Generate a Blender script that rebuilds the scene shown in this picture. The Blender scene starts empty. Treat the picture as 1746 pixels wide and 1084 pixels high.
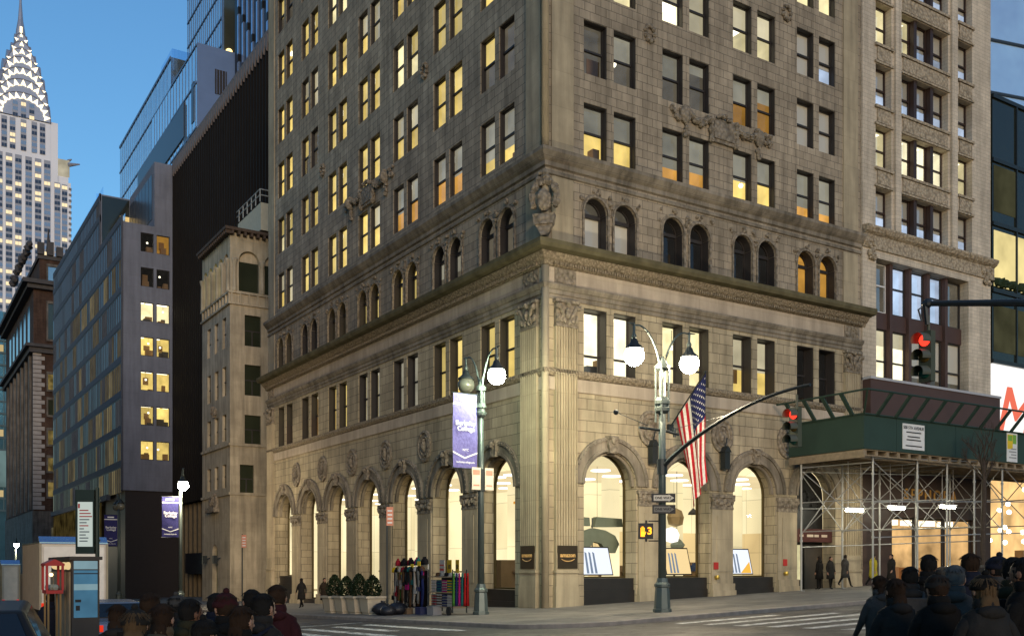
import bpy, bmesh, math, random
from mathutils import Vector, Matrix
random.seed(7)
EXPOSURE = 0.7
EMK = 2**-EXPOSURE                                       # lamps and lit rooms are set for exposure 0
C = bpy.context.scene.collection
PI = math.pi
rad = math.radians
# world frame: the corner of the big building stands at the origin, x runs along its avenue
# front (which faces -y), y along its side street front (which faces -x)
def g(x, y):                                   # pavement level: both streets slope a little
    x = max(-80., min(120., x)); y = max(-80., min(260., y))
    return 0.035*x - 0.024*y

# ------------------------------------------------------------------ helpers
class MB:
    def __init__(s): s.bm = bmesh.new(); s.m = 0
    def face(s, pts):
        f = s.bm.faces.new([s.bm.verts.new(p) for p in pts]); f.material_index = s.m; return f
    def quads(s, rows, closed=False):
        vs = [[s.bm.verts.new(p) for p in r] for r in rows]
        n = len(rows[0])
        for a, b in zip(vs[:-1], vs[1:]):
            for i in range(n if closed else n-1):
                j = (i+1) % n
                try:
                    f = s.bm.faces.new((a[i], a[j], b[j], b[i])); f.material_index = s.m
                except ValueError: pass
        return vs
    def box(s, F, u0, u1, d0, d1, z0, z1):
        P = [F(u, d, z) for z in (z0, z1) for d in (d0, d1) for u in (u0, u1)]
        v = [s.bm.verts.new(p) for p in P]
        for q in ((0,1,3,2),(4,6,7,5),(0,4,5,1),(2,3,7,6),(0,2,6,4),(1,5,7,3)):
            f = s.bm.faces.new([v[i] for i in q]); f.material_index = s.m
    def prism(s, F, poly, d0, d1, caps=True):
        a = [s.bm.verts.new(F(u, d0, z)) for u, z in poly]; b = [s.bm.verts.new(F(u, d1, z)) for u, z in poly]
        n = len(poly)
        for i in range(n):
            j = (i+1) % n
            f = s.bm.faces.new((a[i], a[j], b[j], b[i])); f.material_index = s.m
        if caps:
            for l in (a, b[::-1]):
                f = s.bm.faces.new(l); f.material_index = s.m
    def plan(s, poly, z0, z1):                 # vertical prism over a plan polygon
        s.prism(lambda u, d, z: (u, z, d), poly, z0, z1)
    def tube(s, pts, r, n=8, caps=True):
        pts = [Vector(p) for p in pts]
        rs = r if isinstance(r, (list, tuple)) else [r]*len(pts)
        rows = []; up = Vector((0, 0, 1))
        for i, p in enumerate(pts):
            t = (pts[min(i+1, len(pts)-1)] - pts[max(i-1, 0)])
            t = t.normalized() if t.length > 1e-9 else up
            ref = up if abs(t.z) < .95 else Vector((1, 0, 0))
            a = t.cross(ref).normalized(); b = t.cross(a).normalized()
            rows.append([p + (a*math.cos(2*PI*k/n) + b*math.sin(2*PI*k/n))*rs[i] for k in range(n)])
        vs = s.quads(rows, True)
        if caps:
            for l in (vs[0][::-1], vs[-1]):
                try:
                    f = s.bm.faces.new(l); f.material_index = s.m
                except ValueError: pass
    def lathe(s, c, prof, n=16, M=None):
        rows = []
        for r, z in prof:
            rows.append([Vector((r*math.cos(2*PI*k/n), r*math.sin(2*PI*k/n), z)) for k in range(n)])
        c = Vector(c)
        rows = [[(M @ p if M else p) + c for p in R] for R in rows]
        vs = s.quads(rows, True)
        for l in (vs[0][::-1], vs[-1]):
            try:
                f = s.bm.faces.new(l); f.material_index = s.m
            except ValueError: pass
    def sph(s, c, r, sx=1, sy=1, sz=1, n=10, jit=0, M=None):
        rows = []
        h = max(4, n//2+1)
        for i in range(h+1):
            a = -PI/2 + PI*i/h; R = []
            for k in range(n):
                q = r*(1+random.uniform(-jit, jit))
                p = Vector((q*sx*math.cos(a)*math.cos(2*PI*k/n), q*sy*math.cos(a)*math.sin(2*PI*k/n), q*sz*math.sin(a)))
                R.append((M @ p if M else p) + Vector(c))
            if i in (0, h): R = [sum(R, Vector())/n]*n
            rows.append(R)
        s.quads(rows, True)
    def add_mesh(s, me, M, m=None):
        n0 = len(s.bm.faces)
        b = bmesh.new(); b.from_mesh(me); bmesh.ops.transform(b, matrix=M, verts=b.verts)
        t = bpy.data.meshes.new('tmp'); b.to_mesh(t); b.free()
        s.bm.from_mesh(t); bpy.data.meshes.remove(t)
        s.bm.faces.ensure_lookup_table()
        for f in s.bm.faces[n0:]: f.material_index = s.m if m is None else m
def FR(u, d, z): return Vector((u, -d, z))                 # avenue front of the big building
def FL(u, d, z): return Vector((-d, u, z))                 # side street front
def W(u, d, z): return Vector((u, d, z))
def fr(y0, kind='R'):
    if kind == 'R': return lambda u, d, z: Vector((u, y0-d, z))
    return lambda u, d, z: Vector((y0-d, u, z))
def rotF(x, y, z, a):                                      # local frame turned by a about z
    c, s_ = math.cos(a), math.sin(a)
    return lambda u, d, w: Vector((x+u*c-d*s_, y+u*s_+d*c, z+w))

def offs(p):
    o = Vector()
    while p is not None: o += p.location; p = p.parent
    return o
def obj(name, mb, mats, parent=None, smooth=False, weld=True):
    if weld: bmesh.ops.remove_doubles(mb.bm, verts=mb.bm.verts, dist=1e-4)
    bmesh.ops.recalc_face_normals(mb.bm, faces=mb.bm.faces)
    me = bpy.data.meshes.new(name)
    if parent is not None: bmesh.ops.translate(mb.bm, vec=-offs(parent), verts=mb.bm.verts)
    mb.bm.to_mesh(me); mb.bm.free()
    for m in (mats if isinstance(mats, (list, tuple)) else [mats]): me.materials.append(m)
    if smooth:
        for p in me.polygons: p.use_smooth = True
    o = bpy.data.objects.new(name, me); C.objects.link(o)
    if parent is not None: o.parent = parent
    return o
def thing(name, label, cat, loc=(0, 0, 0), group=None):
    o = bpy.data.objects.new(name, None); C.objects.link(o); o.location = loc; o.empty_display_size = .3
    o['label'] = label; o['category'] = cat
    if group: o['group'] = group
    return o
def tag(o, label, cat, group=None):
    o['label'] = label; o['category'] = cat
    if group: o['group'] = group
    return o
def struct(o, kind='structure'): o['kind'] = kind; return o
_tc = {}
def text_mesh(t, size=1., ext=.01, bold=0, shear=0, align='CENTER', space=1):
    k = (t, size, ext, bold, shear, align, space)
    if k in _tc: return _tc[k]
    cu = bpy.data.curves.new('lettering', 'FONT'); cu.body = t; cu.size = size; cu.extrude = ext; cu.offset = bold
    cu.align_x = align; cu.align_y = 'CENTER'; cu.shear = shear; cu.space_character = space; cu.resolution_u = 3
    o = bpy.data.objects.new('lettering', cu); C.objects.link(o)
    dg = bpy.context.evaluated_depsgraph_get(); dg.update()
    me = bpy.data.meshes.new_from_object(o.evaluated_get(dg)); bpy.data.objects.remove(o); _tc[k] = me
    return me
def put_text(mb, t, size, F, u, d, z, **kw):               # lettering lying on a frame's d plane, facing +d
    o = F(u, d, z); eu = F(u+1, d, z)-o; ez = F(u, d, z+1)-o; ed = F(u, d+1, z)-o
    M = Matrix(((eu.x, ez.x, ed.x, o.x), (eu.y, ez.y, ed.y, o.y), (eu.z, ez.z, ed.z, o.z), (0, 0, 0, 1)))
    mb.add_mesh(text_mesh(t, size, **kw), M)

# ------------------------------------------------------------------ materials
_m = {}
def nt(name):
    m = bpy.data.materials.new(name); m.use_nodes = True
    n = m.node_tree; b = n.nodes['Principled BSDF']
    return m, n, b
def N(n, t, **kw):
    x = n.nodes.new(t)
    for k, v in kw.items():
        if k in x.inputs: x.inputs[k].default_value = v
        else: setattr(x, k, v)
    return x
def L(n, a, b): n.links.new(a, b)
def col(c): return (c[0], c[1], c[2], 1)
def posn(n): return N(n, 'ShaderNodeNewGeometry').outputs['Position']
def mixc(n, fac, a, b, bt='MIX'):
    x = n.nodes.new('ShaderNodeMix'); x.data_type = 'RGBA'; x.blend_type = bt
    for s_, i in ((fac, 0), (a, 6), (b, 7)):
        if isinstance(s_, (int, float)): x.inputs[i].default_value = s_
        elif isinstance(s_, tuple): x.inputs[i].default_value = col(s_)
        else: L(n, s_, x.inputs[i])
    return x.outputs[2]
def facadevec(n):                                         # (x+y, z): runs along either front of an axis aligned block
    p = N(n, 'ShaderNodeSeparateXYZ'); L(n, posn(n), p.inputs[0])
    a = N(n, 'ShaderNodeMath', operation='ADD'); L(n, p.outputs[0], a.inputs[0]); L(n, p.outputs[1], a.inputs[1])
    c = N(n, 'ShaderNodeCombineXYZ'); L(n, a.outputs[0], c.inputs[0]); L(n, p.outputs[2], c.inputs[1])
    return c.outputs[0]
def plain(name, c, rough=.6, metal=0, var=.12, scale=3., spec=.3, bump=0):
    if name in _m: return _m[name]
    m, n, b = nt(name)
    b.inputs['Roughness'].default_value = rough; b.inputs['Metallic'].default_value = metal
    b.inputs['Specular IOR Level'].default_value = spec
    t = N(n, 'ShaderNodeTexNoise', Scale=scale, Detail=5.); L(n, posn(n), t.inputs['Vector'])
    o = mixc(n, t.outputs['Fac'], tuple(x*(1-var*1.6) for x in c), tuple(min(1, x*(1+var*1.6)) for x in c))
    L(n, o, b.inputs['Base Color'])
    if bump:
        bu = N(n, 'ShaderNodeBump', Strength=bump, Distance=.03); L(n, t.outputs['Fac'], bu.inputs['Height']); L(n, bu.outputs[0], b.inputs['Normal'])
    _m[name] = m; return m
def stone(name, c, bw=.85, bh=.46, mort=.012, mc=.5, var=.14, stain=.35, bump=.5, rough=.85):
    m, n, b = nt(name); b.inputs['Roughness'].default_value = rough; b.inputs['Specular IOR Level'].default_value = .2
    v = facadevec(n)
    t = N(n, 'ShaderNodeTexBrick', offset=.5, Scale=1.)
    t.inputs['Brick Width'].default_value = bw; t.inputs['Row Height'].default_value = bh
    t.inputs['Mortar Size'].default_value = mort; t.inputs['Mortar Smooth'].default_value = .2; t.inputs['Bias'].default_value = 0
    t.inputs['Color1'].default_value = col([x*(1-var) for x in c]); t.inputs['Color2'].default_value = col([x*(1+var) for x in c])
    t.inputs['Mortar'].default_value = col([x*mc for x in c]); L(n, v, t.inputs['Vector'])
    s1 = N(n, 'ShaderNodeTexNoise', Scale=.35, Detail=6., Roughness=.65); L(n, posn(n), s1.inputs['Vector'])
    mp = N(n, 'ShaderNodeMapping'); mp.inputs['Scale'].default_value = (2.2, 2.2, .18); L(n, posn(n), mp.inputs[0])
    s2 = N(n, 'ShaderNodeTexNoise', Scale=1., Detail=5., Roughness=.6); L(n, mp.outputs[0], s2.inputs['Vector'])
    r1 = N(n, 'ShaderNodeMapRange'); r1.inputs[1].default_value = .35; r1.inputs[2].default_value = .7; r1.inputs[3].default_value = 1-stain; r1.inputs[4].default_value = 1.1
    L(n, s1.outputs['Fac'], r1.inputs[0])
    r2 = N(n, 'ShaderNodeMapRange'); r2.inputs[1].default_value = .35; r2.inputs[2].default_value = .6; r2.inputs[3].default_value = 1-stain; r2.inputs[4].default_value = 1.05
    L(n, s2.outputs['Fac'], r2.inputs[0])
    mu = N(n, 'ShaderNodeMath', operation='MULTIPLY'); L(n, r1.outputs[0], mu.inputs[0]); L(n, r2.outputs[0], mu.inputs[1])
    o = mixc(n, 1., t.outputs['Color'], mu.outputs[0], 'MULTIPLY'); L(n, o, b.inputs['Base Color'])
    s3 = N(n, 'ShaderNodeTexNoise', Scale=14., Detail=4.); L(n, posn(n), s3.inputs['Vector'])
    ad = N(n, 'ShaderNodeMath', operation='MULTIPLY_ADD'); L(n, s3.outputs['Fac'], ad.inputs[0]); ad.inputs[1].default_value = .25
    iv = N(n, 'ShaderNodeMath', operation='SUBTRACT'); iv.inputs[0].default_value = 1; L(n, t.outputs['Fac'], iv.inputs[1]); L(n, iv.outputs[0], ad.inputs[2])
    bu = N(n, 'ShaderNodeBump', Strength=bump, Distance=.03); L(n, ad.outputs[0], bu.inputs['Height']); L(n, bu.outputs[0], b.inputs['Normal'])
    _m[name] = m; return m
def ornate(name, c, sc=5., bump=.9):                      # carved stone
    m, n, b = nt(name); b.inputs['Roughness'].default_value = .9; b.inputs['Specular IOR Level'].default_value = .15
    t = N(n, 'ShaderNodeTexVoronoi', Scale=sc); L(n, posn(n), t.inputs['Vector'])
    s1 = N(n, 'ShaderNodeTexNoise', Scale=1.1, Detail=6.); L(n, posn(n), s1.inputs['Vector'])
    o = mixc(n, s1.outputs['Fac'], tuple(x*.7 for x in c), tuple(x*1.25 for x in c))
    o2 = mixc(n, t.outputs['Distance'], o, tuple(x*.35 for x in c)); L(n, o2, b.inputs['Base Color'])
    bu = N(n, 'ShaderNodeBump', Strength=bump, Distance=.08, invert=True); L(n, t.outputs['Distance'], bu.inputs['Height']); L(n, bu.outputs[0], b.inputs['Normal'])
    _m[name] = m; return m
def emit(name, c, s=1., var=0., scale=1.5, sample=False):
    if name in _m: return _m[name]
    m = bpy.data.materials.new(name); m.use_nodes = True; n = m.node_tree; n.nodes.clear()
    e = N(n, 'ShaderNodeEmission', Strength=s*EMK); o = N(n, 'ShaderNodeOutputMaterial'); L(n, e.outputs[0], o.inputs[0])
    if var:
        t = N(n, 'ShaderNodeTexNoise', Scale=scale, Detail=3.); L(n, posn(n), t.inputs['Vector'])
        r = N(n, 'ShaderNodeMapRange'); r.inputs[1].default_value = .3; r.inputs[2].default_value = .7; L(n, t.outputs['Fac'], r.inputs[0])
        L(n, mixc(n, r.outputs[0], tuple(x*(1-var) for x in c), tuple(x*(1+var*.4) for x in c)), e.inputs[0])
    else: e.inputs[0].default_value = col(c)
    if name.startswith(('lit_room', 'backlit_blind')):
        oi = N(n, 'ShaderNodeObjectInfo'); mr = N(n, 'ShaderNodeMapRange'); mr.inputs[3].default_value = s*EMK*.75; mr.inputs[4].default_value = s*EMK*1.45
        L(n, oi.outputs['Random'], mr.inputs[0]); L(n, mr.outputs[0], e.inputs['Strength'])
    m.cycles.emission_sampling = 'AUTO' if sample else 'NONE'
    _m[name] = m; return m
def panelled(name, c, s, pw_, ph_):
    m = emit(name, c, s); n = m.node_tree; e = [x for x in n.nodes if x.type == 'EMISSION'][0]
    t = N(n, 'ShaderNodeTexBrick', offset=0., Scale=1.); L(n, facadevec(n), t.inputs['Vector'])
    t.inputs['Brick Width'].default_value = pw_; t.inputs['Row Height'].default_value = ph_; t.inputs['Mortar Size'].default_value = .018
    t.inputs['Color1'].default_value = col(c); t.inputs['Color2'].default_value = col([c[0]*.88, c[1]*.86, c[2]*.8]); t.inputs['Mortar'].default_value = col([x*.55 for x in c])
    z = N(n, 'ShaderNodeTexNoise', Scale=.22, Detail=2.); L(n, posn(n), z.inputs['Vector'])
    r = N(n, 'ShaderNodeMapRange'); r.inputs[1].default_value = .35; r.inputs[2].default_value = .65; r.inputs[3].default_value = .72; r.inputs[4].default_value = 1.1; L(n, z.outputs['Fac'], r.inputs[0])
    L(n, mixc(n, 1., t.outputs['Color'], r.outputs[0], 'MULTIPLY'), e.inputs[0]); return m
def glass(name, tint=(1, 1, 1), refl=1., base=.04, wob=0.):
    m = bpy.data.materials.new(name); m.use_nodes = True; n = m.node_tree; n.nodes.clear()
    t = N(n, 'ShaderNodeBsdfTransparent'); t.inputs[0].default_value = col(tint)
    gl = N(n, 'ShaderNodeBsdfGlossy', Roughness=.02); gl.inputs[0].default_value = (.95, .97, 1, 1)
    ge = N(n, 'ShaderNodeNewGeometry'); dp = N(n, 'ShaderNodeVectorMath', operation='DOT_PRODUCT'); L(n, ge.outputs['Incoming'], dp.inputs[0]); L(n, ge.outputs['Normal'], dp.inputs[1])
    ab_ = N(n, 'ShaderNodeMath', operation='ABSOLUTE'); L(n, dp.outputs['Value'], ab_.inputs[0])
    om = N(n, 'ShaderNodeMath', operation='SUBTRACT'); om.inputs[0].default_value = 1; L(n, ab_.outputs[0], om.inputs[1])
    pw = N(n, 'ShaderNodeMath', operation='POWER'); L(n, om.outputs[0], pw.inputs[0]); pw.inputs[1].default_value = 5
    mu = N(n, 'ShaderNodeMath', operation='MULTIPLY_ADD', use_clamp=True); L(n, pw.outputs[0], mu.inputs[0]); mu.inputs[1].default_value = refl; mu.inputs[2].default_value = base
    if wob:
        nz = N(n, 'ShaderNodeTexNoise', Scale=.8, Detail=2.); L(n, posn(n), nz.inputs['Vector'])
        bu = N(n, 'ShaderNodeBump', Strength=wob, Distance=.1); L(n, nz.outputs['Fac'], bu.inputs['Height']); L(n, bu.outputs[0], gl.inputs['Normal'])
    x = N(n, 'ShaderNodeMixShader'); L(n, mu.outputs[0], x.inputs[0]); L(n, t.outputs[0], x.inputs[1]); L(n, gl.outputs[0], x.inputs[2])
    o = N(n, 'ShaderNodeOutputMaterial'); L(n, x.outputs[0], o.inputs[0]); _m[name] = m; return m
def mirrorglass(name, c, rough=.04, spec=.9, metal=.6, wob=.1):
    m, n, b = nt(name); b.inputs['Roughness'].default_value = rough; b.inputs['Metallic'].default_value = metal; b.inputs['Specular IOR Level'].default_value = spec*.55
    t = N(n, 'ShaderNodeTexNoise', Scale=.5, Detail=2.); L(n, posn(n), t.inputs['Vector'])
    L(n, mixc(n, t.outputs['Fac'], tuple(x*.75 for x in c), tuple(min(1, x*1.25) for x in c)), b.inputs['Base Color'])
    bu = N(n, 'ShaderNodeBump', Strength=wob, Distance=.1); L(n, t.outputs['Fac'], bu.inputs['Height']); L(n, bu.outputs[0], b.inputs['Normal'])
    _m[name] = m; return m
def cloth(name, c):
    return plain(name, c, .9, 0, .25, 9., .1, .8)

ST = (.395, .325, .235); LST = (.44, .365, .245)
stone_up = stone('weathered_stone_blocks', ST, .62, .40, .015, .45, .12, .32)
stone_lo = stone('limestone_blocks', LST, .92, .50, .016, .42, .11, .28)
stone_pl = stone('smooth_limestone', LST, 3.2, 1.6, .008, .7, .05, .25, .25)
trim = stone('dark_stone_moulding', (.30, .255, .195), 1.5, 5, .008, .6, .06, .45, .3)
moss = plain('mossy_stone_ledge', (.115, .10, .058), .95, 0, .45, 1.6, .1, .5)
frieze = stone('frieze_stone', (.45, .37, .28), 2.6, 3, .006, .7, .05, .2, .2)
carve = ornate('carved_stone', (.34, .285, .215)); carve2 = ornate('carved_stone_band', (.37, .30, .21), 9., .8)
granite = plain('grey_granite_plinth', (.21, .195, .18), .7, 0, .2, 6.)
blackst = plain('black_polished_base', (.022, .018, .016), .3, 0, .3, 2., .5)
frame_m = plain('dark_window_frame', (.035, .030, .028), .5)
bronze = plain('bronze_plaque', (.07, .05, .032), .4, .6)
pane_m = glass('window_pane'); shopglass = glass('shop_glass', (1, 1, 1), .6, .02)
blind = plain('roller_blind', (.58, .55, .46), .9, 0, .05, 1.)
blind_y = emit('backlit_blind_yellow', (.70, .53, .17), 1.05, .25, .8); blind_p = emit('backlit_blind_pale', (.58, .51, .33), .9, .25, .8)
blind_d = emit('backlit_blind_dim', (.42, .39, .29), .62, .3, .8)
R_ = dict(yellow=((1., .72, .20), .95), pale=((1., .86, .46), 1.0), bright=((1., .90, .58), 1.5), orange=((1., .50, .10), .8), amber=((.9, .45, .08), .45),
          dim=((.55, .47, .33), .16), sky_glow=((.54, .66, .86), .95), dark=((.25, .23, .20), .045))  # blue glow put into rooms for sky mirrored in the brick front's panes
roomm = {k: emit('lit_room_'+k, c, s, .35, .9) for k, (c, s) in R_.items()}
ceilm = emit('office_ceiling_light', (1, .93, .70), 2.6)
item = plain('office_furniture', (.20, .13, .07), .8); itemd = plain('office_cabinet', (.05, .05, .05), .8)
metal_dk = plain('painted_black_metal', (.028, .034, .036), .4, .3); metal_g = plain('grey_green_painted_steel', (.085, .105, .10), .4, .4)
galv = plain('galvanised_tube', (.36, .355, .33), .5, .5); shedgreen = plain('green_painted_plywood', (.026, .050, .037), .6, 0, .15, 1.)
wood = plain('weathered_timber', (.26, .20, .13), .9, 0, .3, 4.)
white_p = plain('white_painted_board', (.72, .71, .68), .6); black_p = plain('black_sign_face', (.015, .015, .017), .5)
lampglow = emit('street_lamp_globe', (1., .84, .58), 430, sample=True); lampglow_g = emit('street_lamp_globe_greenish', (.88, 1., .70), 240, sample=True)
redlit = emit('red_signal_lens', (1, .03, .015), 3.); handlit = emit('orange_hand_symbol', (1., .33, .02), 3.)
tubelit = emit('fluorescent_tube', (1, .95, .74), 75., sample=True)
redp = plain('red_paint', (.42, .03, .025), .5); yellowp = plain('yellow_paint', (.75, .52, .02), .5)
# ------------------------------------------------------------------ facade pieces
def arch_pts(c, hw, sp, n=14): return [(c-hw*math.cos(PI*i/n), sp+hw*math.sin(PI*i/n)) for i in range(n+1)]
def wall_row(mb, F, u0, u1, z0, z1, ops, dep):
    """one storey of wall with openings (u0,u1,zsill,ztop or None,spring or None) and their reveals"""
    cur = u0
    for a, b, zs, zt, sp in ops:
        if a > cur: mb.face([F(cur, 0, z0), F(a, 0, z0), F(a, 0, z1), F(cur, 0, z1)])
        if zs > z0: mb.face([F(a, 0, z0), F(b, 0, z0), F(b, 0, zs), F(a, 0, zs)])
        top = [(a, zt), (b, zt)] if sp is None else arch_pts((a+b)/2, (b-a)/2, sp)
        for p, q in zip(top[:-1], top[1:]):
            mb.face([F(p[0], 0, p[1]), F(q[0], 0, q[1]), F(q[0], 0, z1), F(p[0], 0, z1)])
            mb.face([F(p[0], 0, p[1]), F(q[0], 0, q[1]), F(q[0], -dep, q[1]), F(p[0], -dep, p[1])])
        for u, z in ((a, top[0][1]), (b, top[-1][1])):
            mb.face([F(u, 0, zs), F(u, 0, z), F(u, -dep, z), F(u, -dep, zs)])
        mb.face([F(a, 0, zs), F(b, 0, zs), F(b, -dep, zs), F(a, -dep, zs)])
        cur = b
    if cur < u1: mb.face([F(cur, 0, z0), F(u1, 0, z0), F(u1, 0, z1), F(cur, 0, z1)])
def sweep(mb, profile, stations):
    """profile (d,z) carried along a list of frames-at-a-point functions"""
    mb.quads([[st(d, z) for d, z in profile] for st in stations], False)
    for st in (stations[0], stations[-1]): mb.face([st(d, z) for d, z in profile])
def corner_mold(name, prof, ue, ve, mat, parent):
    mb = MB()
    pr = prof+[(-.05, prof[-1][1]), (-.05, prof[0][1])]
    sweep(mb, pr, [lambda d, z: FR(ue, d, z), lambda d, z: Vector((-d, -d, z)), lambda d, z: FL(ve, d, z)])
    return obj(name, mb, mat, parent)
def room_mesh(F, u0, u1, d0, d1, z0, z1, kind, lamps=True, items=True):
    mb = MB(); rm = roomm[kind]
    P = lambda u, d, z: F(u, -d, z)
    mb.face([P(u0, d1, z0), P(u1, d1, z0), P(u1, d1, z1), P(u0, d1, z1)])
    mb.face([P(u0, d0, z0), P(u0, d1, z0), P(u0, d1, z1), P(u0, d0, z1)])
    mb.face([P(u1, d0, z0), P(u1, d1, z0), P(u1, d1, z1), P(u1, d0, z1)])
    mb.face([P(u0, d0, z1), P(u1, d0, z1), P(u1, d1, z1), P(u0, d1, z1)])
    mb.m = 2
    mb.face([P(u0, d0, z0), P(u1, d0, z0), P(u1, d1, z0), P(u0, d1, z0)])
    # room front: dark wall around the opening is the facade itself
    if lamps:
        mb.m = 1
        for k in range(random.choice((1, 2, 2))):
            c = u0+(u1-u0)*(.25+.5*k+random.uniform(-.08, .08))
            mb.box(P, c-.35, c+.35, d0+.3, d1-.25, z1-.06, z1-.03)
    if items:
        P_ = P
        if random.random() < .5:
            mb.m = 3; c = random.uniform(u0+.4, u1-.4); zl = z1-random.uniform(.7, 1.1); mb.box(P, c-.01, c+.01, (d0+d1)/2, (d0+d1)/2+.02, zl, z1-.02); mb.m = 1; mb.sph(P(c, (d0+d1)/2, zl), .13, n=8)
        if random.random() < .6:
            mb.m = 2; c = random.uniform(u0+.3, u1-.8); mb.box(P, c, c+random.uniform(.4, .8), d1-.06, d1-.03, z0+1.3, z0+random.uniform(1.8, 2.3))
        mb.m = 3; mb.box(P, u0+.05, u1-.05, d1-.05, d1-.03, z0, z0+.12)
        for k in range(random.choice((1, 2, 3))):
            mb.m = random.choice((2, 3)); c = random.uniform(u0+.3, u1-.5)
            mb.box(P, c, c+random.uniform(.3, .9), d1-random.uniform(.35, .7), d1-.03, z0+.02, z0+random.uniform(.7, 1.5))
    return mb, [rm, ceilm, item, itemd]
def window_fill(parent, F, cols, zs, zt, dep, sp=None, kind='yellow', bl=(0, 0), bmat=None, rail=.5, name='double_window', rd=1.6, mat=None, panem=None, lining=True):
    mb = MB(); w = .07
    fr_ = obj  # noqa
    for a, b in cols:
        d0, d1 = -dep-.07, -dep+.03
        if sp is None:
            mb.box(F, a, b, d0, d1, zt-w, zt); top = zt
        else:
            A = arch_pts((a+b)/2, (b-a)/2, sp); B = arch_pts((a+b)/2, (b-a)/2-w*1.2, sp)
            for d in (d1, d0):
                mb.quads([[F(u, d, z) for u, z in A], [F(u, d, z) for u, z in B]])
            mb.quads([[F(u, d0, z) for u, z in B], [F(u, d1, z) for u, z in B]])
            top = sp
            mb.box(F, a+w, b-w, d0, d1+.04, sp-.10, sp+.06)
        mb.box(F, a, a+w, d0, d1, zs, top-w if sp is None else top); mb.box(F, b-w, b, d0, d1, zs, top-w if sp is None else top)
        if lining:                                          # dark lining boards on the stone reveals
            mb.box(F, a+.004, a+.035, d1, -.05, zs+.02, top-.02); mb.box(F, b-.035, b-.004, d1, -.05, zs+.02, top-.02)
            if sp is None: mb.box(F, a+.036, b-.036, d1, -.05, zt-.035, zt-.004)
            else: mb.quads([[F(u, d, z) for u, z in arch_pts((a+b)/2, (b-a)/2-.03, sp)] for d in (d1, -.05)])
        mb.box(F, a+w, b-w, d0, d1+.02, zs, zs+w)
        zr = zs+(zt-zs)*rail
        if sp is None: mb.box(F, a+w, b-w, d0, d1+.015, zr-.045, zr+.045)
    win = obj(name, mb, mat or frame_m, parent)
    for a, b in cols:
        mb = MB(); d = -dep-.03
        if sp is None: mb.face([F(a+.02, d, zs+.02), F(b-.02, d, zs+.02), F(b-.02, d, zt-.02), F(a+.02, d, zt-.02)])
        else:
            pts = arch_pts((a+b)/2, (b-a)/2-.02, sp)
            mb.face([F(a+.02, d, zs+.02), F(b-.02, d, zs+.02)]+[F(u, d, z) for u, z in pts[::-1]])
        obj('pane', mb, panem or pane_m, win)
    zt2 = zt if sp is None else sp+(cols[0][1]-cols[0][0])/2
    if rd:
        rm, mats = room_mesh(F, cols[0][0]-.08, cols[-1][1]+.08, dep+.14, dep+rd, zs-.35, zt2+.12, kind, kind not in ('dark', 'dim', 'sky_glow', 'amber'))
        obj('room', rm, mats, win)
    for (a, b), f in zip(cols, bl):
        if f > 0:
            mb = MB(); zb = zt2-(zt2-zs)*min(f, .99)
            if sp is None: mb.box(F, a+.03, b-.03, -dep-.115, -dep-.095, zb, zt2)
            else: mb.box(F, a+.02, b-.02, -dep-.115, -dep-.095, max(zs, sp-(sp-zs)*f), sp-.02)
            obj('blind', mb, bmat or blind, win)
    return win
def lumps(mb, pts, F, r, n=7, jit=.15, flat=.6):
    for u, d, z, k in pts: mb.sph(F(u, d, z), r*k, 1, 1, 1, n, jit)

# ------------------------------------------------------------------ the big corner building
UE, VE, ZT = 21.4, 37.4, 47.
B = thing('office_building', 'tall stone corner office building with arched shop windows and rows of lit double windows', 'building', (0, 0, 0))
RB = [3.65+4.7*i for i in range(4)]; LB = [4.1+4.93*i for i in range(7)]
def colsR(c): return [(c-1.53, c-.2), (c+.2, c+1.53)]
def colsL(c): return [(c-1.55, c-.2), (c+.2, c+1.55)]
rowsR = [20.55+3.78*k for k in range(4)]; rowsL = [20.95+4.08*k for k in range(6)]
HR, HL = 2.45, 2.55
mb = MB()
def ops2(cs, zs, zt, sp=None): return [(a, b, zs, zt, sp) for c in cs for a, b in c]
cR = [colsR(c) for c in RB]; cL = [colsL(c) for c in LB]
# ground storey up to the sill course, then the low windows
mbg = MB(); mbl = MB()
wall_row(mbg, FR, 0, UE, -1.6, 9.75, [(c-1.53, c+1.53, -1.6, None, 5.62) for c in RB], .85)
wall_row(mbg, FL, 0, VE, -2.9, 9.75, [(c-1.6, c+1.6, -2.9, None, 5.55) for c in LB], .85)
wall_row(mbg, FR, 0, UE, 9.75, 15.6, ops2(cR, 10.72, 13.62), .6)
wall_row(mbg, FL, 0, VE, 9.75, 15.6, ops2(cL, 10.72, 13.62), .42)
wl = obj('ground_storey_wall', mbg, stone_lo, B)
wall_row(mbl, FR, 0, UE, 15.6, 20.1, ops2(cR, 15.95, 0, 18.05), .5)
wall_row(mbl, FL, 0, VE, 15.6, 20.1, ops2(cL, 15.95, 0, 18.05), .4)
z = 20.1
for k, zb in enumerate(rowsR):
    z1 = zb+HR+.6 if k < 3 else ZT
    wall_row(mbl, FR, 0, UE, z, z1, ops2(cR, zb, zb+HR), .32); z = z1
z = 20.1
for k, zb in enumerate(rowsL):
    z1 = zb+HL+.6 if k < 5 else ZT
    wall_row(mbl, FL, 0, VE, z, z1, ops2(cL, zb, zb+HL), .22); z = z1
mbl.box(W, .0, UE, .0, VE, ZT-.01, ZT)                                  # flat roof
mbl.face([(0, VE, -3), (UE, VE, -3), (UE, VE, ZT), (0, VE, ZT)]); mbl.face([(UE, 0, -2), (UE, VE, -2), (UE, VE, ZT), (UE, 0, ZT)])
obj('upper_wall', mbl, stone_up, B)
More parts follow.
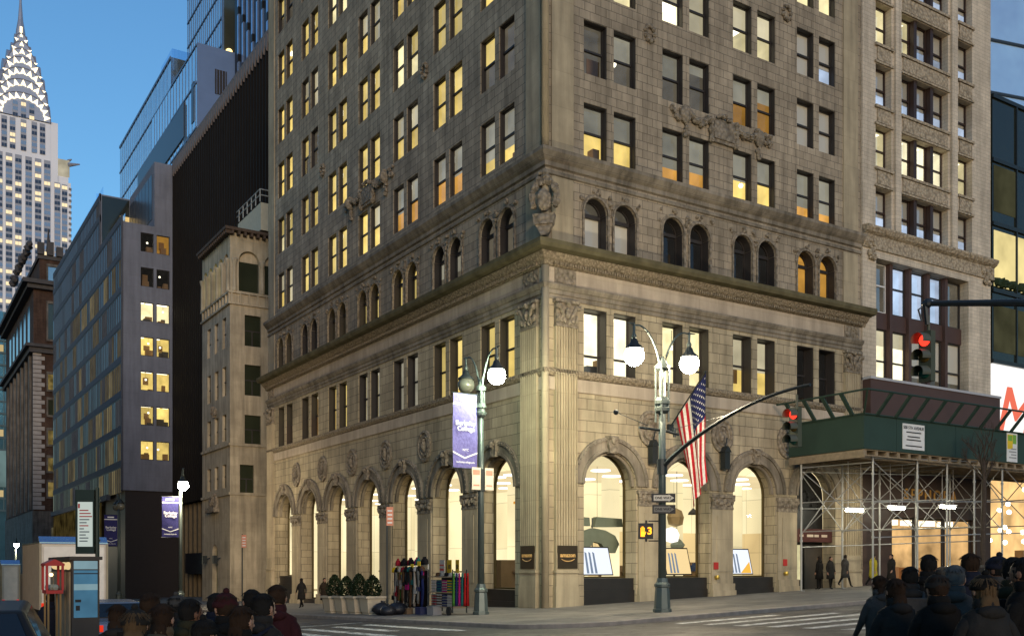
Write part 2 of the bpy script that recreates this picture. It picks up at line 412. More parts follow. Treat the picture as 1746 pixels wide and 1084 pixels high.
# courses and cornices carried round the corner
corner_mold('string_course', [(.02, 19.62), (.10, 19.66), (.10, 19.85), (.22, 19.95), (.40, 20.2), (.40, 20.36), (.04, 20.5)], UE, VE, trim, B)
corner_mold('string_moulding', [(.02, 19.28), (.09, 19.32), (.09, 19.45), (.02, 19.5)], UE, VE, trim, B)
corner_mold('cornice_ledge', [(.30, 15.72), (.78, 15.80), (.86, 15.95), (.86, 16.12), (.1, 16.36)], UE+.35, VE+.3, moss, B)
corner_mold('cornice_moulding', [(.02, 15.2), (.16, 15.24), (.22, 15.4), (.34, 15.48), (.5, 15.715)], UE+.2, VE+.2, carve2, B)
corner_mold('frieze', [(.03, 14.46), (.06, 14.47), (.06, 15.19), (.03, 15.19)], UE, VE, frieze, B)
corner_mold('architrave', [(.02, 13.78), (.06, 13.8), (.06, 13.98), (.12, 14.0), (.12, 14.18), (.17, 14.2), (.26, 14.36), (.26, 14.44), (.03, 14.455)], UE, VE, trim, B)
corner_mold('sill_moulding', [(.02, 10.33), (.1, 10.36), (.2, 10.5), (.2, 10.66), (.03, 10.715)], UE, VE, carve2, B)
corner_mold('sill_band', [(.03, 9.7), (.09, 9.74), (.09, 10.3), (.03, 10.32)], UE, VE, frieze, B)
# dentils under the cornice
mb = MB()
for i in range(150):
    u = .3+i*.14
    if u < UE-.1: mb.box(FR, u, u+.08, .2, .3, 15.26, 15.40)
obj('dentil_row', mb, carve2, B); mb = MB()
for i in range(262):
    u = .3+i*.14
    if u < VE-.1: mb.box(FL, u, u+.08, .2, .3, 15.26, 15.40)
obj('dentil_row', mb, carve2, B)
# fluted corner and end pilasters with their capitals
def pilaster(F, a, b, zb):
    mb = MB(); w = b-a; n = 8; pts = []
    for i in range(n):
        x = a+w*i/n; s = w/n
        pts += [(x+s*.12, .2), (x+s*.3, .2), (x+s*.42, .12), (x+s*.78, .12), (x+s*.9, .2)]
    pts = [(a, .0), (a, .2)]+pts+[(b, .2), (b, .0)]
    mb.quads([[F(u, d, z) for u, d in pts] for z in (2.45, 12.55)])
    mb.box(F, a-.06, b+.06, -.02, .27, zb, .95); mb.box(F, a-.03, b+.03, -.02, .25, .95, 1.35)
    mb.box(F, a-.02, b+.02, -.02, .235, 1.35, 1.55); mb.box(F, a-.06, b+.06, -.02, .29, 1.55, 1.68); mb.box(F, a, b, -.02, .215, 1.68, 2.45)
    p = obj('pilaster', mb, stone_pl, B)
    mb = MB()
    mb.box(F, a-.02, b+.02, -.02, .235, 12.55, 12.66); mb.box(F, a-.08, b+.08, -.02, .3, 13.62, 13.76)
    mb.box(F, a, b, -.02, .205, 12.66, 13.62)
    c = (a+b)/2; h = w/2
    for sgn in (-1, 1):
        mb.tube([F(c+sgn*h*.15, .22, 12.75), F(c+sgn*h*.45, .28, 13.1), F(c+sgn*h*.8, .34, 13.45), F(c+sgn*h*1.05, .36, 13.48), F(c+sgn*h*1.05, .34, 13.33)], [.06, .07, .08, .09, .07], 6)
        mb.sph(F(c+sgn*h*.95, .34, 13.42), .13, n=7, jit=.1)
        for k in range(3): mb.sph(F(c+sgn*h*(.25+.3*k), .25, 12.83+.06*k), .10, 1, .8, 1.6, 6, .15)
    mb.sph(F(c, .28, 13.15), .15, 1, .8, 1.7, 7, .15); mb.sph(F(c, .32, 13.6), .13, n=7, jit=.15)
    mb.box(F, a+.06, b-.06, .2, .25, 12.68, 12.72)
    obj('pilaster_capital', mb, carve, B)
    mb = MB(); mb.box(F, a, b, .055, .10, 14.5, 15.17)
    lumps(mb, [(random.uniform(a+.1, b-.1), .1, random.uniform(14.58, 15.1), random.uniform(.5, 1)) for k in range(16)], F, .09, 6, .2)
    obj('carved_panel', mb, carve, B)
pilaster(FR, .45, 1.62, -.6); pilaster(FR, 19.95, 21.15, -.2); pilaster(FL, .45, 1.75, -.6); pilaster(FL, 36.0, 37.2, -1.9)
mb = MB()
for z0, z1 in ((-.6, 15.2), (16.4, 19.2), (20.5, ZT)):
    mb.lathe((-.03, -.03, 0), [(.17, z0), (.17, z1)], 12)
obj('corner_shaft', mb, stone_pl, B, True)
# flat corner strips on the upper storeys
for F, a, b in ((FR, .3, 1.5), (FR, UE-1.5, UE-.3), (FL, .3, 1.5), (FL, VE-1.5, VE-.3)):
    mb = MB(); mb.box(F, a, b, -.02, .07, 20.5, ZT-.1); mb.box(F, a, b, -.02, .05, 16.4, 19.25); obj('corner_strip', mb, stone_pl, B)
# arches: rings, keystones, piers
def shop_arch(F, c, hw, sp, first):
    mb = MB()
    ro = 2.2
    def ring(r0, r1, d0, d1):
        A = arch_pts(c, r0, sp, 20); A2 = arch_pts(c, r1, sp, 20)
        mb.quads([[F(u, d0, z) for u, z in A], [F(u, d1, z) for u, z in A], [F(u, d1, z) for u, z in A2], [F(u, d0, z) for u, z in A2]])
    ring(hw+.02, hw+.16, -.02, .13); ring(hw+.16, hw+.5, -.02, .07); ring(hw+.5, hw+.68, -.02, .15)
    ring(hw-.14, hw+.01, -.3, -.12)
    # beads round the outer rim
    for i in range(26):
        a = PI*(i+.5)/26; r = hw+.59
        mb.sph(F(c-r*math.cos(a), .15, sp+r*math.sin(a)), .055, n=5)
    A = obj('arch_ring', mb, trim, B)
    mb = MB(); t = sp+hw
    mb.prism(F, [(c-.2, t-.08), (c+.2, t-.08), (c+.3, t+.72), (c-.3, t+.72)], .0, .26)
    mb.sph(F(c, .28, t+.5), .17, 1, .8, 1.1, 7, .1); mb.tube([F(c-.26, .25, t+.62), F(c+.26, .25, t+.62)], .09, 8)
    obj('keystone', mb, carve, A)
def pier(F, c, zb, w=.72):
    mb = MB()
    mb.box(F, c-w, c+w, -.02, .1, zb+.45, 4.7)
    mb.box(F, c-w*.55, c+w*.55, .1, .13, zb+1.2, 4.4)
    mb.box(F, c-w-.05, c+w+.05, -.02, .2, zb+.25, zb+.62); mb.box(F, c-w-.08, c+w+.08, -.02, .26, zb-.7, zb+.28)
    p = obj('pier', mb, stone_pl, B)
    mb = MB()
    mb.box(F, c-w-.02, c+w+.02, -.02, .13, 4.7, 4.82); mb.box(F, c-w-.07, c+w+.07, -.02, .2, 5.28, 5.44); mb.box(F, c-w, c+w, -.02, .12, 4.82, 5.28)
    for k in range(6): mb.sph(F(c-w*.85+k*w*.34, .15, 5.02+.08*(k % 2)), .13, 1, .7, 1.25, 6, .15)
    for sgn in (-1, 1): mb.sph(F(c+sgn*w*.95, .17, 5.2), .11, n=6, jit=.1)
    obj('pier_capital', mb, carve, p)
def medallion(F, c, z):
    mb = MB()
    rows = []
    for k in range(24):
        a = 2*PI*k/24; rows.append([F(c+r*math.cos(a), d, z+r*1.2*math.sin(a)) for r, d in ((.72, 0), (.72, .12), (.62, .16), (.56, .08), (.48, .08), (.46, .14), (.4, .14), (.38, .05), (0.01, .05))])
    rows.append(rows[0]); mb.quads(rows)
    mb.sph(F(c, .06, z), .22, 1, .5, 1.5, 8, .12); mb.sph(F(c, .1, z+.3), .13, n=6, jit=.15)
    obj('medallion', mb, carve, B)
for c in RB: shop_arch(FR, c, 1.53, 5.62, 0)
for c in LB: shop_arch(FL, c, 1.6, 5.55, 0)
for i in range(3): pier(FR, RB[i]+2.35, g(RB[i]+2.35, 0)); medallion(FR, RB[i]+2.35, 8.4)
for i in range(6): pier(FL, LB[i]+2.465, g(0, LB[i]+2.465), .78); medallion(FL, LB[i]+2.465, 8.35)
# arched hood mouldings over the storey of paired round windows
for F, cs in ((FR, cR), (FL, cL)):
    for pr in cs:
        mb = MB()
        for a, b in pr:
            c = (a+b)/2; hw = (b-a)/2
            for r0, r1, d in ((hw+.01, hw+.1, .1), (hw+.1, hw+.17, .05)):
                A = arch_pts(c, r0, 18.05, 12); A2 = arch_pts(c, r1, 18.05, 12)
                mb.quads([[F(u, -.02, z) for u, z in A], [F(u, d, z) for u, z in A], [F(u, d, z) for u, z in A2], [F(u, -.02, z) for u, z in A2]])
            for s in (-1, 1): mb.box(F, c+s*(hw+.055)-.05, c+s*(hw+.055)+.05, -.02, .08, 16.4, 18.05)
            lumps(mb, [(c+random.uniform(-.25, .25), .06, 18.05+hw+.2+random.uniform(0, .2), random.uniform(.6, 1)) for k in range(4)], F, .1, 6, .2)
        c = (pr[0][1]+pr[1][0])/2
        lumps(mb, [(c+random.uniform(-.14, .14), .06, 18.3+random.uniform(0, .75), random.uniform(.6, 1)) for k in range(7)], F, .11, 6, .2)
        lumps(mb, [(s, .05, 18.55+random.uniform(-.1, .5), random.uniform(.6, 1)) for s in (pr[0][0]-.1, pr[1][1]+.1, pr[0][0]-.2, pr[1][1]+.2)], F, .11, 6, .2)
        obj('hood_moulding', mb, carve, B)
# carved garlands on the upper front, corner cartouche
def garland(F, c, z, s=1.):
    mb = MB()
    mb.box(F, c-.85*s, c+.85*s, -.02, .14, z-.62, z+.55); mb.box(F, c-.7*s, c+.7*s, .14, .2, z-.45, z+.4)
    for sg in (-1, 1):
        mb.sph(F(c+sg*2.55*s, .12, z+.25), .36, 1, .5, 1.25, 9, .06)
        for k in range(16):
            t = k/15.; mb.sph(F(c+sg*(.9+1.5*t)*s, .12, z+.45-.35*math.sin(PI*t)+random.uniform(-.12, .12)), random.uniform(.09, .19), n=6, jit=.2)
        for k in range(10): mb.sph(F(c+sg*(2.75+random.uniform(0, .7))*s, .08, z+.3+random.uniform(-.35, .3)), random.uniform(.08, .15), n=6, jit=.2)
        for k in range(7): mb.sph(F(c+sg*2.5*s+random.uniform(-.1, .1), .1, z-.2-.09*k), random.uniform(.08, .14), n=6, jit=.2)
        for k in range(7): mb.sph(F(c+sg*.85*s, .16, z-.6+.17*k), random.uniform(.1, .17), n=6, jit=.2)
    for k in range(6): mb.sph(F(c-.4+.16*k, .2, z+.6+random.uniform(0, .15)), .13, n=6, jit=.2)
    obj('carved_garland', mb, carve, B)
garland(FR, 10.75, 23.62); garland(FL, 18.9, 24.3)
for F, u, z in ((FR, 6.0, 27.2), (FR, 15.4, 31.0), (FL, 11.55, 28.7), (FL, 26.3, 28.3)):
    mb = MB()
    for k in range(9): a = 2*PI*k/9; mb.sph(F(u+.28*math.cos(a), .06, z+.36*math.sin(a)), .12, n=6, jit=.15)
    obj('carved_wreath', mb, carve, B)
mb = MB(); D = lambda u, d, z: Vector(((-d-.0)*.707+u*.707, -d*.707-u*.707, z))
mb.sph(D(0, .28, 18.0), .42, .9, .55, 1.25, 12, 0); mb.prism(D, [(-.42, 16.9), (.42, 16.9), (.5, 17.35), (-.5, 17.35)], .1, .5); mb.prism(D, [(-.12, 16.42), (.12, 16.42), (.4, 16.9), (-.4, 16.9)], .1, .42)
for k in range(26):
    a = PI*(-.15+1.3*k/25); mb.sph(D(.56*math.cos(a), .22, 18.15+.72*math.sin(a)), random.uniform(.12, .2), n=6, jit=.2)
for k in range(10): mb.sph(D(random.uniform(-.3, .3), .25, 18.9+random.uniform(0, .4)), random.uniform(.1, .18), n=6, jit=.2)
obj('corner_cartouche', mb, carve, B)

# ---- windows of the big building
kR = {0: [('yellow', (.47, .47)), ('orange', (.7, .65)), ('yellow', (.55, .5)), ('orange', (.72, .75))],
      1: [('dim', (.0, .5)), ('dim', (.5, .2)), ('amber', (.45, .3)), ('sky_glow', (.99, .99))],
      2: [('pale', (0, 0)), ('bright', (.5, .99)), ('pale', (.5, .5)), ('sky_glow', (.99, .6))],
      3: [('yellow', (.5, .99)), ('pale', (.5, .5)), ('pale', (0, .5)), ('pale', (.5, .5))]}
for k, zb in enumerate(rowsR):
    for i, pr in enumerate(cR):
        kd, bl = kR[k][i]; bm_ = {'bright': blind_p, 'pale': blind_p, 'sky_glow': blind}.get(kd, blind_d)
        if (k, i) == (2, 3) or (k, i) == (1, 3): bm_ = blind
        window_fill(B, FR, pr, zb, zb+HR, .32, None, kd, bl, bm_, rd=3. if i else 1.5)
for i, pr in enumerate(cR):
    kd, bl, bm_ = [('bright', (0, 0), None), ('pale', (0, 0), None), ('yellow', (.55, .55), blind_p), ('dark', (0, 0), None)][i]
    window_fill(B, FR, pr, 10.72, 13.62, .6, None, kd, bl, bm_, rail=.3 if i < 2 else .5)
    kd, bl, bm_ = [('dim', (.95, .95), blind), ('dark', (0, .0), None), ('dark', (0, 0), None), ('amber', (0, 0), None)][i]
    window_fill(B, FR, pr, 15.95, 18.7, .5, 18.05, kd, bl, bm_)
rl = random.Random(11)
for k, zb in enumerate(rowsL):
    for i, pr in enumerate(cL):
        t = rl.random(); kd = 'yellow' if t < .6 else 'pale'
        bl = rl.choice(((0, 0), (.5, .5), (.5, .99), (.99, .5), (.5, 0), (.99, .99), (.45, .5))); bm_ = blind_y if rl.random() < .75 else blind_p
        if (k, i) in ((0, 0), (0, 1), (0, 2)): kd, bl, bm_ = (('yellow', (.68, .7), blind_d), ('orange', (.55, .5), blind_d), ('orange', (.5, .55), blind_d))[i]
        if (k, i) in ((1, 0), (2, 5), (5, 6)): kd, bl = 'dim', (0, .5)
        if (k, i) == (1, 1): kd, bl, bm_ = 'yellow', (.5, 0), blind_y
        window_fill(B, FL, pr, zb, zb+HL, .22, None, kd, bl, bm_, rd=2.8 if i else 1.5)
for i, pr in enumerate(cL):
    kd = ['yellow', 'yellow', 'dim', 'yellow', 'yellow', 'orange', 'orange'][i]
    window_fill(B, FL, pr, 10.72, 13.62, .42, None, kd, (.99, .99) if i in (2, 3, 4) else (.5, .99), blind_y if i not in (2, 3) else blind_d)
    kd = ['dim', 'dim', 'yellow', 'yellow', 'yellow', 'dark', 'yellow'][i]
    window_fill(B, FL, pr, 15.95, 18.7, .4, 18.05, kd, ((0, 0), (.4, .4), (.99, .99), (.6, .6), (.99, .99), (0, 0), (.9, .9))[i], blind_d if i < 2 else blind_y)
# ---- the lit shop behind the arches
cream = panelled('shop_cream_wall', (1, .85, .50), 1.3, 2.7, 3.); tanw = panelled('shop_tan_wall', (1, .73, .34), 1.05, 1.3, 1.35); shopceil = emit('shop_ceiling', (1, .80, .44), .9, .1, .4)  # walls and ceiling glow themselves; the lamplight is put into their colour
shoplamp = emit('shop_round_ceiling_lamp', (1, .95, .8), 3.2); shoplight = emit('shop_wall_washed_white', (1, .9, .66), 1.25, .12, .3, True)
mb = MB()
X0, Y0, X1, Y1, ZC = 1.0, 1.0, 9.5, 9.5, 6.7
def wallq(a, b, z0, z1, m): mb.m = m; mb.face([(a[0], a[1], z0), (b[0], b[1], z0), (b[0], b[1], z1), (a[0], a[1], z1)])
for z0, z1, m in ((-2., 3.9, 1), (3.9, ZC, 0)):
    wallq((X1, Y1), (21.2, Y1), z0, z1, m); wallq((X1, Y1), (X1, 37.2), z0, z1, 0); wallq((21.2, Y0), (21.2, Y1), z0, z1, m); wallq((X0, 37.2), (X1, 37.2), z0, z1, 0)
mb.m = 2; XI = 1.9; mb.face([(XI, XI, ZC), (21.2, XI, ZC), (21.2, Y1, ZC), (X1, Y1, ZC)]); mb.face([(XI, XI, ZC), (X1, Y1, ZC), (X1, 37.2, ZC), (XI, 37.2, ZC)])
mb.m = 0; mb.face([(X0, Y0, 7.5), (21.2, Y0, 7.5), (21.2, XI, ZC), (XI, XI, ZC)]); mb.face([(X0, Y0, 7.5), (XI, XI, ZC), (XI, 37.2, ZC), (X0, 37.2, 7.5)])
mb.m = 3
mb.face([(X0, Y0, .15), (21.2, Y0, .15), (21.2, Y1, .15), (X1, Y1, .15)]); mb.face([(X0, Y0, .15), (X1, Y1, .15), (X1, 37.2, .1), (X0, 37.2, .1)])
mb.m = 4
for x in (3, 5.4, 7.8, 10.2, 12.6, 15, 17.4, 19.8):
    for y in (3., 5.2, 7.4): mb.lathe((x, y, ZC-.1), [(.5, 0), (.5, .05)], 14)
for y in (9, 12, 15, 18, 21, 24, 27, 30, 33):
    for x in (3., 5.2, 7.4): mb.lathe((x, y, ZC-.1), [(.5, 0), (.5, .05)], 14)
mb.m = 0
for x in (8.3, 12.9, 17.6): mb.box(W, x, x+.7, 6.0, 6.7, .2, ZC-.01)
for y in (12., 19., 26.): mb.box(W, 6., 6.7, y, y+.7, .2, ZC-.01)
mb.m = 5
for x, w, h in ((3.2, 1.4, 2.2), (6.2, .8, 2.6), (10.2, 1.6, 1.9), (14.6, .9, 2.7), (16.4, 1.2, 2.1)): mb.box(W, x, x+w, 8.9, 9.45, .16, h)
for y, w, h in ((4.4, 1.2, 2.2), (9.8, 1.4, 2.), (15., 1.1, 2.4), (20., 1.5, 1.9), (25, 1.2, 2.2)): mb.box(W, 8.9, 9.45, y, y+w, .11, h)
obj('shop_interior', mb, [cream, tanw, shopceil, plain('shop_floor', (.35, .3, .22), .4), shoplamp, item], B, weld=False)
def shop_window(F, c, hw, sp, zbase, ztop_base, kind):
    mb = MB(); A = arch_pts(c, hw, sp); w = .08; d0, d1 = -.9, -.78
    Bp = arch_pts(c, hw-w, sp)
    for d in (d0, d1): mb.quads([[F(u, d, z) for u, z in A], [F(u, d, z) for u, z in Bp]])
    mb.quads([[F(u, d0, z) for u, z in Bp], [F(u, d1, z) for u, z in Bp]])
    for a, b in ((c-hw, c-hw+w), (c+hw-w, c+hw)): mb.box(F, a, b, d0, d1, ztop_base, sp)
    mb.box(F, c-hw+w, c+hw-w, d0, d1, ztop_base, ztop_base+w)
    win = obj('shop_window', mb, plain('brass_window_frame', (.10, .075, .03), .4, .5), B)
    mb = MB(); mb.face([F(c-hw+.04, -.85, ztop_base+.02), F(c+hw-.04, -.85, ztop_base+.02)]+[F(u, -.85, z) for u, z in arch_pts(c, hw-.04, sp)[::-1]])
    obj('pane', mb, shopglass, win)
    mb = MB(); mb.box(F, c-hw+.01, c+hw-.01, -.95, -.1, zbase, ztop_base-.55); mb.box(F, c-hw+.01, c+hw-.01, -.95, -.16, ztop_base-.55, ztop_base)
    obj('window_base', mb, blackst, win)
    if kind == 'dark':
        mb = MB(); mb.face([F(c-hw-.1, -1.02, zbase), F(c+hw+.1, -1.02, zbase), F(c+hw+.1, -1.02, 7.3), F(c-hw-.1, -1.02, 7.3)]); obj('dark_screen', mb, plain('dark_grey_screen', (.03, .028, .026), .7), win)
for i, c in enumerate(RB[:3]): shop_window(FR, c, 1.53, 5.62, g(c, 0)-.7, 1.3, 'lit')
for i, c in enumerate(LB): shop_window(FL, c, 1.6, 5.55, g(0, c)-.9, [.75, .7, .3, -.1, -.2, -.4, 1.15][i], 'lit')
# the far right arch is an entrance under the shed: dark lunette, maroon awning, lit door
c = RB[3]; zb = g(c, 0)
mb = MB(); mb.face([FR(c-1.53, -.85, zb-.3), FR(c+1.53, -.85, zb-.3)]+[FR(u, -.85, z) for u, z in arch_pts(c, 1.5, 5.62)[::-1]])
en = obj('entrance', mb, plain('dark_lunette', (.018, .017, .016), .35, .2), B)
mb = MB(); mb.box(FR, c-1.5, c+1.5, -.82, -.2, zb+2.55, zb+3.25); obj('awning', mb, plain('maroon_canvas', (.06, .018, .014), .8), en)
mb = MB()
for k, w in enumerate((.3, .5, .35, .45)): mb.box(FR, c-1.1+k*.58, c-1.1+k*.58+w, -.2, -.185, zb+2.82, zb+2.95)
obj('lettering', mb, plain('faded_letters', (.5, .42, .32), .8), en)
mb = MB(); mb.box(FR, c-1.4, c-.2, -.83, -.8, zb+.5, zb+2.4); obj('lit_door', mb, emit('lit_door_glass', (1, .9, .5), .75, .3, 2.), en)
mb = MB(); mb.box(FR, c-.05, c+1.4, -.83, -.78, zb, zb+2.4); obj('door', mb, plain('dark_door', (.05, .04, .03), .4), en)
mb = MB()
for k in range(3):
    for j in range(9): a = 2*PI*j/9; mb.sph(FR(c-.8+.8*k+.26*math.cos(a), -.8, 5.3+.3*math.sin(a)+.35*(k == 1)), .09, n=6)
obj('lunette_scrollwork', mb, plain('wrought_iron', (.03, .03, .03), .5, .5), en)
# tables of goods inside the shop
for i, (x, y, a) in enumerate(((3.6, 4.2, 0), (8.6, 3.6, 0), (12.9, 4.4, 0), (4.4, 8.6, 1), (4.0, 13.6, 1), (4.4, 19., 1), (4.0, 24., 1))):
    lab_ = ('in the avenue window nearest the corner', 'in the window behind the lamp post', 'in the window before the shed', 'in the second side street arch', 'in the third side street arch', 'in the fourth side street arch', 'in the fifth side street arch')[i]
    t = thing('display_table', 'wooden table stacked with goods '+lab_, 'table', (x, y, .15), 'display tables in the lit shop'); w, d = ((1.1, .5), (.5, 1.1))[a]; rt2 = random.Random(i)
    mb = MB(); mb.box(W, x-w, x+w, y-d, y+d, 1.5, 1.58); obj('tabletop', mb, item, t)
    for sx in (-1, 1):
        for sy in (-1, 1): mb = MB(); mb.box(W, x+sx*(w-.08)-.04, x+sx*(w-.08)+.04, y+sy*(d-.08)-.04, y+sy*(d-.08)+.04, .15, 1.5); obj('leg', mb, item, t)
    mb = MB()
    for k in range(12):
        mb.m = rt2.randrange(4); px, py = x+rt2.uniform(-w+.1, w-.25), y+rt2.uniform(-d+.1, d-.25); mb.box(W, px, px+.2, py, py+.2, 1.581, 1.6+rt2.uniform(.1, .75))
    obj('goods', mb, [plain('goods_red', (.3, .03, .03)), plain('goods_blue', (.04, .08, .2)), plain('goods_cream', (.5, .42, .28)), plain('goods_dark', (.04, .04, .04))], t)
    mb = MB(); mb.tube([(x, y, 5.05), (x, y, 6.69)], .012, 5); mb.lathe((x, y, 4.7), [(.3, 0), (.26, .12), (.08, .3), (.03, .36)], 14); tag(obj('pendant_lamp', mb, itemd, None, True), 'dark cone pendant over the table '+lab_, 'lamp', 'cone pendants in the lit shop')
# plaques on the corner pilasters, wall lanterns, standpipe signs
for F, a, b in ((FR, .5, 1.58), (FL, .55, 1.65)):
    p = thing('shop_plaque', 'bronze square plaque with gold lettering on the %s pilaster' % ('lamp-lit avenue' if F is FR else 'darker side street'), 'plaque', F((a+b)/2, .2, 2.25))
    mb = MB(); mb.box(F, a, b, .205, .26, 1.75, 2.78); obj('plate', mb, bronze, p)
    mb = MB()
    if F is FR: put_text(mb, 'amazon', .27, F, (a+b)/2, .265, 2.35, ext=.008, bold=.006)
    else: put_text(mb, 'amazon', .27, lambda u, d, z: F((a+b)-u, d, z), (a+b)/2, .265, 2.35, ext=.008, bold=.006)
    obj('lettering', mb, plain('gold_letters', (.85, .5, .18), .3, .2), p)
    mb = MB(); c = (a+b)/2
    mb.tube([F(c+.4*math.sin(t), .27, 2.28-.2*math.cos(t)) for t in [-1.1+2.2*i/10 for i in range(11)]], [.012+.012*math.sin(PI*i/10) for i in range(11)], 6)
    obj('curved_line', mb, _m['gold_letters'], p)
for i in range(2):
    u = RB[i]+2.35; p = tag(obj('wall_lantern', (lambda m: (m.box(FR, u-.17, u+.17, .12, .45, 6.7, 7.55), m.prism(FR, [(u-.24, 7.55), (u+.24, 7.55), (u, 7.85)], .06, .5), m.tube([FR(u, .3, 7.8), FR(u+.2, .2, 8.3)], .03), m)[-1])(MB()), metal_dk), 'small dark lantern box on the stone spandrel ' + ('left of the flag' if i == 0 else 'right of the flag'), 'lantern')
for i, u in enumerate((10.2, 15.15)):
    p = thing('standpipe_sign', 'small red fire connection sign low on the stone pier ' + ('between second and third arches' if i == 0 else 'before the scaffold'), 'sign', FR(u, .15, g(u, 0)+1.6))
    mb = MB(); mb.box(FR, u-.15, u+.15, .14, .17, g(u, 0)+1.35, g(u, 0)+1.7); obj('red_plate', mb, redp, p)
    mb = MB(); mb.lathe(FR(u, .24, g(u, 0)+.95), [(.1, -.1), (.12, 0), (.1, .1)], 10); mb.tube([FR(u, .1, g(u, 0)+.95), FR(u, .3, g(u, 0)+.95)], .06); obj('brass_outlet', mb, plain('brass', (.55, .38, .08), .35, .8), p)
# ------------------------------------------------------------------ the pale brick neighbour on the avenue
pale = stone('pale_glazed_brick', (.62, .53, .41), .55, .22, .010, .62, .07, .2, .3)
palecarve = ornate('pale_carved_spandrel', (.56, .46, .33), 6., .7)
brownm = plain('brown_painted_metal', (.045, .026, .02), .45, 0, .15, 1.5); brownp = plain('brown_sign_board', (.075, .043, .036), .6, 0, .12, .8)
P = thing('brick_building', 'pale brick building with tall window bays rising beside the arched corner building', 'building', (UE, 0, 0))
GA, GB = 21.42, 33.7; F = fr(-.12)
mb = MB(); rows = [20.95+3.5*k for k in range(6)]
grp = [(22.55, 23.95), (24.85, 29.3), (30.3, 31.75)]; z = 20.85
for k, zb in enumerate(rows):
    z1 = zb+2.35+.55 if k < 5 else 46.; wall_row(mb, F, GA, GB, z, z1, [(a, b, zb, zb+2.35, None) for a, b in grp], .5); z = z1
wall_row(mb, F, GA, GB, 12.3, 19.7, [(22.6, 31.4, 12.35, 19.3, None)], .8)
mb.face([F(GA, 0, 19.7), F(GB, 0, 19.7), F(GB, 0, 20.85), F(GA, 0, 20.85)])
mb.face([F(GB, 0, -1), F(GB, 0, 46), F(GB, -30, 46), F(GB, -30, -1)]); mb.face([F(GA, 0, 46), F(GB, 0, 46), F(GB, -30, 46), F(GA, -30, 46)])
mb.face([F(GA, 0, -1), F(GA, 0, 46), F(GA, -1, 46), F(GA, -1, -1)])
obj('wall', mb, pale, P)
for a, b in ((24.15, 24.65), (29.5, 30.05)):
    mb = MB(); mb.box(F, a, b, -.02, .16, 20.9, 45.9); obj('pier', mb, pale, P)
for k, zb in list(enumerate(rows))[1:]:
    for a, b in grp:
        mb = MB(); mb.box(F, a+.1, b-.1, -.02, .07, zb-.95, zb-.2); mb.box(F, a-.1, b+.1, -.02, .14, zb-.17, zb-.02); mb.box(F, a-.1, b+.1, -.02, .1, zb-1.12, zb-1.0); obj('spandrel', mb, palecarve, P)
sw = lambda d, z, u: F(u, d, z)
mb = MB(); pr = [(-.02, 19.72), (.1, 19.75), (.1, 20.5), (.3, 20.62), (.42, 20.8), (.42, 20.92), (-.02, 20.98)]
sweep(mb, pr, [lambda d, z: F(GA, d, z), lambda d, z: F(GB+.25, d, z)]); obj('carved_band', mb, palecarve, P)
for u in (21.95, 33.1): mb = MB(); lumps(mb, [(u+random.uniform(-.4, .4), .12, random.uniform(19.2, 20.4), random.uniform(.6, 1.2)) for k in range(18)], F, .16, 6, .2); obj('carved_bracket', mb, palecarve, P)
kinds = [['sky_glow', 'sky_glow', 'sky_glow', 'sky_glow', 'sky_glow'], ['pale', 'bright', 'bright', 'bright', 'pale'], ['sky_glow']*5, ['pale', 'pale', 'sky_glow', 'sky_glow', 'sky_glow'], ['sky_glow']*5, ['sky_glow']*5]
skyglass = glass('sky_reflecting_pane', (1, 1, 1), 1.3, .22, .12)
for k, zb in enumerate(rows):
    for j, (a, b) in enumerate([(22.55, 23.95), (24.85, 26.15), (26.42, 27.72), (27.99, 29.3), (30.3, 31.75)]):
        window_fill(P, F, [(a, b)], zb, zb+2.35, .45, None, kinds[k][j], (.0 if kinds[k][j] in ('pale', 'bright') else .6,), blind, name='window', rd=1.4, panem=skyglass, mat=brownm, lining=False)
    mb = MB(); mb.box(F, 26.15, 26.42, -.5, -.1, zb, zb+2.35); mb.box(F, 27.72, 27.99, -.5, -.1, zb, zb+2.35); obj('window_column', mb, brownm, P)
mb = MB()
xs = [22.6, 24.35, 26.1, 27.85, 29.6, 31.4]
for x in xs[1:-1]: mb.box(F, x-.13, x+.13, -.72, -.3, 12.4, 19.3)
mb.box(F, 22.6, 31.4, -.72, -.5, 15.5, 16.45); obj('window_column', mb, brownp, P)
kk = ['dim', 'sky_glow', 'sky_glow', 'sky_glow', 'dim']; k2 = ['bright', 'bright', 'dim', 'dim', 'dim']
for i in range(5):
    a, b = xs[i]+.13*(i > 0), xs[i+1]-.13*(i < 4)
    window_fill(P, F, [(a, b)], 16.45, 19.25, .62, None, kk[i], (0,), blind, name='window', rd=1.6, panem=skyglass, rail=.55, mat=white_p if i == 0 else frame_m, lining=False)
    window_fill(P, F, [(a, b)], 12.45, 15.5, .62, None, k2[i], (.3 if i < 2 else .8,), blind_p if i < 2 else blind, name='window', rd=1.6, rail=.4, lining=False)
mb = MB(); mb.box(F, GA+.05, GB+.2, -.1, .5, 9.6, 12.28); mb.m = 1; mb.box(F, GA, GB+.25, -.1, .56, 12.28, 12.42); obj('fascia_board', mb, [brownp, plain('grey_coping', (.4, .4, .42), .6)], P)
sgl = plain('dull_gold_letters', (.42, .22, .05), .4, .3)
mb = MB(); put_text(mb, 'SEPHORA', .95, F, 27.6, .02, 6.0, ext=.03, bold=.01, space=1.35)
obj('shop_lettering', mb, sgl, P)
mb = MB(); wall_row(mb, F, GA, GB, -1., 9.6, [(24.0, 32.2, -.6, 4.7, None)], .5); obj('shop_front_wall', mb, brownm, P)
mb = MB(); rm, mats = room_mesh(F, 23.9, 32.3, .5, 4., .6, 4.75, 'pale', False, False)
rm.m = 1
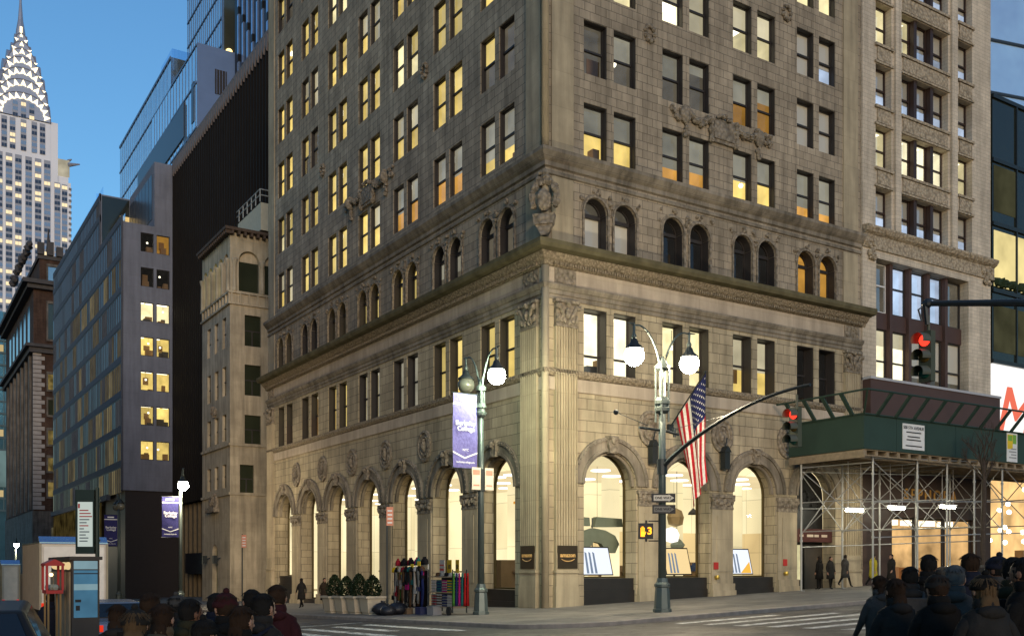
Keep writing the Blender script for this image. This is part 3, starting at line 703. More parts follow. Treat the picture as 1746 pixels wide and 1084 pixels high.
for k in range(4): rm.box(lambda u, d, z: F(u, -d, z), 25+k*1.8, 25.9+k*1.8, 1, 1.5, 4.3, 4.6)
rm.m = 3
for k in range(6): rm.box(lambda u, d, z: F(u, -d, z), 24.3+k*1.35, 25.1+k*1.35, 3.3, 3.9, .62, random.uniform(1.6, 2.4))
obj('shop_interior', rm, [emit('warm_shop_wall', (1, .60, .24), .85, .6, .7), ceilm, item, plain('shop_display', (.35, .18, .08), .6)], P)
for a, b in ((24., 26.6), (26.7, 29.4), (29.5, 32.2)):
    mb = MB(); w = .1
    mb.box(F, a, b, -.5, -.4, 4.6, 4.7); mb.box(F, a, a+w, -.5, -.4, .5, 4.6); mb.box(F, b-w, b, -.5, -.4, .5, 4.6); mb.box(F, a+w, b-w, -.5, -.4, .5, .7); win = obj('shop_window', mb, frame_m, P)
    mb = MB(); mb.face([F(a+w, -.45, .7), F(b-w, -.45, .7), F(b-w, -.45, 4.6), F(a+w, -.45, 4.6)]); obj('pane', mb, shopglass, win)
# ------------------------------------------------------------------ dark glass shop building and the blue glass tower over it
dkg = mirrorglass('dark_green_glass', (.022, .025, .018), .08, .9, .05, .02); blueg = mirrorglass('blue_mirror_glass', (.50, .68, .95), .08, .9, .45, .06)
G = thing('glass_shop_building', 'dark green glass building with a glowing white shop front and red letters', 'building', (33.9, 0, 0))
F = fr(-.05)
mb = MB(); mb.box(F, 34.0, 62, -40, 0, 14.9, 31.5); obj('glass_wall', mb, dkg, G)
mb = MB()
for z in (14.75, 19.2, 23.4, 27.4, 31.4): mb.box(F, 33.95, 62, -.1, .12, z-.12, z+.12)
for x in (36.6, 41, 45.4): mb.box(F, x-.06, x+.06, 0, .1, 14.8, 31.4)
obj('mullion', mb, metal_dk, G)
mb = MB(); rm, mats = room_mesh(F, 34.1, 44, -.012, -.010, 19.7, 22.6, 'pale', False, False)
for x0, x1 in ((34.15, 36.5), (36.7, 40.9)):
    mb = MB(); mb.box(F, x0, x1, .005, .03, 19.5, 23.0); w = obj('lit_window', mb, emit('lit_office_floor', (1, .82, .36), .95, .3, .5), G)
    mb = MB()
    for k in range(7): mb.sph(F(x0+.2+k*(x1-x0-.4)/6, .06, 19.75), random.uniform(.15, .35), n=6, jit=.3)
    obj('potted_leaves', mb, plain('dark_leaves', (.02, .035, .012), .8), w)
for x0, x1, z0 in ((34.15, 36.5, 15.4), (36.7, 40.9, 15.4), (34.15, 36.5, 24.2)):
    mb = MB(); mb.box(F, x0, x1, .005, .03, z0, z0+2.9); obj('dim_window', mb, emit('dim_office_floor', (.35, .34, .18), .16, .4, .6), G)
mb = MB(); mb.box(F, 34.0, 62, -.6, 0, 9.9, 14.6); obj('light_panel', mb, emit('backlit_white_panel', (1, .97, .92), 1.15, sample=True), G)
mb = MB(); put_text(mb, 'M', 5.2, F, 36.0, .04, 11.3, ext=.04, shear=.35, bold=-.02); obj('lettering', mb, emit('backlit_red_letters', (1, .20, .12), .9), G)
mb = MB(); mb.box(F, 34.0, 62, -.6, -.2, 8.6, 9.9); obj('canopy', mb, metal_dk, G)
mb = MB(); mb.face([F(34, -4, -1), F(62, -4, -1), F(62, -4, 8.6), F(34, -4, 8.6)]); mb.face([F(34, -.2, 8.5), F(62, -.2, 8.5), F(62, -4, 8.5), F(34, -4, 8.5)]); mb.face([F(34, -.2, -1), F(34, -4, -1), F(34, -4, 8.5), F(34, -.2, 8.5)])
mb.m = 1
for k in range(34): mb.sph(F(random.uniform(34.6, 46), random.uniform(-3, -.8), random.uniform(3.2, 7.5)), .16, n=8)
mb.m = 2
for k in range(9): mb.box(F, 35+k*1.2, 35.7+k*1.2, -3.4, -2.8, .6, random.uniform(2.2, 3.2))
obj('shop_interior', mb, [emit('golden_shop_wall', (1, .62, .25), 1.2, .5, .5), emit('shop_bulb', (1, .92, .7), 8, sample=False), item], G)
T = thing('blue_glass_tower', 'blue mirror glass tower set back above the dark glass shop building', 'tower', (34, 6, 31))
mb = MB(); mb.box(fr(6.), 33, 39.3, -12, 0, 31.6, 70); mb.face([(39.3, 6.2, 31.6), (60, 1., 31.6), (60, 1., 70), (39.3, 6.2, 70)]); obj('glass_wall', mb, blueg, T)
mb = MB()
for z in (32.2, 36, 39.8, 43.6, 47.4): mb.box(fr(6.), 33, 39.25, 0, .08, z-.1, z+.1); mb.tube([(39.3, 6.1, z), (60, .9, z)], .1, 4)
for x in (34.6, 36.2, 37.7): mb.box(fr(6.), x-.05, x+.05, 0, .06, 31.6, 60)
obj('mullion', mb, plain('blue_grey_mullion', (.10, .15, .22), .4, .3), T)
for k in range(5):
    mb = MB(); x = random.choice((34.8, 36.4)); mb.box(fr(6.), 34.7, 36.1, .0, .03, 33.+k*3.8, 35.2+k*3.8); obj('lit_window', mb, emit('pale_lit_glass', (.8, .85, .95), .75, .4, .7), T)

# ------------------------------------------------------------------ the small white loft with arcaded top
loft = stone('cream_stucco', (.52, .44, .31), 1.6, .8, .005, .85, .06, .32, .2)
A = thing('narrow_loft_building', 'narrow cream stone building with an arcaded top storey under a tiled roof', 'building', (0, 47.3, -1.2))
V0, V1, XB = 47.3, 55.9, 6.0
FA = fr(V0); mb = MB(); mb2 = MB()
sidew = [(1.26, 2.69, 20.7, 23.34), (1.26, 2.69, 16.48, 19.11), (1.26, 2.69, 12.35, 14.8), (.85, 2.07, 8.15, 10.53)]
zz = -3.
for zs, z1, o in ((-3, 8.02, None), (8.02, 12.2, sidew[3]), (12.2, 15.6, sidew[2]), (15.6, 19.9, sidew[1]), (19.9, 24.1, sidew[0])):
    wall_row(mb, FA, 0, XB, zs, z1, [(o[0], o[1], o[2], o[3], None)] if o else [], .3)
wall_row(mb, FA, 0, XB, 24.1, 30.2, [(.75, 2.55, 25.3, None, 27.9), (3.0, 4.8, 25.3, None, 27.9)], .4)
sf = [(V0+1.1+2.35*k, V0+2.2+2.35*k) for k in range(3)]
for zs, z1, zb, zt in ((4.5, 8.02, 0, 0), (8.02, 12.2, 8.6, 10.6), (12.2, 15.6, 12.6, 14.9), (15.6, 19.9, 16.5, 19.0), (19.9, 24.1, 20.6, 23.2)):
    wall_row(mb, FL, V0, V1, zs, z1, [(a, b, zb, zt, None) for a, b in sf] if zt else [], .3)
wall_row(mb, FL, V0, V1, -3, 4.5, [(51., 52.6, -3., None, 3.0)], .4)
ar = [(V0+.55+1.6*k, V0+1.75+1.6*k) for k in range(5)]
wall_row(mb, FL, V0, V1, 24.1, 30.2, [(a, b, 25.0, None, 28.0) for a, b in ar], .4)
mb.face([(0, V1, -3), (XB, V1, -3), (XB, V1, 30.2), (0, V1, 30.2)]); mb.face([(0, V0, 30.2), (XB, V0, 30.2), (XB, V1, 30.2), (0, V1, 30.2)])
obj('wall', mb, loft, A)
mb = MB(); ov = .55
mb.plan([(-ov, V0-ov), (XB, V0-ov), (XB, V1), (-ov, V1)], 30.25, 30.5)
for k in range(18): mb.box(W, -.5, -.0, V0-.4+k*.5, V0-.2+k*.5, 29.95, 30.25)
for k in range(11): mb.box(W, k*.55, k*.55+.2, V0-.5, V0, 29.95, 30.25)
rfm = plain('terracotta_roof', (.085, .06, .045), .9, 0, .35, 4.); mb.face([(-ov, V0-ov, 30.5), (XB, V0-ov, 30.5), (XB, V0+2.4, 31.4), (2.4, V0+2.4, 31.4)]); mb.face([(-ov, V0-ov, 30.5), (2.4, V0+2.4, 31.4), (2.4, V1, 31.4), (-ov, V1, 30.5)])
obj('roof', mb, rfm, A)
mb = MB(); mb.box(FA, 0, XB, 0, .18, 24.1, 24.25); mb.box(FA, 0, XB, 0, .18, 25.05, 25.2); mb.box(FL, V0-.18, V1, 0, .18, 24.1, 24.25); mb.box(FL, V0-.18, V1, 0, .18, 25.05, 25.0+.2)
for k in range(8): mb.box(FA, .05+k*.75, .2+k*.75, 0, .14, 24.25, 25.05)
for k in range(10): mb.box(FL, V0+k*.9, V0+.15+k*.9, 0, .14, 24.25, 25.05)
obj('balustrade', mb, loft, A)
for q in [(c, V0-.05, 0) for c in (.38, 2.78)]+[(-.05, V0+.35+1.6*k, 0) for k in range(6)]:
    mb = MB(); mb.lathe(q, [(.2, 25.2), (.16, 25.4), (.15, 27.5), (.26, 27.85), (.26, 28.0)], 10); obj('column', mb, loft, A, True)
for z in (12.2, 8.02):
    mb = MB(); mb.box(FA, -.14, XB, 0, .14, z-.1, z+.12); mb.box(FL, V0-.002, V1, 0, .14, z-.1, z+.12); obj('string_course', mb, loft, A)
dwin = plain('dark_window_glass', (.03, .035, .02), .12, 0, .3, .5, .6); bwin = mirrorglass('sky_mirror_window', (.35, .5, .75), .05, .9, .9, .05)
for a, b, z0, z1 in sidew:
    mb = MB(); mb.box(FA, a, b, -.3, -.22, z0, z1); mb.m = 1; mb.box(FA, a, b, -.22, -.18, (z0+z1)/2-.05, (z0+z1)/2+.05); mb.box(FA, (a+b)/2-.04, (a+b)/2+.04, -.22, -.18, z0, (z0+z1)/2-.05); obj('window', mb, [dwin, frame_m], A)
for j, (zb, zt) in enumerate(((8.6, 10.6), (12.6, 14.9), (16.5, 19.0), (20.6, 23.2))):
    for a, b in sf:
        mb = MB(); mb.box(FL, a, b, -.3, -.22, zb, zt); mb.m = 1; mb.box(FL, a, b, -.22, -.18, (zt+zb)/2-.05, (zt+zb)/2+.05); obj('window', mb, [bwin if j == 3 else dwin, frame_m], A)
for k, (a, b) in enumerate(ar):
    mb = MB(); mb.face([FL(a, -.38, 25), FL(b, -.38, 25), FL(b, -.38, 28.6), FL(a, -.38, 28.6)]); obj('arcade_window', mb, emit('greenish_lit_loft', (.62, .72, .30), .5, .5, 1.) if k > 0 else dwin, A)
for a, b in ((.75, 2.55), (3., 4.8)):
    mb = MB(); mb.face([FA(a, -.38, 25), FA(b, -.38, 25), FA(b, -.38, 27.9), FA(a, -.38, 27.9)]); mb.m = 1; mb.face([FA(a, -.37, 27.9), FA(b, -.37, 27.9)]+[FA(u, -.37, z) for u, z in arch_pts((a+b)/2, .88, 27.9)[::-1]]); obj('arcade_window', mb, [dwin, loft], A)
mb = MB(); mb.face([FL(51, -.38, -3), FL(52.6, -.38, -3), FL(52.6, -.38, 3.8), FL(51, -.38, 3.8)]); obj('door', mb, plain('green_glass_door', (.12, .15, .06), .2), A)
mb = MB(); mb.box(FL, 50.5, 53.2, 0, .5, 6.6, 7.0); mb.box(FL, 50.8, 53, 0, .25, 7., 8.0); lumps(mb, [(51.8+random.uniform(-.9, .9), .15, 7.1+random.uniform(0, 1), 1) for k in range(14)], FL, .22, 6, .2); obj('carved_balcony', mb, carve, A); mb = MB(); lumps(mb, [(51.8+random.uniform(-.5, .5), .1, 15.1+random.uniform(0, .8), 1) for k in range(12)], FL, .2, 6, .2); obj('carved_crest', mb, carve, A)
for v in (50.1, 53.4): mb = MB(); mb.tube([FL(v, 0, 2.6), FL(v, .45, 2.4)], .05, 6); mb.box(FL, v-.18, v+.18, .3, .66, 2.1, 2.8); obj('wall_lantern', mb, metal_dk, A)
mb = MB(); mb.box(W, 3.0, XB, V0+1, V1-1, 31.2, 33.6); obj('roof_bulkhead', mb, plain('pale_bulkhead', (.5, .47, .36), .8), A)
mb = MB()
for z in (34.2, 34.7): mb.tube([(2.9, V0+.9, z), (XB, V0+.9, z)], .05, 6); mb.tube([(2.9, V0+.9, z), (2.9, V1-1, z)], .05, 6)
for x in (2.9, 3.9, 4.9, 5.9): mb.tube([(x, V0+.9, 33.6), (x, V0+.9, 34.7)], .05, 6)
for v in range(6): mb.tube([(2.9, V0+.9+v*1.2, 33.6), (2.9, V0+.9+v*1.2, 34.7)], .05, 6)
obj('roof_railing', mb, plain('grey_rail', (.35, .36, .34), .5), A)
# ------------------------------------------------------------------ the dark ribbed block behind it
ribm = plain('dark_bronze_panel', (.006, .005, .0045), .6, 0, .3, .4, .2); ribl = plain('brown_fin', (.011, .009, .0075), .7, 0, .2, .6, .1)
Rb = thing('ribbed_office_block', 'dark brown office block with vertical ribs and a toothed roof edge', 'building', (6.2, 57, -1.4))
X, VA, VB, ZB, ZR = 6.25, 52., 91.2, 9.6, 51.5
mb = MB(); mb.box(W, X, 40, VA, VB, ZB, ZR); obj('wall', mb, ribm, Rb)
FX = fr(X, 'L'); mb = MB(); n = 44
for k in range(n+1):
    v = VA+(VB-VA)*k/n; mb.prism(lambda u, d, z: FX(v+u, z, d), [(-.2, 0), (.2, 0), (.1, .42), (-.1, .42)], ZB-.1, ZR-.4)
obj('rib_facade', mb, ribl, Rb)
mb = MB()
for k in range(n):
    v = VA+(VB-VA)*(k+.5)/n; mb.prism(FX, [(v-.34, ZR+.6), (v+.34, ZR+.6), (v+.34, ZR-.2), (v, ZR-.9), (v-.34, ZR-.2)], .0, .5)
mb.box(FX, VA, VB, -.5, .5, ZR+.6, ZR+.9); obj('roof_edge', mb, plain('mauve_coping', (.19, .16, .15), .7), Rb)
rr = random.Random(3)
for k in range(46):
    i = rr.randrange(14, n-1); f = rr.randrange(3, 10); v = VA+(VB-VA)*(i+.5)/n; z = ZB+1+f*4.0
    if rr.random() < .55 and f < 5: continue
    mb = MB(); mb.box(FX, v-.26, v+.26, .01, .03, z, z+2.6); obj('lit_window', mb, emit('amber_window_%d' % rr.randrange(3), (1, .62, .16), rr.choice((.09, .17, .3)), .5, .4), Rb)
mb = MB(); mb.box(W, X+1.2, 39, VA, VB, -3.5, ZB); obj('base_wall', mb, plain('dark_brown_base', (.03, .021, .016), .6), Rb)
mb = MB()
for k in range(18): v = 56+k*2; mb.box(FX, v, v+.7, -1.15, -.3, -3.5, ZB-.15)
obj('base_pier', mb, plain('tan_fluted_pier', (.20, .15, .085), .7, 0, .2, 2.), Rb)
mb = MB(); mb.box(FX, 70, 84, -.2, .7, 1.0, 3.4); sg = obj('shop_sign', mb, black_p, Rb)
mb = MB(); put_text(mb, 'GO', 1.7, lambda u, d, z: FX(2*73.6-u, d, z), 73.6, .73, 2.2, ext=.02, bold=.05); obj('lettering', mb, emit('lit_white_letters', (1, .95, .6), .9), sg)
mb = MB(); mb.lathe(FX(71.6, .74, 2.2), [(.85, -.02), (.85, .04)], 16, Matrix.Rotation(PI/2, 4, 'Y')); obj('disc', mb, emit('lit_yellow_disc', (1, .75, .05), .9), sg)
# ------------------------------------------------------------------ the grey slab with the glass side
slabm = stone('blue_grey_metal_panel', (.185, .195, .235), 2.6, 1.45, .006, .6, .04, .12, .15)
curt = [mirrorglass('curtain_wall_blue', (.05, .056, .072), .3, .3, .12, .05), mirrorglass('curtain_wall_dark', (.030, .033, .042), .35, .2, .08, .05), emit('curtain_wall_lit_dim', (.95, .80, .46), .085, .4, .5), emit('curtain_wall_lit', (1, .82, .42), .16, .4, .5), emit('curtain_wall_grey', (.45, .5, .56), .09, .3, .4)]
bandm = plain('grey_floor_band', (.085, .088, .105), .7, 0, .15, 1., .1)
S = thing('grey_slab_block', 'blue grey office slab with paired lit windows on its end and a glass side', 'building', (0, 91.5, -2.2))
VS, VF, XS = 91.5, 149.5, 22.
FS = fr(VS); zs_ = [17.35+4.29*k for k in range(-1, 7)]
mb = MB(); z = 11.2
wz = [15.05+4.29*k for k in range(7)]
for k, zb in enumerate(wz):
    z1 = zb+2.35+.9 if k < 6 else 44.1; wall_row(mb, FS, 0, XS, z, z1, [(2.06, 3.62, zb, zb+2.35, None), (3.95, 5.55, zb, zb+2.35, None)], .25); z = z1
mb.box(W, 0, XS, VS+14.5, VF, 10, 52); mb.box(W, 3.7, XS, VS, VS+14.5, 44.1, 52.2); mb.box(W, .0, 3.7, VS+.3, VS+14.5, 43.9, 44.08)
obj('wall', mb, slabm, S)
mb = MB(); mb.box(W, .3, XS, VS+.3, VF, -4, 11.2); obj('base_wall', mb, plain('dark_purple_base', (.022, .017, .018), .6), S)
for k, zb in enumerate(wz):
    for j, (a, b) in enumerate(((2.06, 3.62), (3.95, 5.55))):
        kd = ['yellow', 'yellow', 'yellow', 'yellow', 'pale', 'dark', 'dark'][k]
        window_fill(S, FS, [(a, b)], zb, zb+2.35, .2, None, 'amber' if (k == 6 and j == 1) else kd, (.0,), blind, name='window', rd=1.4, rail=.02, lining=False)
FZ = fr(0, 'L'); rr = random.Random(5)
for k in range(10):
    z0 = 11.2+4.29*k-.6; z1 = z0+4.29-.95
    vv0 = VS+.6 if k < 8 else VS+15
    if z0 < 11: z0 = 11
    top_ = min(z1+.95, 52.05 if k > 7 else 99); z1 = min(z1, 51.1)
    mb = MB(); v = vv0; n = 0
    while v < VF-.5:
        w = 1.15; lit = rr.random()
        mb.m = 0 if lit < .35 else 1 if lit < .55 else 2 if lit < .8 else 3 if lit < .9 else 4
        if k > 6: mb.m = 0 if lit < .75 else 1 if lit < .9 else 4
        for q in range(rr.choice((1, 2, 2, 3))):
            if v < VF-.5: mb.box(FZ, v+.05, v+w-.02, .0, .09, z0, z1); v += w
    o = obj('glass_storey', mb, curt, S)
    mb = MB(); mb.box(FZ, vv0-.5, VF, .0, .16, z1+.13, top_); mb.m = 1; mb.box(FZ, vv0-.5, VF, .0, .12, z1, z1+.13); mb.m = 0
    v = vv0
    while v < VF: mb.box(FZ, v-.04, v+.03, .0, .15, z0, z1); v += 1.15
    obj('floor_band', mb, [bandm, frame_m], S)
mb = MB(); mb.box(FZ, VS, VS+.5, -.02, .2, 11.2, 44.2); mb.box(FZ, VS+14.5, VS+15, 0, .2, 44.1, 52.1); obj('corner_trim', mb, bandm, S)
mb = MB(); mb.box(fr(VS+14.5), .1, 3.6, 0, .06, 44.3, 51.8); obj('dark_glass_wall', mb, dkg, S)
mb = MB()
for k in range(7): mb.box(fr(3.7, 'L'), VS+1.2+1.9*k, VS+2.9+1.9*k, 0, .06, 45.4, 51); obj_ = None
obj('penthouse_window', mb, curt[0], S)
mb = MB(); mb.box(fr(VS+14.5), 2.4, 3.6, .06, .1, 45, 49.5); obj('lit_terrace_door', mb, emit('terrace_glow', (1, .68, .25), .9, .4, .7), S)
mb = MB(); mb.sph((2.9, VS+13.6, 46.8), .45, n=10); obj('terrace_lamp', mb, emit('terrace_lamp_glow', (1, .8, .42), 14), S)
mb = MB()
for z in (45.2,): mb.box(FZ, VS+.2, VS+14.4, -.3, -.26, 44.1, z)
mb.box(W, .0, 10, VF-40, VF-39.96, 52., 53.2); mb.box(FZ, VS+14.6, VS+40, -.3, -.26, 52, 53.1); obj('glass_railing', mb, glass('rail_glass', (.8, .9, 1), 1., .1), S)
mb = MB(); mb.box(FZ, VS+14, VF, .05, .1, 5.2, 10.4); obj('lit_lobby', mb, emit('lobby_glow', (1, .72, .22), .045, .9, .5), S)
mb = MB(); mb.box(FZ, VS+8, VF, .0, .5, 10.4, 11.1); obj('canopy', mb, bandm, S)
# ------------------------------------------------------------------ towers behind
O = thing('blue_glass_office', 'pale blue glass office block with dark strip window rising behind the ribbed block', 'building', (20, 133, 0))
F20 = fr(20, 'L'); bl2 = mirrorglass('sky_blue_curtain_wall', (.66, .82, 1.), .07, .9, .9, .05); bl3 = plain('blue_grey_cladding', (.14, .22, .40), .5, .1, .08, .5)
mb = MB(); mb.box(W, 20, 36, 133, 166, 0, 90.2); obj('clad_wall', mb, bl3, O)
mb = MB(); mb.box(F20, 133.2, 166, 0, .1, 40, 90.1); mb.box(W, 20, 36, 151.5, 198, 0, 95.8); obj('glass_wall', mb, bl2, O)
mb = MB()
for z in (60.2, 68.1, 76, 83.6, 89.9): mb.box(F20, 133.2, 151, .1, .22, z-.15, z+.15); mb.box(F20, 151.4, 198, .0, .12, z-.15, z+.15)
mb.box(F20, 151.4, 198, 0, .15, 95.4, 95.9)
for k in range(30): mb.box(F20, 134+k*2.15-.05, 134+k*2.15+.05, .1, .16, 50, 89.9 if k < 9 else 95.6)
obj('mullion', mb, plain('blue_mullion', (.13, .19, .29), .4, .3), O)
mb = MB(); mb.box(F20, 141, 178, .1, .3, 77.2, 83.2); obj('strip_window', mb, plain('dark_strip_window', (.05, .045, .045), .3, .3), O)
for v, z in ((134.8, 81), (137.6, 73), (140, 79), (142.5, 69), (145, 72), (147.2, 62)):
    mb = MB(); mb.box(F20, v, v+1.6, .1, .2, z-3.4, z+3.4); obj('dark_window', mb, _m['dark_strip_window'], O)
for z in (82.3, 75.4, 67.4):
    mb = MB(); mb.box(fr(133.), 22.9, 24.9, 0, .1, z, z+4.2); w = obj('window', mb, frame_m if z > 70 else emit('lit_office', (1, .75, .35), 1., .4, .6), O)
    mb = MB()
    for k in range(4): mb.box(fr(133.), 23.15+k*.48, 23.22+k*.48, .1, .16, z, z+4.2)
    obj('window_bar', mb, bl3, w)
for k in range(6):
    mb = MB(); v = rr.uniform(134, 149); z = rr.uniform(62, 74); mb.box(F20, v, v+.8, .1, .18, z, z+2); obj('lit_window', mb, emit('small_lit_pane', (1, .8, .4), .8), O)
mb = MB(); mb.box(F20, 151.6, 160, -.3, -.25, 95.8, 97.5); mb.box(fr(151.6), 20.3, 26, -.05, 0, 95.8, 97.5); obj('glass_railing', mb, _m['rail_glass'], O)
T2 = thing('blue_curtain_tower', 'tall sky blue glass tower cut off by the top of the picture', 'tower', (30, 152, 0))
F30 = fr(30, 'L'); mb = MB(); mb.box(W, 30, 46, 152.5, 178.7, 0, 132); obj('glass_wall', mb, bl2, T2)
mb = MB()
for k in range(10): mb.box(F30, 152.5, 178.7, 0, .15, 86+k*5.2, 86.3+k*5.2)
for k in range(18): mb.box(F30, 153+k*1.5, 153.1+k*1.5, 0, .08, 84, 131)
mb.box(F30, 152.3, 152.9, 0, .25, 80, 132); obj('mullion', mb, _m['blue_mullion'], T2)
mb = MB(); mb.box(fr(152.5), 30.1, 36, 0, .1, 60, 132); obj('olive_glass_wall', mb, mirrorglass('olive_glass', (.09, .095, .07), .1, .9, .4, .05), T2)
for x, z in ((31, 100), (34.4, 99.5), (34.4, 112)):
    mb = MB(); mb.sph(fr(152.5)(x, .3, z), .7, n=8); obj('lamp', mb, emit('warm_lamp', (1, .7, .25), 3), T2)
T3 = thing('striped_dark_tower', 'black tower with thin pale vertical stripes behind the ribbed block', 'tower', (26, 114, 0))
F26 = fr(26, 'L'); mb = MB(); mb.box(W, 26, 45, 108, 131.9, 0, 120); obj('wall', mb, plain('black_tower_wall', (.012, .011, .011), .4, .2), T3)
mb = MB()
for k in range(9): v = 109.5+k*2.5; mb.box(F26, v-.32, v+.32, 0, .25, 45, 119.5)
obj('pale_stripe', mb, mirrorglass('stripe_blue_grey', (.42, .52, .68), .15, .8, .8, .05), T3)
mb = MB()
for k in range(9):
    for q in range(8): v = 109.5+k*2.5; mb.box(F26, v-.36, v+.36, 0, .3, 58+q*8+(k % 3)*2.5, 59.2+q*8+(k % 3)*2.5)
obj('stripe_joint', mb, _m['black_tower_wall'], T3)
# ------------------------------------------------------------------ the old brown building with quoins
brick = stone('dark_brown_brick', (.085, .05, .036), .5, .2, .01, .6, .15, .3, .4); oldst = stone('sooty_sandstone', (.19, .165, .14), 1.2, .7, .012, .6, .1, .4, .4)
Q = thing('old_brick_building', 'sooty brown brick building with pale quoins and a heavy cornice', 'building', (0, 177, -4))
FQ = fr(177.); mb = MB(); mb.box(W, 0, 30, 177, 228, 12.7, 56); mb.box(W, 1.2, 30, 178, 206, 56, 62.5); obj('wall', mb, brick, Q)
mb = MB(); mb.box(W, -.2, 30, 176.8, 228, -6, 12.7); obj('base_wall', mb, oldst, Q)
mb = MB()
for k in range(36): w = 1.5 if k % 2 else 2.1; mb.box(FQ, -.12, w-.1, 0, .2, 13.+k*.86, 13.74+k*.86)
obj('quoin', mb, plain('pale_quoin', (.33, .30, .28), .8, 0, .2, 1.), Q)
mb = MB()
for z0, z1, d in ((43.6, 44.6, .8), (44.6, 45.2, 1.5), (56, 56.8, 1.2), (56.8, 57.6, 2.1), (62.4, 63.2, .3)):
    mb.box(W, -d if z0 < 60 else .9, 30, 177-d if z0 < 60 else 177.7, 228 if z0 < 60 else 206, z0, z1)
for k in range(14): mb.sph((-.6+.0*k, 178+k*2.2, 64+rr.uniform(-.3, 1.2)), rr.uniform(.6, 1.1), n=6, jit=.25)
for k in range(5): mb.box(W, .8+k*1.7, 2.0+k*1.7, 177.2, 178.2, 63.2, 64.8+rr.uniform(0, 1.5))
mb.tube([(2.8, 178, 64), (2.8, 178, 68.5)], [.5, .1], 6); obj('cornice', mb, plain('dark_old_cornice', (.075, .07, .07), .9, 0, .3, 1.), Q)
mb = MB()
for k in range(7): v = 180+k*6.8; mb.box(FL, v, v+1.6, 0, .45, 13, 43.5)
obj('pilaster', mb, oldst, Q)
for z0, z1, kd in ((58, 60.8, 1), (46.5, 53.5, 0), (36.6, 39.6, 2), (31.6, 34.6, 0), (25.8, 28.6, 2), (20.6, 23.2, 2), (15.6, 18.4, 2)):
    mb = MB(); mb.box(FQ, 2.6, 5.4, -.9 if kd == 1 else 0, .1, z0, z1); w = obj('window', mb, [dwin, mirrorglass('pale_old_window', (.3, .36, .4), .1, .8, .7, .05), emit('old_lit_window', (.9, .65, .2), .22, .7, .8)][kd], Q)
    mb = MB(); mb.box(FQ, 2.3, 2.6, 0, .3, z0-.2, z1+.3); mb.box(FQ, 2.3, 5.8, 0, .35, z1, z1+.5); mb.box(FQ, 2.3, 5.8, 0, .4, z0-.4, z0); obj('window_surround', mb, oldst, w)
for k in range(6):
    for z0, z1 in ((46.5, 54), (36, 42), (28, 34), (20, 26)):
        v = 182.2+k*6.8; mb = MB(); mb.box(FL, v, v+3.4, -.02, .05, z0, z1); obj('window', mb, dwin, Q)
mb = MB(); mb.box(FQ, 3.2, 5.5, .2, .3, 3, 9.5); obj('shop_window', mb, emit('dim_shop_window', (.8, .7, .4), .1, .6, .5), Q)
# teal office further down the street
Z = thing('teal_glass_block', 'low teal glass block far down the street', 'building', (-10, 330, 0))
mb = MB(); mb.box(W, -8, 26, 330, 360, -20, 86); obj('glass_wall', mb, mirrorglass('teal_glass', (.10, .22, .27), .15, .8, .6, .05), Z)
mb = MB()
for k in range(16): mb.box(fr(330.), -8, 26, 0, .4, 20+k*4, 20.6+k*4)
for k in range(16): mb.box(fr(330.), -8+k*2.1, -7.7+k*2.1, 0, .3, 20, 86)
obj('mullion', mb, plain('teal_mullion', (.06, .10, .11), .5), Z)
for k in range(40):
    mb = MB(); x = -7.5+rr.randrange(15)*2.1; z = 20.8+rr.randrange(14)*4; mb.box(fr(330.), x+.3, x+1.7, 0, .2, z, z+2.2); obj('lit_window', mb, emit('teal_block_lit_window', (1, .75, .35), .55), Z)
mb = MB(); mb.box(fr(330.), -8, 26, .4, .6, 28, 40); obj('pale_panel', mb, emit('pale_teal_panel', (.4, .62, .6), .35, .5, .1), Z)

# ------------------------------------------------------------------ the stepped art deco skyscraper with the lit crown
K = thing('skyscraper', 'white art deco skyscraper with a stepped crown of lit triangular windows and a needle spire', 'skyscraper', (57.4, 741, 0))
cx, cy = 57.4, 741.
kst = plain('white_brick_shaft', (.82, .82, .86), .8, 0, .06, .05); steel = plain('stainless_crown', (.36, .38, .45), .4, .4, .08, .1); kdk = plain('dark_shaft_window', (.06, .08, .12), .2, .3); 
klit = emit('lit_skyscraper_window', (1, .80, .48), 1.15); kcrown = emit('lit_crown_window', (1, .80, .48), 3.4); kcool = emit('blue_skyscraper_window', (.22, .33, .5), .6)
def kb(w, z0, z1, m=None): 
    mb = MB(); mb.box(W, cx-w, cx+w, cy-w, cy+w, z0, z1); return mb
mb = kb(17.0, 0, 317); obj('upper_shaft', mb, kst, K)
mb = MB(); mb.box(W, cx-22, cx+22, cy-16.5, cy+20, 0, 314); obj('middle_shaft', mb, kst, K)
mb = MB(); mb.box(W, cx-36, cx+30.5, cy-15.5, cy+30, 0, 274); mb.box(W, cx+22, cx+29, cy-15, cy+15, 274, 289); obj('lower_shaft', mb, kst, K)
FK = lambda dep: fr(cy-dep)
rk = random.Random(9)
def strip(F, u, w, z0, z1, floor=4.1):
    mb = MB(); z = z0; mb.m = 3; mb.box(F, u-w-.15, u+w+.1, -.1, .06, z0-.3, z1+.3)
    while z < z1-2:
        t = rk.random(); mb.m = 0 if t < .42 else 1 if t < .6 else 2
        for s in (0, 1): mb.box(F, u-w+s*w*1.05, u-.05*w+s*w*1.05, .0, .25, z, z+2.4)
        z += floor
    obj('window_strip', mb, [kdk, klit, kcool, plain('grey_spandrel_strip', (.34, .36, .42), .8, 0, .05, .1)], K)
for u in (-15, -9, -3.2, 3.2, 9.2, 15): strip(FK(17.3), cx+u, 1.9, 150, 286)
for u in (-12, -6.8, 0, 6.8, 12): strip(FK(17.3), cx+u, 1.6, 290, 311)
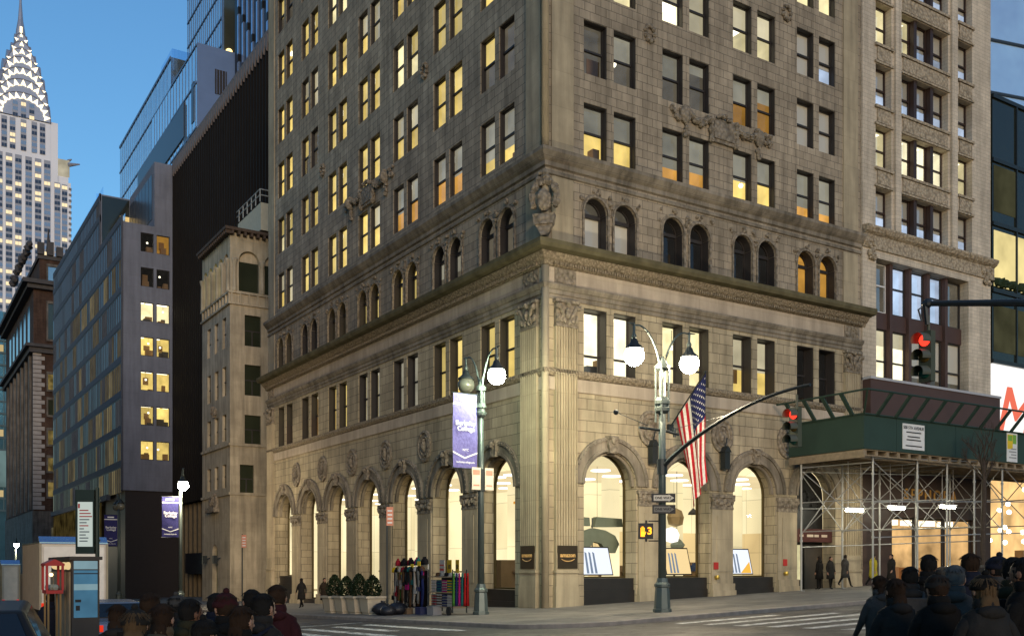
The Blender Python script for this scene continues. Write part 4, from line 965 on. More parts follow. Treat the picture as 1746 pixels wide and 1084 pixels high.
for u in (-5.2, 0, 5.2): strip(FK(17.35), cx+u, 1.5, 312.5, 323 if u else 326)
for u in (21.5, 26.5): strip(FK(17 if u < 23 else 15.5), cx+u, 1.7, 150, 272)
for u in (-27, -32): strip(FK(15.5), cx+u, 2.0, 150, 273)
mb = MB()
for k in range(30): mb.box(fr(cy-15.5), cx+29.2, cx+31.0, -3, .4, 150+4.1*k, 151.6+4.1*k)
obj('corner_band', mb, plain('grey_corner_brick', (.2, .2, .22), .8), K)
mb = MB(); mb.tube([(cx+29, cy-15, 287), (cx+36, cy-19, 287.5)], [1.6, .4], 6); mb.tube([(cx+29, cy-14, 290), (cx+31, cy-16, 291)], [1.2, .4], 6); obj('eagle_head', mb, steel, K)
mb = MB(); mb.box(fr(cy-15), cx+20.3, cx+29.8, 0, .2, 278, 290); obj('floodlight_glow', mb, emit('painted_floodlight', (1, .9, .66), .5, .4, .1), K)  # glowing sheet stands in for floodlight on the stone
# crown: nested arches, each tier on four sides
tiers = [(17.3, 315, 22, 11), (15.9, 324, 23, 9), (14.3, 333.5, 22, 9), (12.0, 343.5, 20, 7), (9.2, 353, 17, 5), (6.4, 361.5, 14, 3), (4.1, 370, 12, 3)]
def par(w, zb, h, n=16): return [(-w*math.cos(PI*i/n), zb+h*math.sin(PI*i/n)**.8) for i in range(n+1)]
for i, (w, zb, h, n) in enumerate(tiers):
    mb = MB(); zl_ = zb-2.5 if i == 0 else zb-10; pf = [(-w, zl_)]+par(w, zb-2, h*.78)+[(w, zl_)]
    mb.prism(lambda u, d, z: Vector((cx+u, cy-d, z)), pf, -w, w); mb.prism(lambda u, d, z: Vector((cx-d, cy+u, z)), pf, -w+.05, w-.05)
    t = obj('crown_tier', mb, steel, K)
    mb = MB(); A = par(w+.25, zb-2, h*.78); A2 = par(w-.35, zb-2, h*.78-.5)
    mb.quads([[Vector((cx+u, cy-w-.3, z)) for u, z in A], [Vector((cx+u, cy-w-.3, z)) for u, z in A2], [Vector((cx+u, cy-w, z)) for u, z in A2]]); obj('arch_rim', mb, plain('dark_crown_rim', (.16, .16, .19), .5, .5), t)
    for k in range(n):
        a = PI*(k+.5)/n; r0 = .82; hh = h*.78
        u = -w*r0*math.cos(a); z = zb-2+hh*r0*math.sin(a)**.8-.4; s = min(1.6, w*.16)+.4
        dx, dz = -math.cos(a)*.8, math.sin(a)*1.; ln = math.hypot(dx, dz); dx, dz = dx/ln, dz/ln
        mb = MB(); pts = [(u+dx*s*1.5, z+dz*s*1.5), (u-dx*s*.7-dz*s*.9, z-dz*s*.7+dx*s*.9), (u-dx*s*.3, z-dz*s*.3), (u-dx*s*.7+dz*s*.9, z-dz*s*.7-dx*s*.9)]
        mb.prism(lambda uu, d, zz: Vector((cx+uu, cy-w-d, zz)), pts, .02, .4); obj('crown_window', mb, kcrown, t)
mb = MB(); mb.lathe((cx, cy, 0), [(3.6, 372), (3.0, 380), (1.7, 388), (.85, 400), (.55, 416), (.15, 440)], 8); sp_ = obj('spire', mb, steel, K)
mb = MB(); mb.box(fr(cy-3.2), cx-.7, cx+.7, -.1, .3, 374, 382); obj('crown_window', mb, kcrown, sp_)

# ------------------------------------------------------------------ unseen block added across the side street to cut sky light on the front
Y_ = thing('added_shade_block', 'unseen grey stone block added across the side street to shade the arched corner building', 'building', (-25, 0, 0))
mb = MB(); mb.box(W, -60, -25, 2, 150, -6, 30); obj('wall', mb, oldst, Y_)
FY = lambda u, d, z: Vector((-25+d, u, z))
for k in range(12):
    for j in range(4): mb = MB(); mb.box(FY, 4+k*6, 7+k*6, 0, .06, 4+j*5.4, 7+j*5.4); obj('window', mb, dwin if (k*5+j*3) % 4 else blind_y, Y_)
for k in range(7):
    for j in range(4): mb = MB(); mb.box(fr(2.), -58.5+k*4.8, -56+k*4.8, 0, .06, 4+j*5.4, 7+j*5.4); obj('window', mb, dwin if (k*3+j*5) % 4 else blind_y, Y_)
for z in (3., 10., 28.8): mb = MB(); mb.box(W, -60, -24.7, 1.7, 150, z, z+.5); obj('string_course', mb, oldst, Y_)
# ------------------------------------------------------------------ ground
CF, CXp, CH, HZ = 1685., 873., 1.85, 965.
ca, cb = math.cos(rad(32.48)), math.sin(rad(32.48))
CAM = (-24.827, -36.236)
def at(px, Y):                                             # where a point seen at a given column and distance stands on the street
    X = (px-CXp)/CF*Y
    x, y = CAM[0]+X*ca+Y*cb, CAM[1]-X*cb+Y*ca
    return x, y, g(x, y)
asph, an, ab = nt('wet_worn_asphalt'); ab.inputs['Specular IOR Level'].default_value = .5
t1 = N(an, 'ShaderNodeTexNoise', Scale=.35, Detail=6., Roughness=.7); L(an, posn(an), t1.inputs['Vector'])
t2 = N(an, 'ShaderNodeTexNoise', Scale=30., Detail=4.); L(an, posn(an), t2.inputs['Vector'])
o1 = mixc(an, t1.outputs['Fac'], (.035, .033, .031), (.075, .07, .064)); L(an, mixc(an, .25, o1, t2.outputs['Color'], 'OVERLAY'), ab.inputs['Base Color'])
vo = N(an, 'ShaderNodeTexVoronoi', feature='DISTANCE_TO_EDGE', Scale=.42); wv = N(an, 'ShaderNodeTexNoise', Scale=1.3, Detail=5.); L(an, posn(an), wv.inputs['Vector'])
vm = N(an, 'ShaderNodeVectorMath', operation='MULTIPLY_ADD'); L(an, wv.outputs['Color'], vm.inputs[0]); vm.inputs[1].default_value = (1.2, 1.2, 0); L(an, posn(an), vm.inputs[2]); L(an, vm.outputs[0], vo.inputs['Vector'])
ck = N(an, 'ShaderNodeMapRange'); ck.inputs[1].default_value = .004; ck.inputs[2].default_value = .018; L(an, vo.outputs['Distance'], ck.inputs[0])
bk = N(an, 'ShaderNodeTexBrick', offset=.37, Scale=1.); bk.inputs['Brick Width'].default_value = 5.3; bk.inputs['Row Height'].default_value = 2.9; bk.inputs['Mortar Size'].default_value = .02; bk.inputs['Bias'].default_value = -.2
bk.inputs['Color1'].default_value = (.72, .72, .72, 1); bk.inputs['Color2'].default_value = (1.25, 1.23, 1.2, 1); bk.inputs['Mortar'].default_value = (.4, .4, .4, 1); L(an, posn(an), bk.inputs['Vector'])
cs_ = mixc(an, ck.outputs[0], (.25, .25, .25), (1, 1, 1)); old = ab.inputs['Base Color'].links[0].from_socket
L(an, mixc(an, 1., mixc(an, 1., old, bk.outputs['Color'], 'MULTIPLY'), cs_, 'MULTIPLY'), ab.inputs['Base Color'])
rg = N(an, 'ShaderNodeMapRange'); rg.inputs[1].default_value = .35; rg.inputs[2].default_value = .65; rg.inputs[3].default_value = .38; rg.inputs[4].default_value = .75; L(an, t1.outputs['Fac'], rg.inputs[0]); L(an, rg.outputs[0], ab.inputs['Roughness'])
bu = N(an, 'ShaderNodeBump', Strength=.35, Distance=.02); L(an, t2.outputs['Fac'], bu.inputs['Height']); L(an, bu.outputs[0], ab.inputs['Normal'])
mb = MB(); xs_ = [-900, -80, 120, 900]; ys_ = [-400, -80, 260, 1500]
mb.quads([[Vector((x, y, g(x, y)-.14)) for x in xs_] for y in ys_]); struct(obj('road', mb, asph))
pav, pn, pb = nt('concrete_pavement'); pb.inputs['Roughness'].default_value = .75
pk = N(pn, 'ShaderNodeTexBrick', offset=0., Scale=1.); L(pn, posn(pn), pk.inputs['Vector'])
pk.inputs['Brick Width'].default_value = 1.5; pk.inputs['Row Height'].default_value = 1.5; pk.inputs['Mortar Size'].default_value = .012
pk.inputs['Color1'].default_value = (.21, .19, .16, 1); pk.inputs['Color2'].default_value = (.165, .15, .125, 1); pk.inputs['Mortar'].default_value = (.10, .095, .085, 1)
t3 = N(pn, 'ShaderNodeTexNoise', Scale=.9, Detail=7., Roughness=.7); L(pn, posn(pn), t3.inputs['Vector'])
m3 = N(pn, 'ShaderNodeMapRange'); m3.inputs[1].default_value = .3; m3.inputs[2].default_value = .7; m3.inputs[3].default_value = .55; m3.inputs[4].default_value = 1.15; L(pn, t3.outputs['Fac'], m3.inputs[0])
L(pn, mixc(pn, 1., pk.outputs['Color'], m3.outputs[0], 'MULTIPLY'), pb.inputs['Base Color'])
kerbm = plain('granite_kerb', (.24, .21, .18), .7, 0, .3, 3.)
def corner(x0, y0, r, x1, y1, n=10):                       # pavement block with a rounded corner at (x0, y0)
    sx = 1 if x1 > x0 else -1; sy = 1 if y1 > y0 else -1
    p = [(x0, y1)]+[(x0+sx*r*(1-math.cos(PI/2*i/n)), y0+sy*r*(1-math.sin(PI/2*i/n))) for i in range(n+1)]+[(x1, y0)]
    return p
def pavement(x0, y0, r, x1, y1):
    sx = 1 if x1 > x0 else -1; sy = 1 if y1 > y0 else -1; w = .2
    O_ = corner(x0, y0, r, x1, y1); I_ = corner(x0+sx*w, y0+sy*w, r-w, x1, y1)
    mb = MB(); mb.face([(x, y, g(x, y)) for x, y in I_]+[(x1, y1, g(x1, y1))]); struct(obj('pavement', mb, pav))
    mb = MB()
    mb.quads([[Vector((x, y, g(x, y)-.3)) for x, y in O_], [Vector((x, y, g(x, y)-.015)) for x, y in O_], [Vector((x+sx*.02, y+sy*.02, g(x, y)+.004)) for x, y in O_], [Vector((x, y, g(x, y)+.004)) for x, y in I_], [Vector((x, y, g(x, y)-.3)) for x, y in I_]])
    struct(obj('kerb', mb, kerbm))
pavement(-7.56, -11.3, 3.2, 120, 260); pavement(-20.6, -20.5, 3.2, -80, 260)
markm, mn, mbb = nt('worn_white_paint'); mbb.inputs['Roughness'].default_value = .6
tn = N(mn, 'ShaderNodeTexNoise', Scale=3.5, Detail=6., Roughness=.75); L(mn, posn(mn), tn.inputs['Vector'])
mr = N(mn, 'ShaderNodeMapRange'); mr.inputs[1].default_value = .38; mr.inputs[2].default_value = .55; L(mn, tn.outputs['Fac'], mr.inputs[0])
L(mn, mixc(mn, mr.outputs[0], (.10, .095, .09), (.62, .61, .57)), mbb.inputs['Base Color'])
mb = MB()
def mark(x0, x1, y0, y1): mb.face([(x, y, g(x, y)-.136) for x, y in ((x0, y0), (x1, y0), (x1, y1), (x0, y1))])
for k in range(9): mark(-8.6-k*1.25, -9.05-k*1.25, -.4, -5.6 if k % 2 else -8.0)
for k in range(8): mark(-3.6, .9+(k % 3)*1.5, -12.9-k*1.3, -12.45-k*1.3)
for y in (-15.5, -18.4, -21.6): mark(2.5, 60, y, y-.14)
mark(-8.2, -19.6, 1.2, 1.5); mark(-14.0, -14.15, 4, 90); mark(-13.7, -13.55, 4, 90)
struct(obj('road_markings', mb, markm))
mb = MB()
for x, y, r in ((-11., -12.6, .42), (3.2, -14.4, .4), (-9.6, 2.6, .35)):
    mb.face([(x+r*math.cos(2*PI*k/18), y+r*math.sin(2*PI*k/18), g(x, y)-.134) for k in range(18)])
struct(obj('road_manholes', mb, plain('iron_manhole', (.04, .037, .035), .5, .6, .3, 12.)))

# ------------------------------------------------------------------ sidewalk shed
SH = thing('sidewalk_shed', 'green plywood scaffold shed on galvanised poles over the avenue pavement', 'scaffold', (16, -3, g(16, -3)))
XE, WF = 15.2, 5.05; zt, zb = 9.2, 7.55
mb = MB(); mb.box(W, XE, XE+.06, -WF, -.35, zb, zt); obj('end_panel', mb, shedgreen, SH)
for k in range(14):
    x0 = XE+.06+k*2.44; mb = MB(); mb.box(W, x0, x0+2.42, -WF, -WF+.06, zb, zt); obj('parapet_panel', mb, shedgreen, SH)
mb = MB(); mb.box(W, XE+.1, 49, -WF+.08, -.4, zb-.05, zb+.05)
for k in range(40): mb.box(W, XE+.15+k*.85, XE+.35+k*.85, -WF+.1, -.4, zb-.28, zb-.055)
mb.box(W, XE-.02, 49, -WF-.04, -WF+.12, zb-.34, zb-.29); mb.box(W, XE-.04, XE+.1, -WF, -.4, zb-.42, zb-.05); mb.box(W, XE+.1, 49, -.95, -.8, zb-.42, zb-.285); mb.box(W, XE+.1, 49, -4.7, -4.5, zb-.42, zb-.285); obj('deck', mb, wood, SH)
mb = MB(); r = .05
e0 = [(XE-.0, -.4, zt), (XE-.0, -WF, zt)]; up = 1.0; out = .95
mb.tube([(XE-out, -.4, zt+up), (XE-out, -WF-out, zt+up)], r, 6); mb.tube([(XE-out, -WF-out, zt+up), (XE+13.4, -WF-out, zt+up)], r, 6); mb.tube([(XE+15.6, -WF-out, zt+up), (49, -WF-out, zt+up)], r, 6)
mb.tube([(XE-.05, -.4, zt+.03), (XE-.05, -WF-.05, zt+.03)], r, 6); mb.tube([(XE-.05, -WF-.05, zt+.03), (49, -WF-.05, zt+.03)], r, 6)
mb.tube([(XE, -WF, zt), (XE-out, -WF-out, zt+up)], r, 6)
obj('guard_rail', mb, shedgreen, SH)
for k in range(4):
    y = -.9-k*1.15; mb = MB(); mb.prism(lambda u, d, z: Vector((XE-u, y-d, z)), [(0, zt), (.12, zt), (out+.05, zt+up), (out-.07, zt+up)], 0, .2); obj('outrigger', mb, shedgreen, SH)
for k in range(24):
    x = XE+.8+k*1.42
    if XE+13.2 < x < XE+15.4: continue
    mb = MB(); mb.prism(lambda u, d, z: Vector((x+d, -WF-u, z)), [(0, zt), (.12, zt), (out+.05, zt+up), (out-.07, zt+up)], 0, .2); obj('outrigger', mb, shedgreen, SH)
px_ = [16.2, 19.7, 22.2, 24.6, 27.2, 30.4, 33.4]; pz = {}
def pole(x, y):
    mb = MB(); z0 = g(x, y); mb.tube([(x, y, z0), (x, y, zb-.3)], .052, 8); mb.box(W, x-.13, x+.13, y-.13, y+.13, z0, z0+.04)
    for z in (z0+2.6, z0+4.3, 6.4): mb.lathe((x, y, z), [(.075, -.06), (.075, .06)], 8)
    obj('pole', mb, galv, SH)
for x in px_: pole(x, -4.8)
for x in (15.3, 18.5, 21.6, 24.8, 28, 31.2): pole(x, -1.1)
def bar(p, q, r=.032, nm='rail'): mb = MB(); mb.tube([p, q], r, 6); obj(nm, mb, galv, SH)
for x0, x1 in zip(px_[:-1], px_[1:]):
    for h in (2.7, 4.45, 6.6): bar((x0, -4.86, g(x0, 0)+h), (x1, -4.86, g(x1, 0)+h))
bx = (15.3, 18.5, 21.6, 24.8, 28, 31.2)
for x0, x1 in zip(bx[:-1], bx[1:]):
    for h in (2.3, 4.3, 6.2): bar((x0, -1.04, g(x0, 0)+h), (x1, -1.04, g(x1, 0)+h))
    bar((x0, -1.15, g(x0, 0)+3.0), (x1, -1.15, g(x1, 0)+6.), .026, 'brace'); bar((x0, -1.18, g(x0, 0)+6.), (x1, -1.18, g(x1, 0)+3.0), .026, 'brace')
for (xa, xb) in zip(px_[:6], bx):
    for h in (3.1, 4.6, 6.4): bar((xa, -4.75, g(xa, 0)+h), (xb, -1.15, g(xb, 0)+h))
    bar((xa, -4.7, g(xa, 0)+3.0), (xb, -1.2, g(xb, 0)+6.2), .026, 'brace'); bar((xa, -4.66, g(xa, 0)+6.2), (xb, -1.24, g(xb, 0)+3.1), .026, 'brace')
for i, (x0, x1) in enumerate(((16.2, 19.7), (24.6, 27.2), (27.2, 30.4))): bar((x0, -4.74, g(x0, 0)+6.5), (x1, -4.74, g(x1, 0)+4.5), .026, 'brace')
for i, (x, y, z, dr) in enumerate(((17.6, -2.6, 4.75, 0), (20.6, -2.9, 4.95, 0), (25.1, -2.9, 5.15, 0))):
    l = thing('work_light', ('lit tube light beside the arched doorway under the shed', 'lit tube light between the first shed poles of the avenue side', 'lit tube light before the brown shop lettering')[i], 'light', (x, y, z), 'work lights under the sidewalk shed')
    mb = MB(); mb.box(W, x-.75, x+.75, y-.12, y+.12, z+.08, z+.14); mb.tube([(x-.5, y, z+.14), (x-.5, y, zb-.3)], .015, 5); mb.tube([(x+.5, y, z+.14), (x+.5, y, zb-.3)], .015, 5); obj('housing', mb, white_p, l)
    mb = MB(); mb.tube([(x-.62, y, z), (x+.62, y, z)], .085, 8); obj('tube', mb, tubelit, l)
FSH = lambda u, d, z: Vector((u, -WF-d, z))
n1 = thing('address_notice', 'white printed notice board screwed to the green shed panel', 'notice', (19.6, -WF-.05, 7.7))
u0 = 18.15; mb = MB(); mb.box(FSH, u0, u0+1.75, .0, .03, 7.72, 9.0); obj('board', mb, white_p, n1)
mb = MB(); put_text(mb, '500 5TH AVENUE', .215, FSH, u0+.87, .034, 8.8, ext=.004, bold=.004)
for z, w in ((8.58, 1.2), (8.36, 1.), (8.2, 1.15), (8.16, .0), (7.9, 1.3)):
    if w: mb.box(FSH, u0+.87-w/2, u0+.87+w/2, .031, .036, z-.03, z+.03)
obj('lettering', mb, black_p, n1)
n2 = thing('permit_poster', 'narrow green and yellow poster on the right end of the green shed', 'poster', (27.7, -WF-.05, 7.6))
mb = MB(); mb.box(FSH, 27.2, 28.2, 0, .03, 7.6, 9.2); obj('sheet', mb, white_p, n2)
mb = MB(); mb.m = 0; mb.box(FSH, 27.24, 27.75, .03, .035, 8.3, 9.1); mb.m = 1; mb.box(FSH, 27.76, 28.1, .03, .035, 8.6, 9.1); mb.box(FSH, 27.3, 27.7, .035, .04, 8.75, 9.05); mb.m = 2
for k in range(4): mb.box(FSH, 27.4+.2*(k % 2), 28.1, .03, .036, 7.8+.16*k, 7.87+.16*k)
obj('print', mb, [yellowp, plain('leaf_green_print', (.2, .4, .06), .7), plain('grey_print', (.3, .3, .3), .7)], n2)

# ------------------------------------------------------------------ lamp posts, signals, signs, banners
def lamp_head(parent, x, y, z, lit, arm_from, glow):
    """curved arm from the post top, hood and globe"""
    ax, ay, az = arm_from; mb = MB(); pts = []
    for i in range(13):
        t = i/12.; s = t**1.3; h = az+(z+1.0-az)*math.sin(min(1, t*1.12)*PI/2)**.9
        pts.append((ax+(x-ax)*s, ay+(y-ay)*s, h if t < .9 else h-.02))
    mb.tube(pts, [.05-.02*i/12 for i in range(13)], 8)
    dx, dy = (x-ax), (y-ay); l = math.hypot(dx, dy)
    mb.tube([(x, y, z+1.), (x+dx/l*.3, y+dy/l*.3, z+1.02)], [.04, .015], 6); mb.lathe((x, y, z), [(.03, 1.05), (.05, .95), (.04, .7), (.09, .6), (.07, .45)], 10)
    a = obj('arm', mb, metal_g, parent, True)
    mb = MB(); mb.lathe((x, y, z), [(.04, .52), (.12, .45), (.15, .36), (.17, .3), (.33, .16), (.35, .1), (.3, .1)], 16); obj('hood', mb, metal_dk, a, True)
    mb = MB(); mb.sph((x, y, z-.13), .36, 1, 1, 1., 16); obj('globe', mb, lampglow if lit == 1 else lampglow_g if lit == 2 else plain('clear_lamp_glass', (.13, .13, .105), .12, 0, .1, 3., .6), a, True)
def post_shaft(parent, x, y, zt_, r=.15):
    z0 = g(x, y); mb = MB()
    mb.lathe((x, y, z0), [(.34, 0), (.34, .12), (.30, .14), (.27, .7), (.25, .9), (.29, .94), (.29, 1.02), (.21, 1.1), (.18, 1.25)], 8); b_ = obj('base', mb, metal_g, parent)
    mb = MB(); mb.lathe((x, y, 0), [(r, z0+1.2), (r*.8, zt_)], 12); obj('shaft', mb, metal_g, parent, True)
lx, ly = -.84, -8.76
TW = thing('twin_street_lamp', 'tall steel post with two lit globe lamps on curved arms beside the flag', 'street lamp', (lx, ly, g(lx, ly)), 'street lamps')
post_shaft(TW, lx, ly, 9.3)
mb = MB(); mb.lathe((lx, ly, 0), [(.16, 7.4), (.27, 7.5), (.28, 7.62), (.22, 7.66), (.22, 7.72), (.28, 7.76), (.28, 7.88), (.25, 7.98), (.12, 8.05), (.12, 8.95), (.27, 9.05), (.29, 9.15), (.18, 9.25), (.05, 9.5)], 8)
for k in range(4):
    a = PI/4+k*PI/2; mb.tube([(lx+.23*math.cos(a), ly+.23*math.sin(a), 7.1), (lx+.23*math.cos(a), ly+.23*math.sin(a), 9.1)], .04, 6)
obj('collar', mb, metal_g, TW)
lamp_head(TW, lx-1.32, ly, 9.5, 1, (lx-.1, ly, 9.1), 0); lamp_head(TW, lx+1.32, ly, 9.5, 1, (lx+.1, ly, 9.1), 0)
mb = MB(); mb.tube([(lx-1., ly+.1, 6.85), (lx+.1, ly, 6.8)], .05, 6); mb.tube([(lx+.1, ly, 6.8), (lx+.75, ly-.05, 6.7)], .05, 6); mb.tube([(lx+.6, ly, 6.6), (lx+.6, ly, 6.95)], .06, 6); mb.tube([(lx-1.9, ly+.3, 7.35), (lx-.6, ly+.1, 6.95)], .015, 5); mb.sph((lx-1.9, ly+.3, 7.35), .1); obj('bracket_arm', mb, metal_dk, TW)
mb = MB(); mb.lathe((lx, ly, 0), [(.19, 5.2), (.19, 5.75)], 10); pts = []
for i in range(15):
    t = i/14.; pts.append((lx+.15*t, ly-.1-6.6*t, 5.5+1.95*math.sin(t*PI/2)**.85))
mb.tube(pts, [.085-.035*i/14 for i in range(15)], 8); mb.tube([(lx, ly-.2, 6.75), (lx+.1, ly-3.9, 7.0)], .008, 4); obj('mast_arm', mb, metal_dk, TW)
def signal(x, y, z, s, label):
    t = thing('traffic_signal', label, 'traffic light', (x, y, z))
    mb = MB(); w = .17*s; mb.box(W, x-.1*s, x+.08*s, y-w, y+w, z-.62*s, z+.62*s); mb.tube([(x+.05*s, y, z+.6*s), (x+.05*s, y, z+1.02*s)], .04*s, 6); obj('housing', mb, plain('olive_signal_housing', (.07, .075, .045), .5), t)
    for k, m in ((1, redlit), (0, plain('unlit_amber_lens', (.10, .06, .01), .3)), (-1, plain('unlit_green_lens', (.01, .07, .05), .3))):
        zc = z+k*.4*s; mb = MB(); mb.lathe((x-.1*s, y, zc), [(.165*s, -.03*s), (.13*s, .05*s), (.03*s, .09*s)], 14, Matrix.Rotation(-PI/2, 4, 'Y')); obj('lens', mb, m, t)
        mb = MB(); A_ = []
        for i in range(13):
            a = PI*(-.12+1.24*i/12); A_.append((math.cos(a)*.175*s, math.sin(a)*.175*s))
        mb.quads([[Vector((x-.1*s, y+p, zc+q)) for p, q in A_], [Vector((x-.42*s, y+p, zc+q-.03*s)) for p, q in A_]]); obj('visor', mb, plain('signal_visor', (.10, .10, .07), .5), t)
    return t
signal(lx+.12, ly-6.15, 6.2, 1., 'red traffic light hanging from the lamp post arm before the green shed')
# near signal on its own mast arm, entering from the right
sx, sy, _ = at(1581, 19.5); s2 = thing('signal_mast', 'long dark horizontal signal arm reaching in from the right edge', 'signal mast', at(1900, 17.5))
qx, qy, qz = at(1900, 17.5); mb = MB(); mb.lathe((qx, qy, 0), [(.2, qz), (.16, 1.), (.12, 7.2)], 10); obj('post', mb, metal_dk, s2, True)
mb = MB(); e = Vector((sx, sy, 7.03)); q = Vector((qx, qy, 6.45)); mb.tube([q, q*.5+e*.5+Vector((0, 0, .04)), e], [.085, .07, .055], 8); mb.tube([e+Vector((-.05, .02, .05)), e-Vector((0, 0, .42))], .045, 6); mb.tube([e+Vector((0, 0, 0)), e+Vector((-.14, .1, -.12)), e+Vector((-.1, .05, -.35))], .02, 5); mb.sph(e, .1); obj('mast_arm', mb, metal_dk, s2)
signal(sx, sy, 5.98, .8, 'red traffic light hanging from the long arm at the right edge')
# pedestrian signal and one way signs on the twin lamp post
pw = thing('pedestrian_signal', 'black pedestrian signal with a glowing orange hand and digit', 'pedestrian signal', (lx-.72, ly, 3.1))
Fv = rotF(lx, ly, 0, rad(-32.5)); Fp = lambda u, d, z: Fv(u, -d, z)
mb = MB(); mb.box(Fp, -.86, -.34, -.15, .1, 2.85, 3.42); mb.tube([Fp(-.5, 0, 3.5), Fp(0, 0, 3.5)], .025, 6); mb.tube([Fp(-.5, 0, 2.78), Fp(0, 0, 2.78)], .025, 6); mb.box(Fp, -.62, -.55, -.05, .05, 3.4, 3.53); mb.box(Fp, -.62, -.55, -.05, .05, 2.75, 2.86); obj('housing', mb, black_p, pw)
mb = MB(); mb.box(Fp, -.80, -.65, .105, .115, 2.93, 3.12)
for k in range(4): mb.box(Fp, -.80+k*.039, -.772+k*.039, .105, .115, 3.12, 3.26+.04*(k in (1, 2)))
mb.prism(Fp, [(-.65, 2.98), (-.60, 3.1), (-.62, 3.12), (-.65, 3.06)], .105, .115); obj('hand_symbol', mb, handlit, pw)
mb = MB(); put_text(mb, '3', .36, Fp, -.47, .11, 3.13, ext=.006, bold=.012); obj('digit', mb, handlit, pw)
for i, (z, c_, lab) in enumerate(((4.33, (.62, .56, .46), 'upper white arrow one way sign on the twin lamp post'), (3.92, (.16, .15, .13), 'lower one way sign with shade painted into its arrow on the twin lamp post'))):  # lower arrow's colour carries the dimness of a turned-away sign
    w = thing('one_way_sign', lab, 'sign', (lx, ly, z), 'one way signs on the lamp post')
    Fw = Fp if i == 0 else Fp
    mb = MB(); mb.box(Fw, -.42+.03*i, .45, .2, .225, z-.16, z+.16); obj('plate', mb, black_p, w)
    mb = MB(); mb.prism(Fw, [(-.34, z-.1), (.2, z-.1), (.2, z-.13), (.4, z), (.2, z+.13), (.2, z+.1), (-.34, z+.1)], .225, .232); obj('arrow', mb, plain('arrow_face_%d' % i, c_, .5), w)
    mb = MB(); put_text(mb, 'ONE WAY', .13, Fw, .0, .235, z, ext=.003, bold=.003); obj('lettering', mb, black_p, w)
# left corner lamp
kx, ky = -4.25, -1.55
LP = thing('corner_street_lamp', 'grey green lamp post with one lit and one dark lamp beside the banner', 'street lamp', (kx, ky, g(kx, ky)), 'street lamps')
post_shaft(LP, kx, ky, 8.9, .14)
mb = MB(); mb.lathe((kx, ky, 0), [(.13, 7.9), (.22, 8.0), (.24, 8.1), (.18, 8.15), (.18, 8.25), (.23, 8.3), (.2, 8.45), (.11, 8.5), (.11, 8.95), (.2, 9.0), (.21, 9.15), (.1, 9.25), (.04, 9.5)], 10)
for k in range(3): a = k*2*PI/3; mb.tube([(kx+.17*math.cos(a), ky+.17*math.sin(a), 8.0), (kx+.17*math.cos(a), ky+.17*math.sin(a), 9.1)], .03, 6)
obj('collar', mb, metal_g, LP)
lamp_head(LP, kx, ky-1.22, 9.55, 2, (kx, ky-.08, 9.0), 0); lamp_head(LP, kx, ky+1.22, 9.55, 0, (kx, ky+.08, 9.0), 0)
mb = MB(); mb.box(W, kx-.12, kx+.12, ky-.02-.14, ky+.1, 4.9, 5.8); obj('control_box', mb, metal_dk, LP)
navy = cloth('violet_banner_cloth', (.145, .13, .34)); navyd = cloth('navy_banner_cloth', (.035, .035, .13))
def banner(x, y, z1, h, w, mat, label, text=True, k=1.):
    b_ = thing('street_banner', label, 'banner', (x, y, z1-h/2), 'college banners on lamp posts')
    F = lambda u, d, z: Vector((x-w+u, y-.03-d+.03*math.sin(u*3+z*2), z))
    mb = MB(); n = 10; mb.quads([[F(w*i/n, 0, z1-h*j/14) for i in range(n+1)] for j in range(15)]); obj('cloth', mb, mat, b_, True)
    wl_ = plain('white_print', (.8, .8, .82), .7)
    mb = MB(); F2 = lambda u, d, z: F(u, d+.012, z)
    for i in range(n):
        u0, u1 = w*i/n, w*(i+1)/n; mb.face([F2(u0, 0, z1-.155*h), F2(u1, 0, z1-.155*h), F2(u1, 0, z1-.13*h), F2(u0, 0, z1-.13*h)])
    mb.box(F2, .25*w, .75*w, 0, .004, z1-.09*h, z1-.05*h); obj('header_band', mb, wl_, b_); mb = MB()
    for s, e_ in ((0, .5), (.5, 1)):
        za, zb_ = (z1-.80*h, z1-.875*h) if s == 0 else (z1-.875*h, z1-.80*h); th = .02*h
        for i in range(5):
            ua, ub = w*(s+(e_-s)*i/5), w*(s+(e_-s)*(i+1)/5); a0 = za+(zb_-za)*i/5; a1 = za+(zb_-za)*(i+1)/5
            mb.face([F2(ua, 0, a0), F2(ub, 0, a1), F2(ub, 0, a1+th), F2(ua, 0, a0+th)])
    obj('chevron', mb, wl_, b_)
    mb = MB(); Ft = lambda u, d, z: Vector((x-w+u, y-.06-d, z))
    put_text(mb, 'Berkeley', .235*w, Ft, .5*w, .02, z1-.40*h, ext=.003, bold=.004); put_text(mb, 'College', .235*w, Ft, .52*w, .02, z1-.475*h, ext=.003, bold=.004)
    put_text(mb, 'NYC', .12*w, Ft, .5*w, .02, z1-.76*h, ext=.002); put_text(mb, 'berkeleycollege.edu', .095*w, Ft, .5*w, .02, z1-.925*h, ext=.002, bold=.001)
    obj('lettering', mb, wl_, b_)
    for zr_ in (z1+.02, z1-h-.02): mb = MB(); mb.tube([(x+.2, y, zr_), (x-w-.05, y, zr_)], .025, 6); obj('banner_rod', mb, metal_dk, b_)
banner(kx-.2, ky, 8.8, 2.98, 1.12, navy, 'violet college banner on the corner lamp post with white chevron')
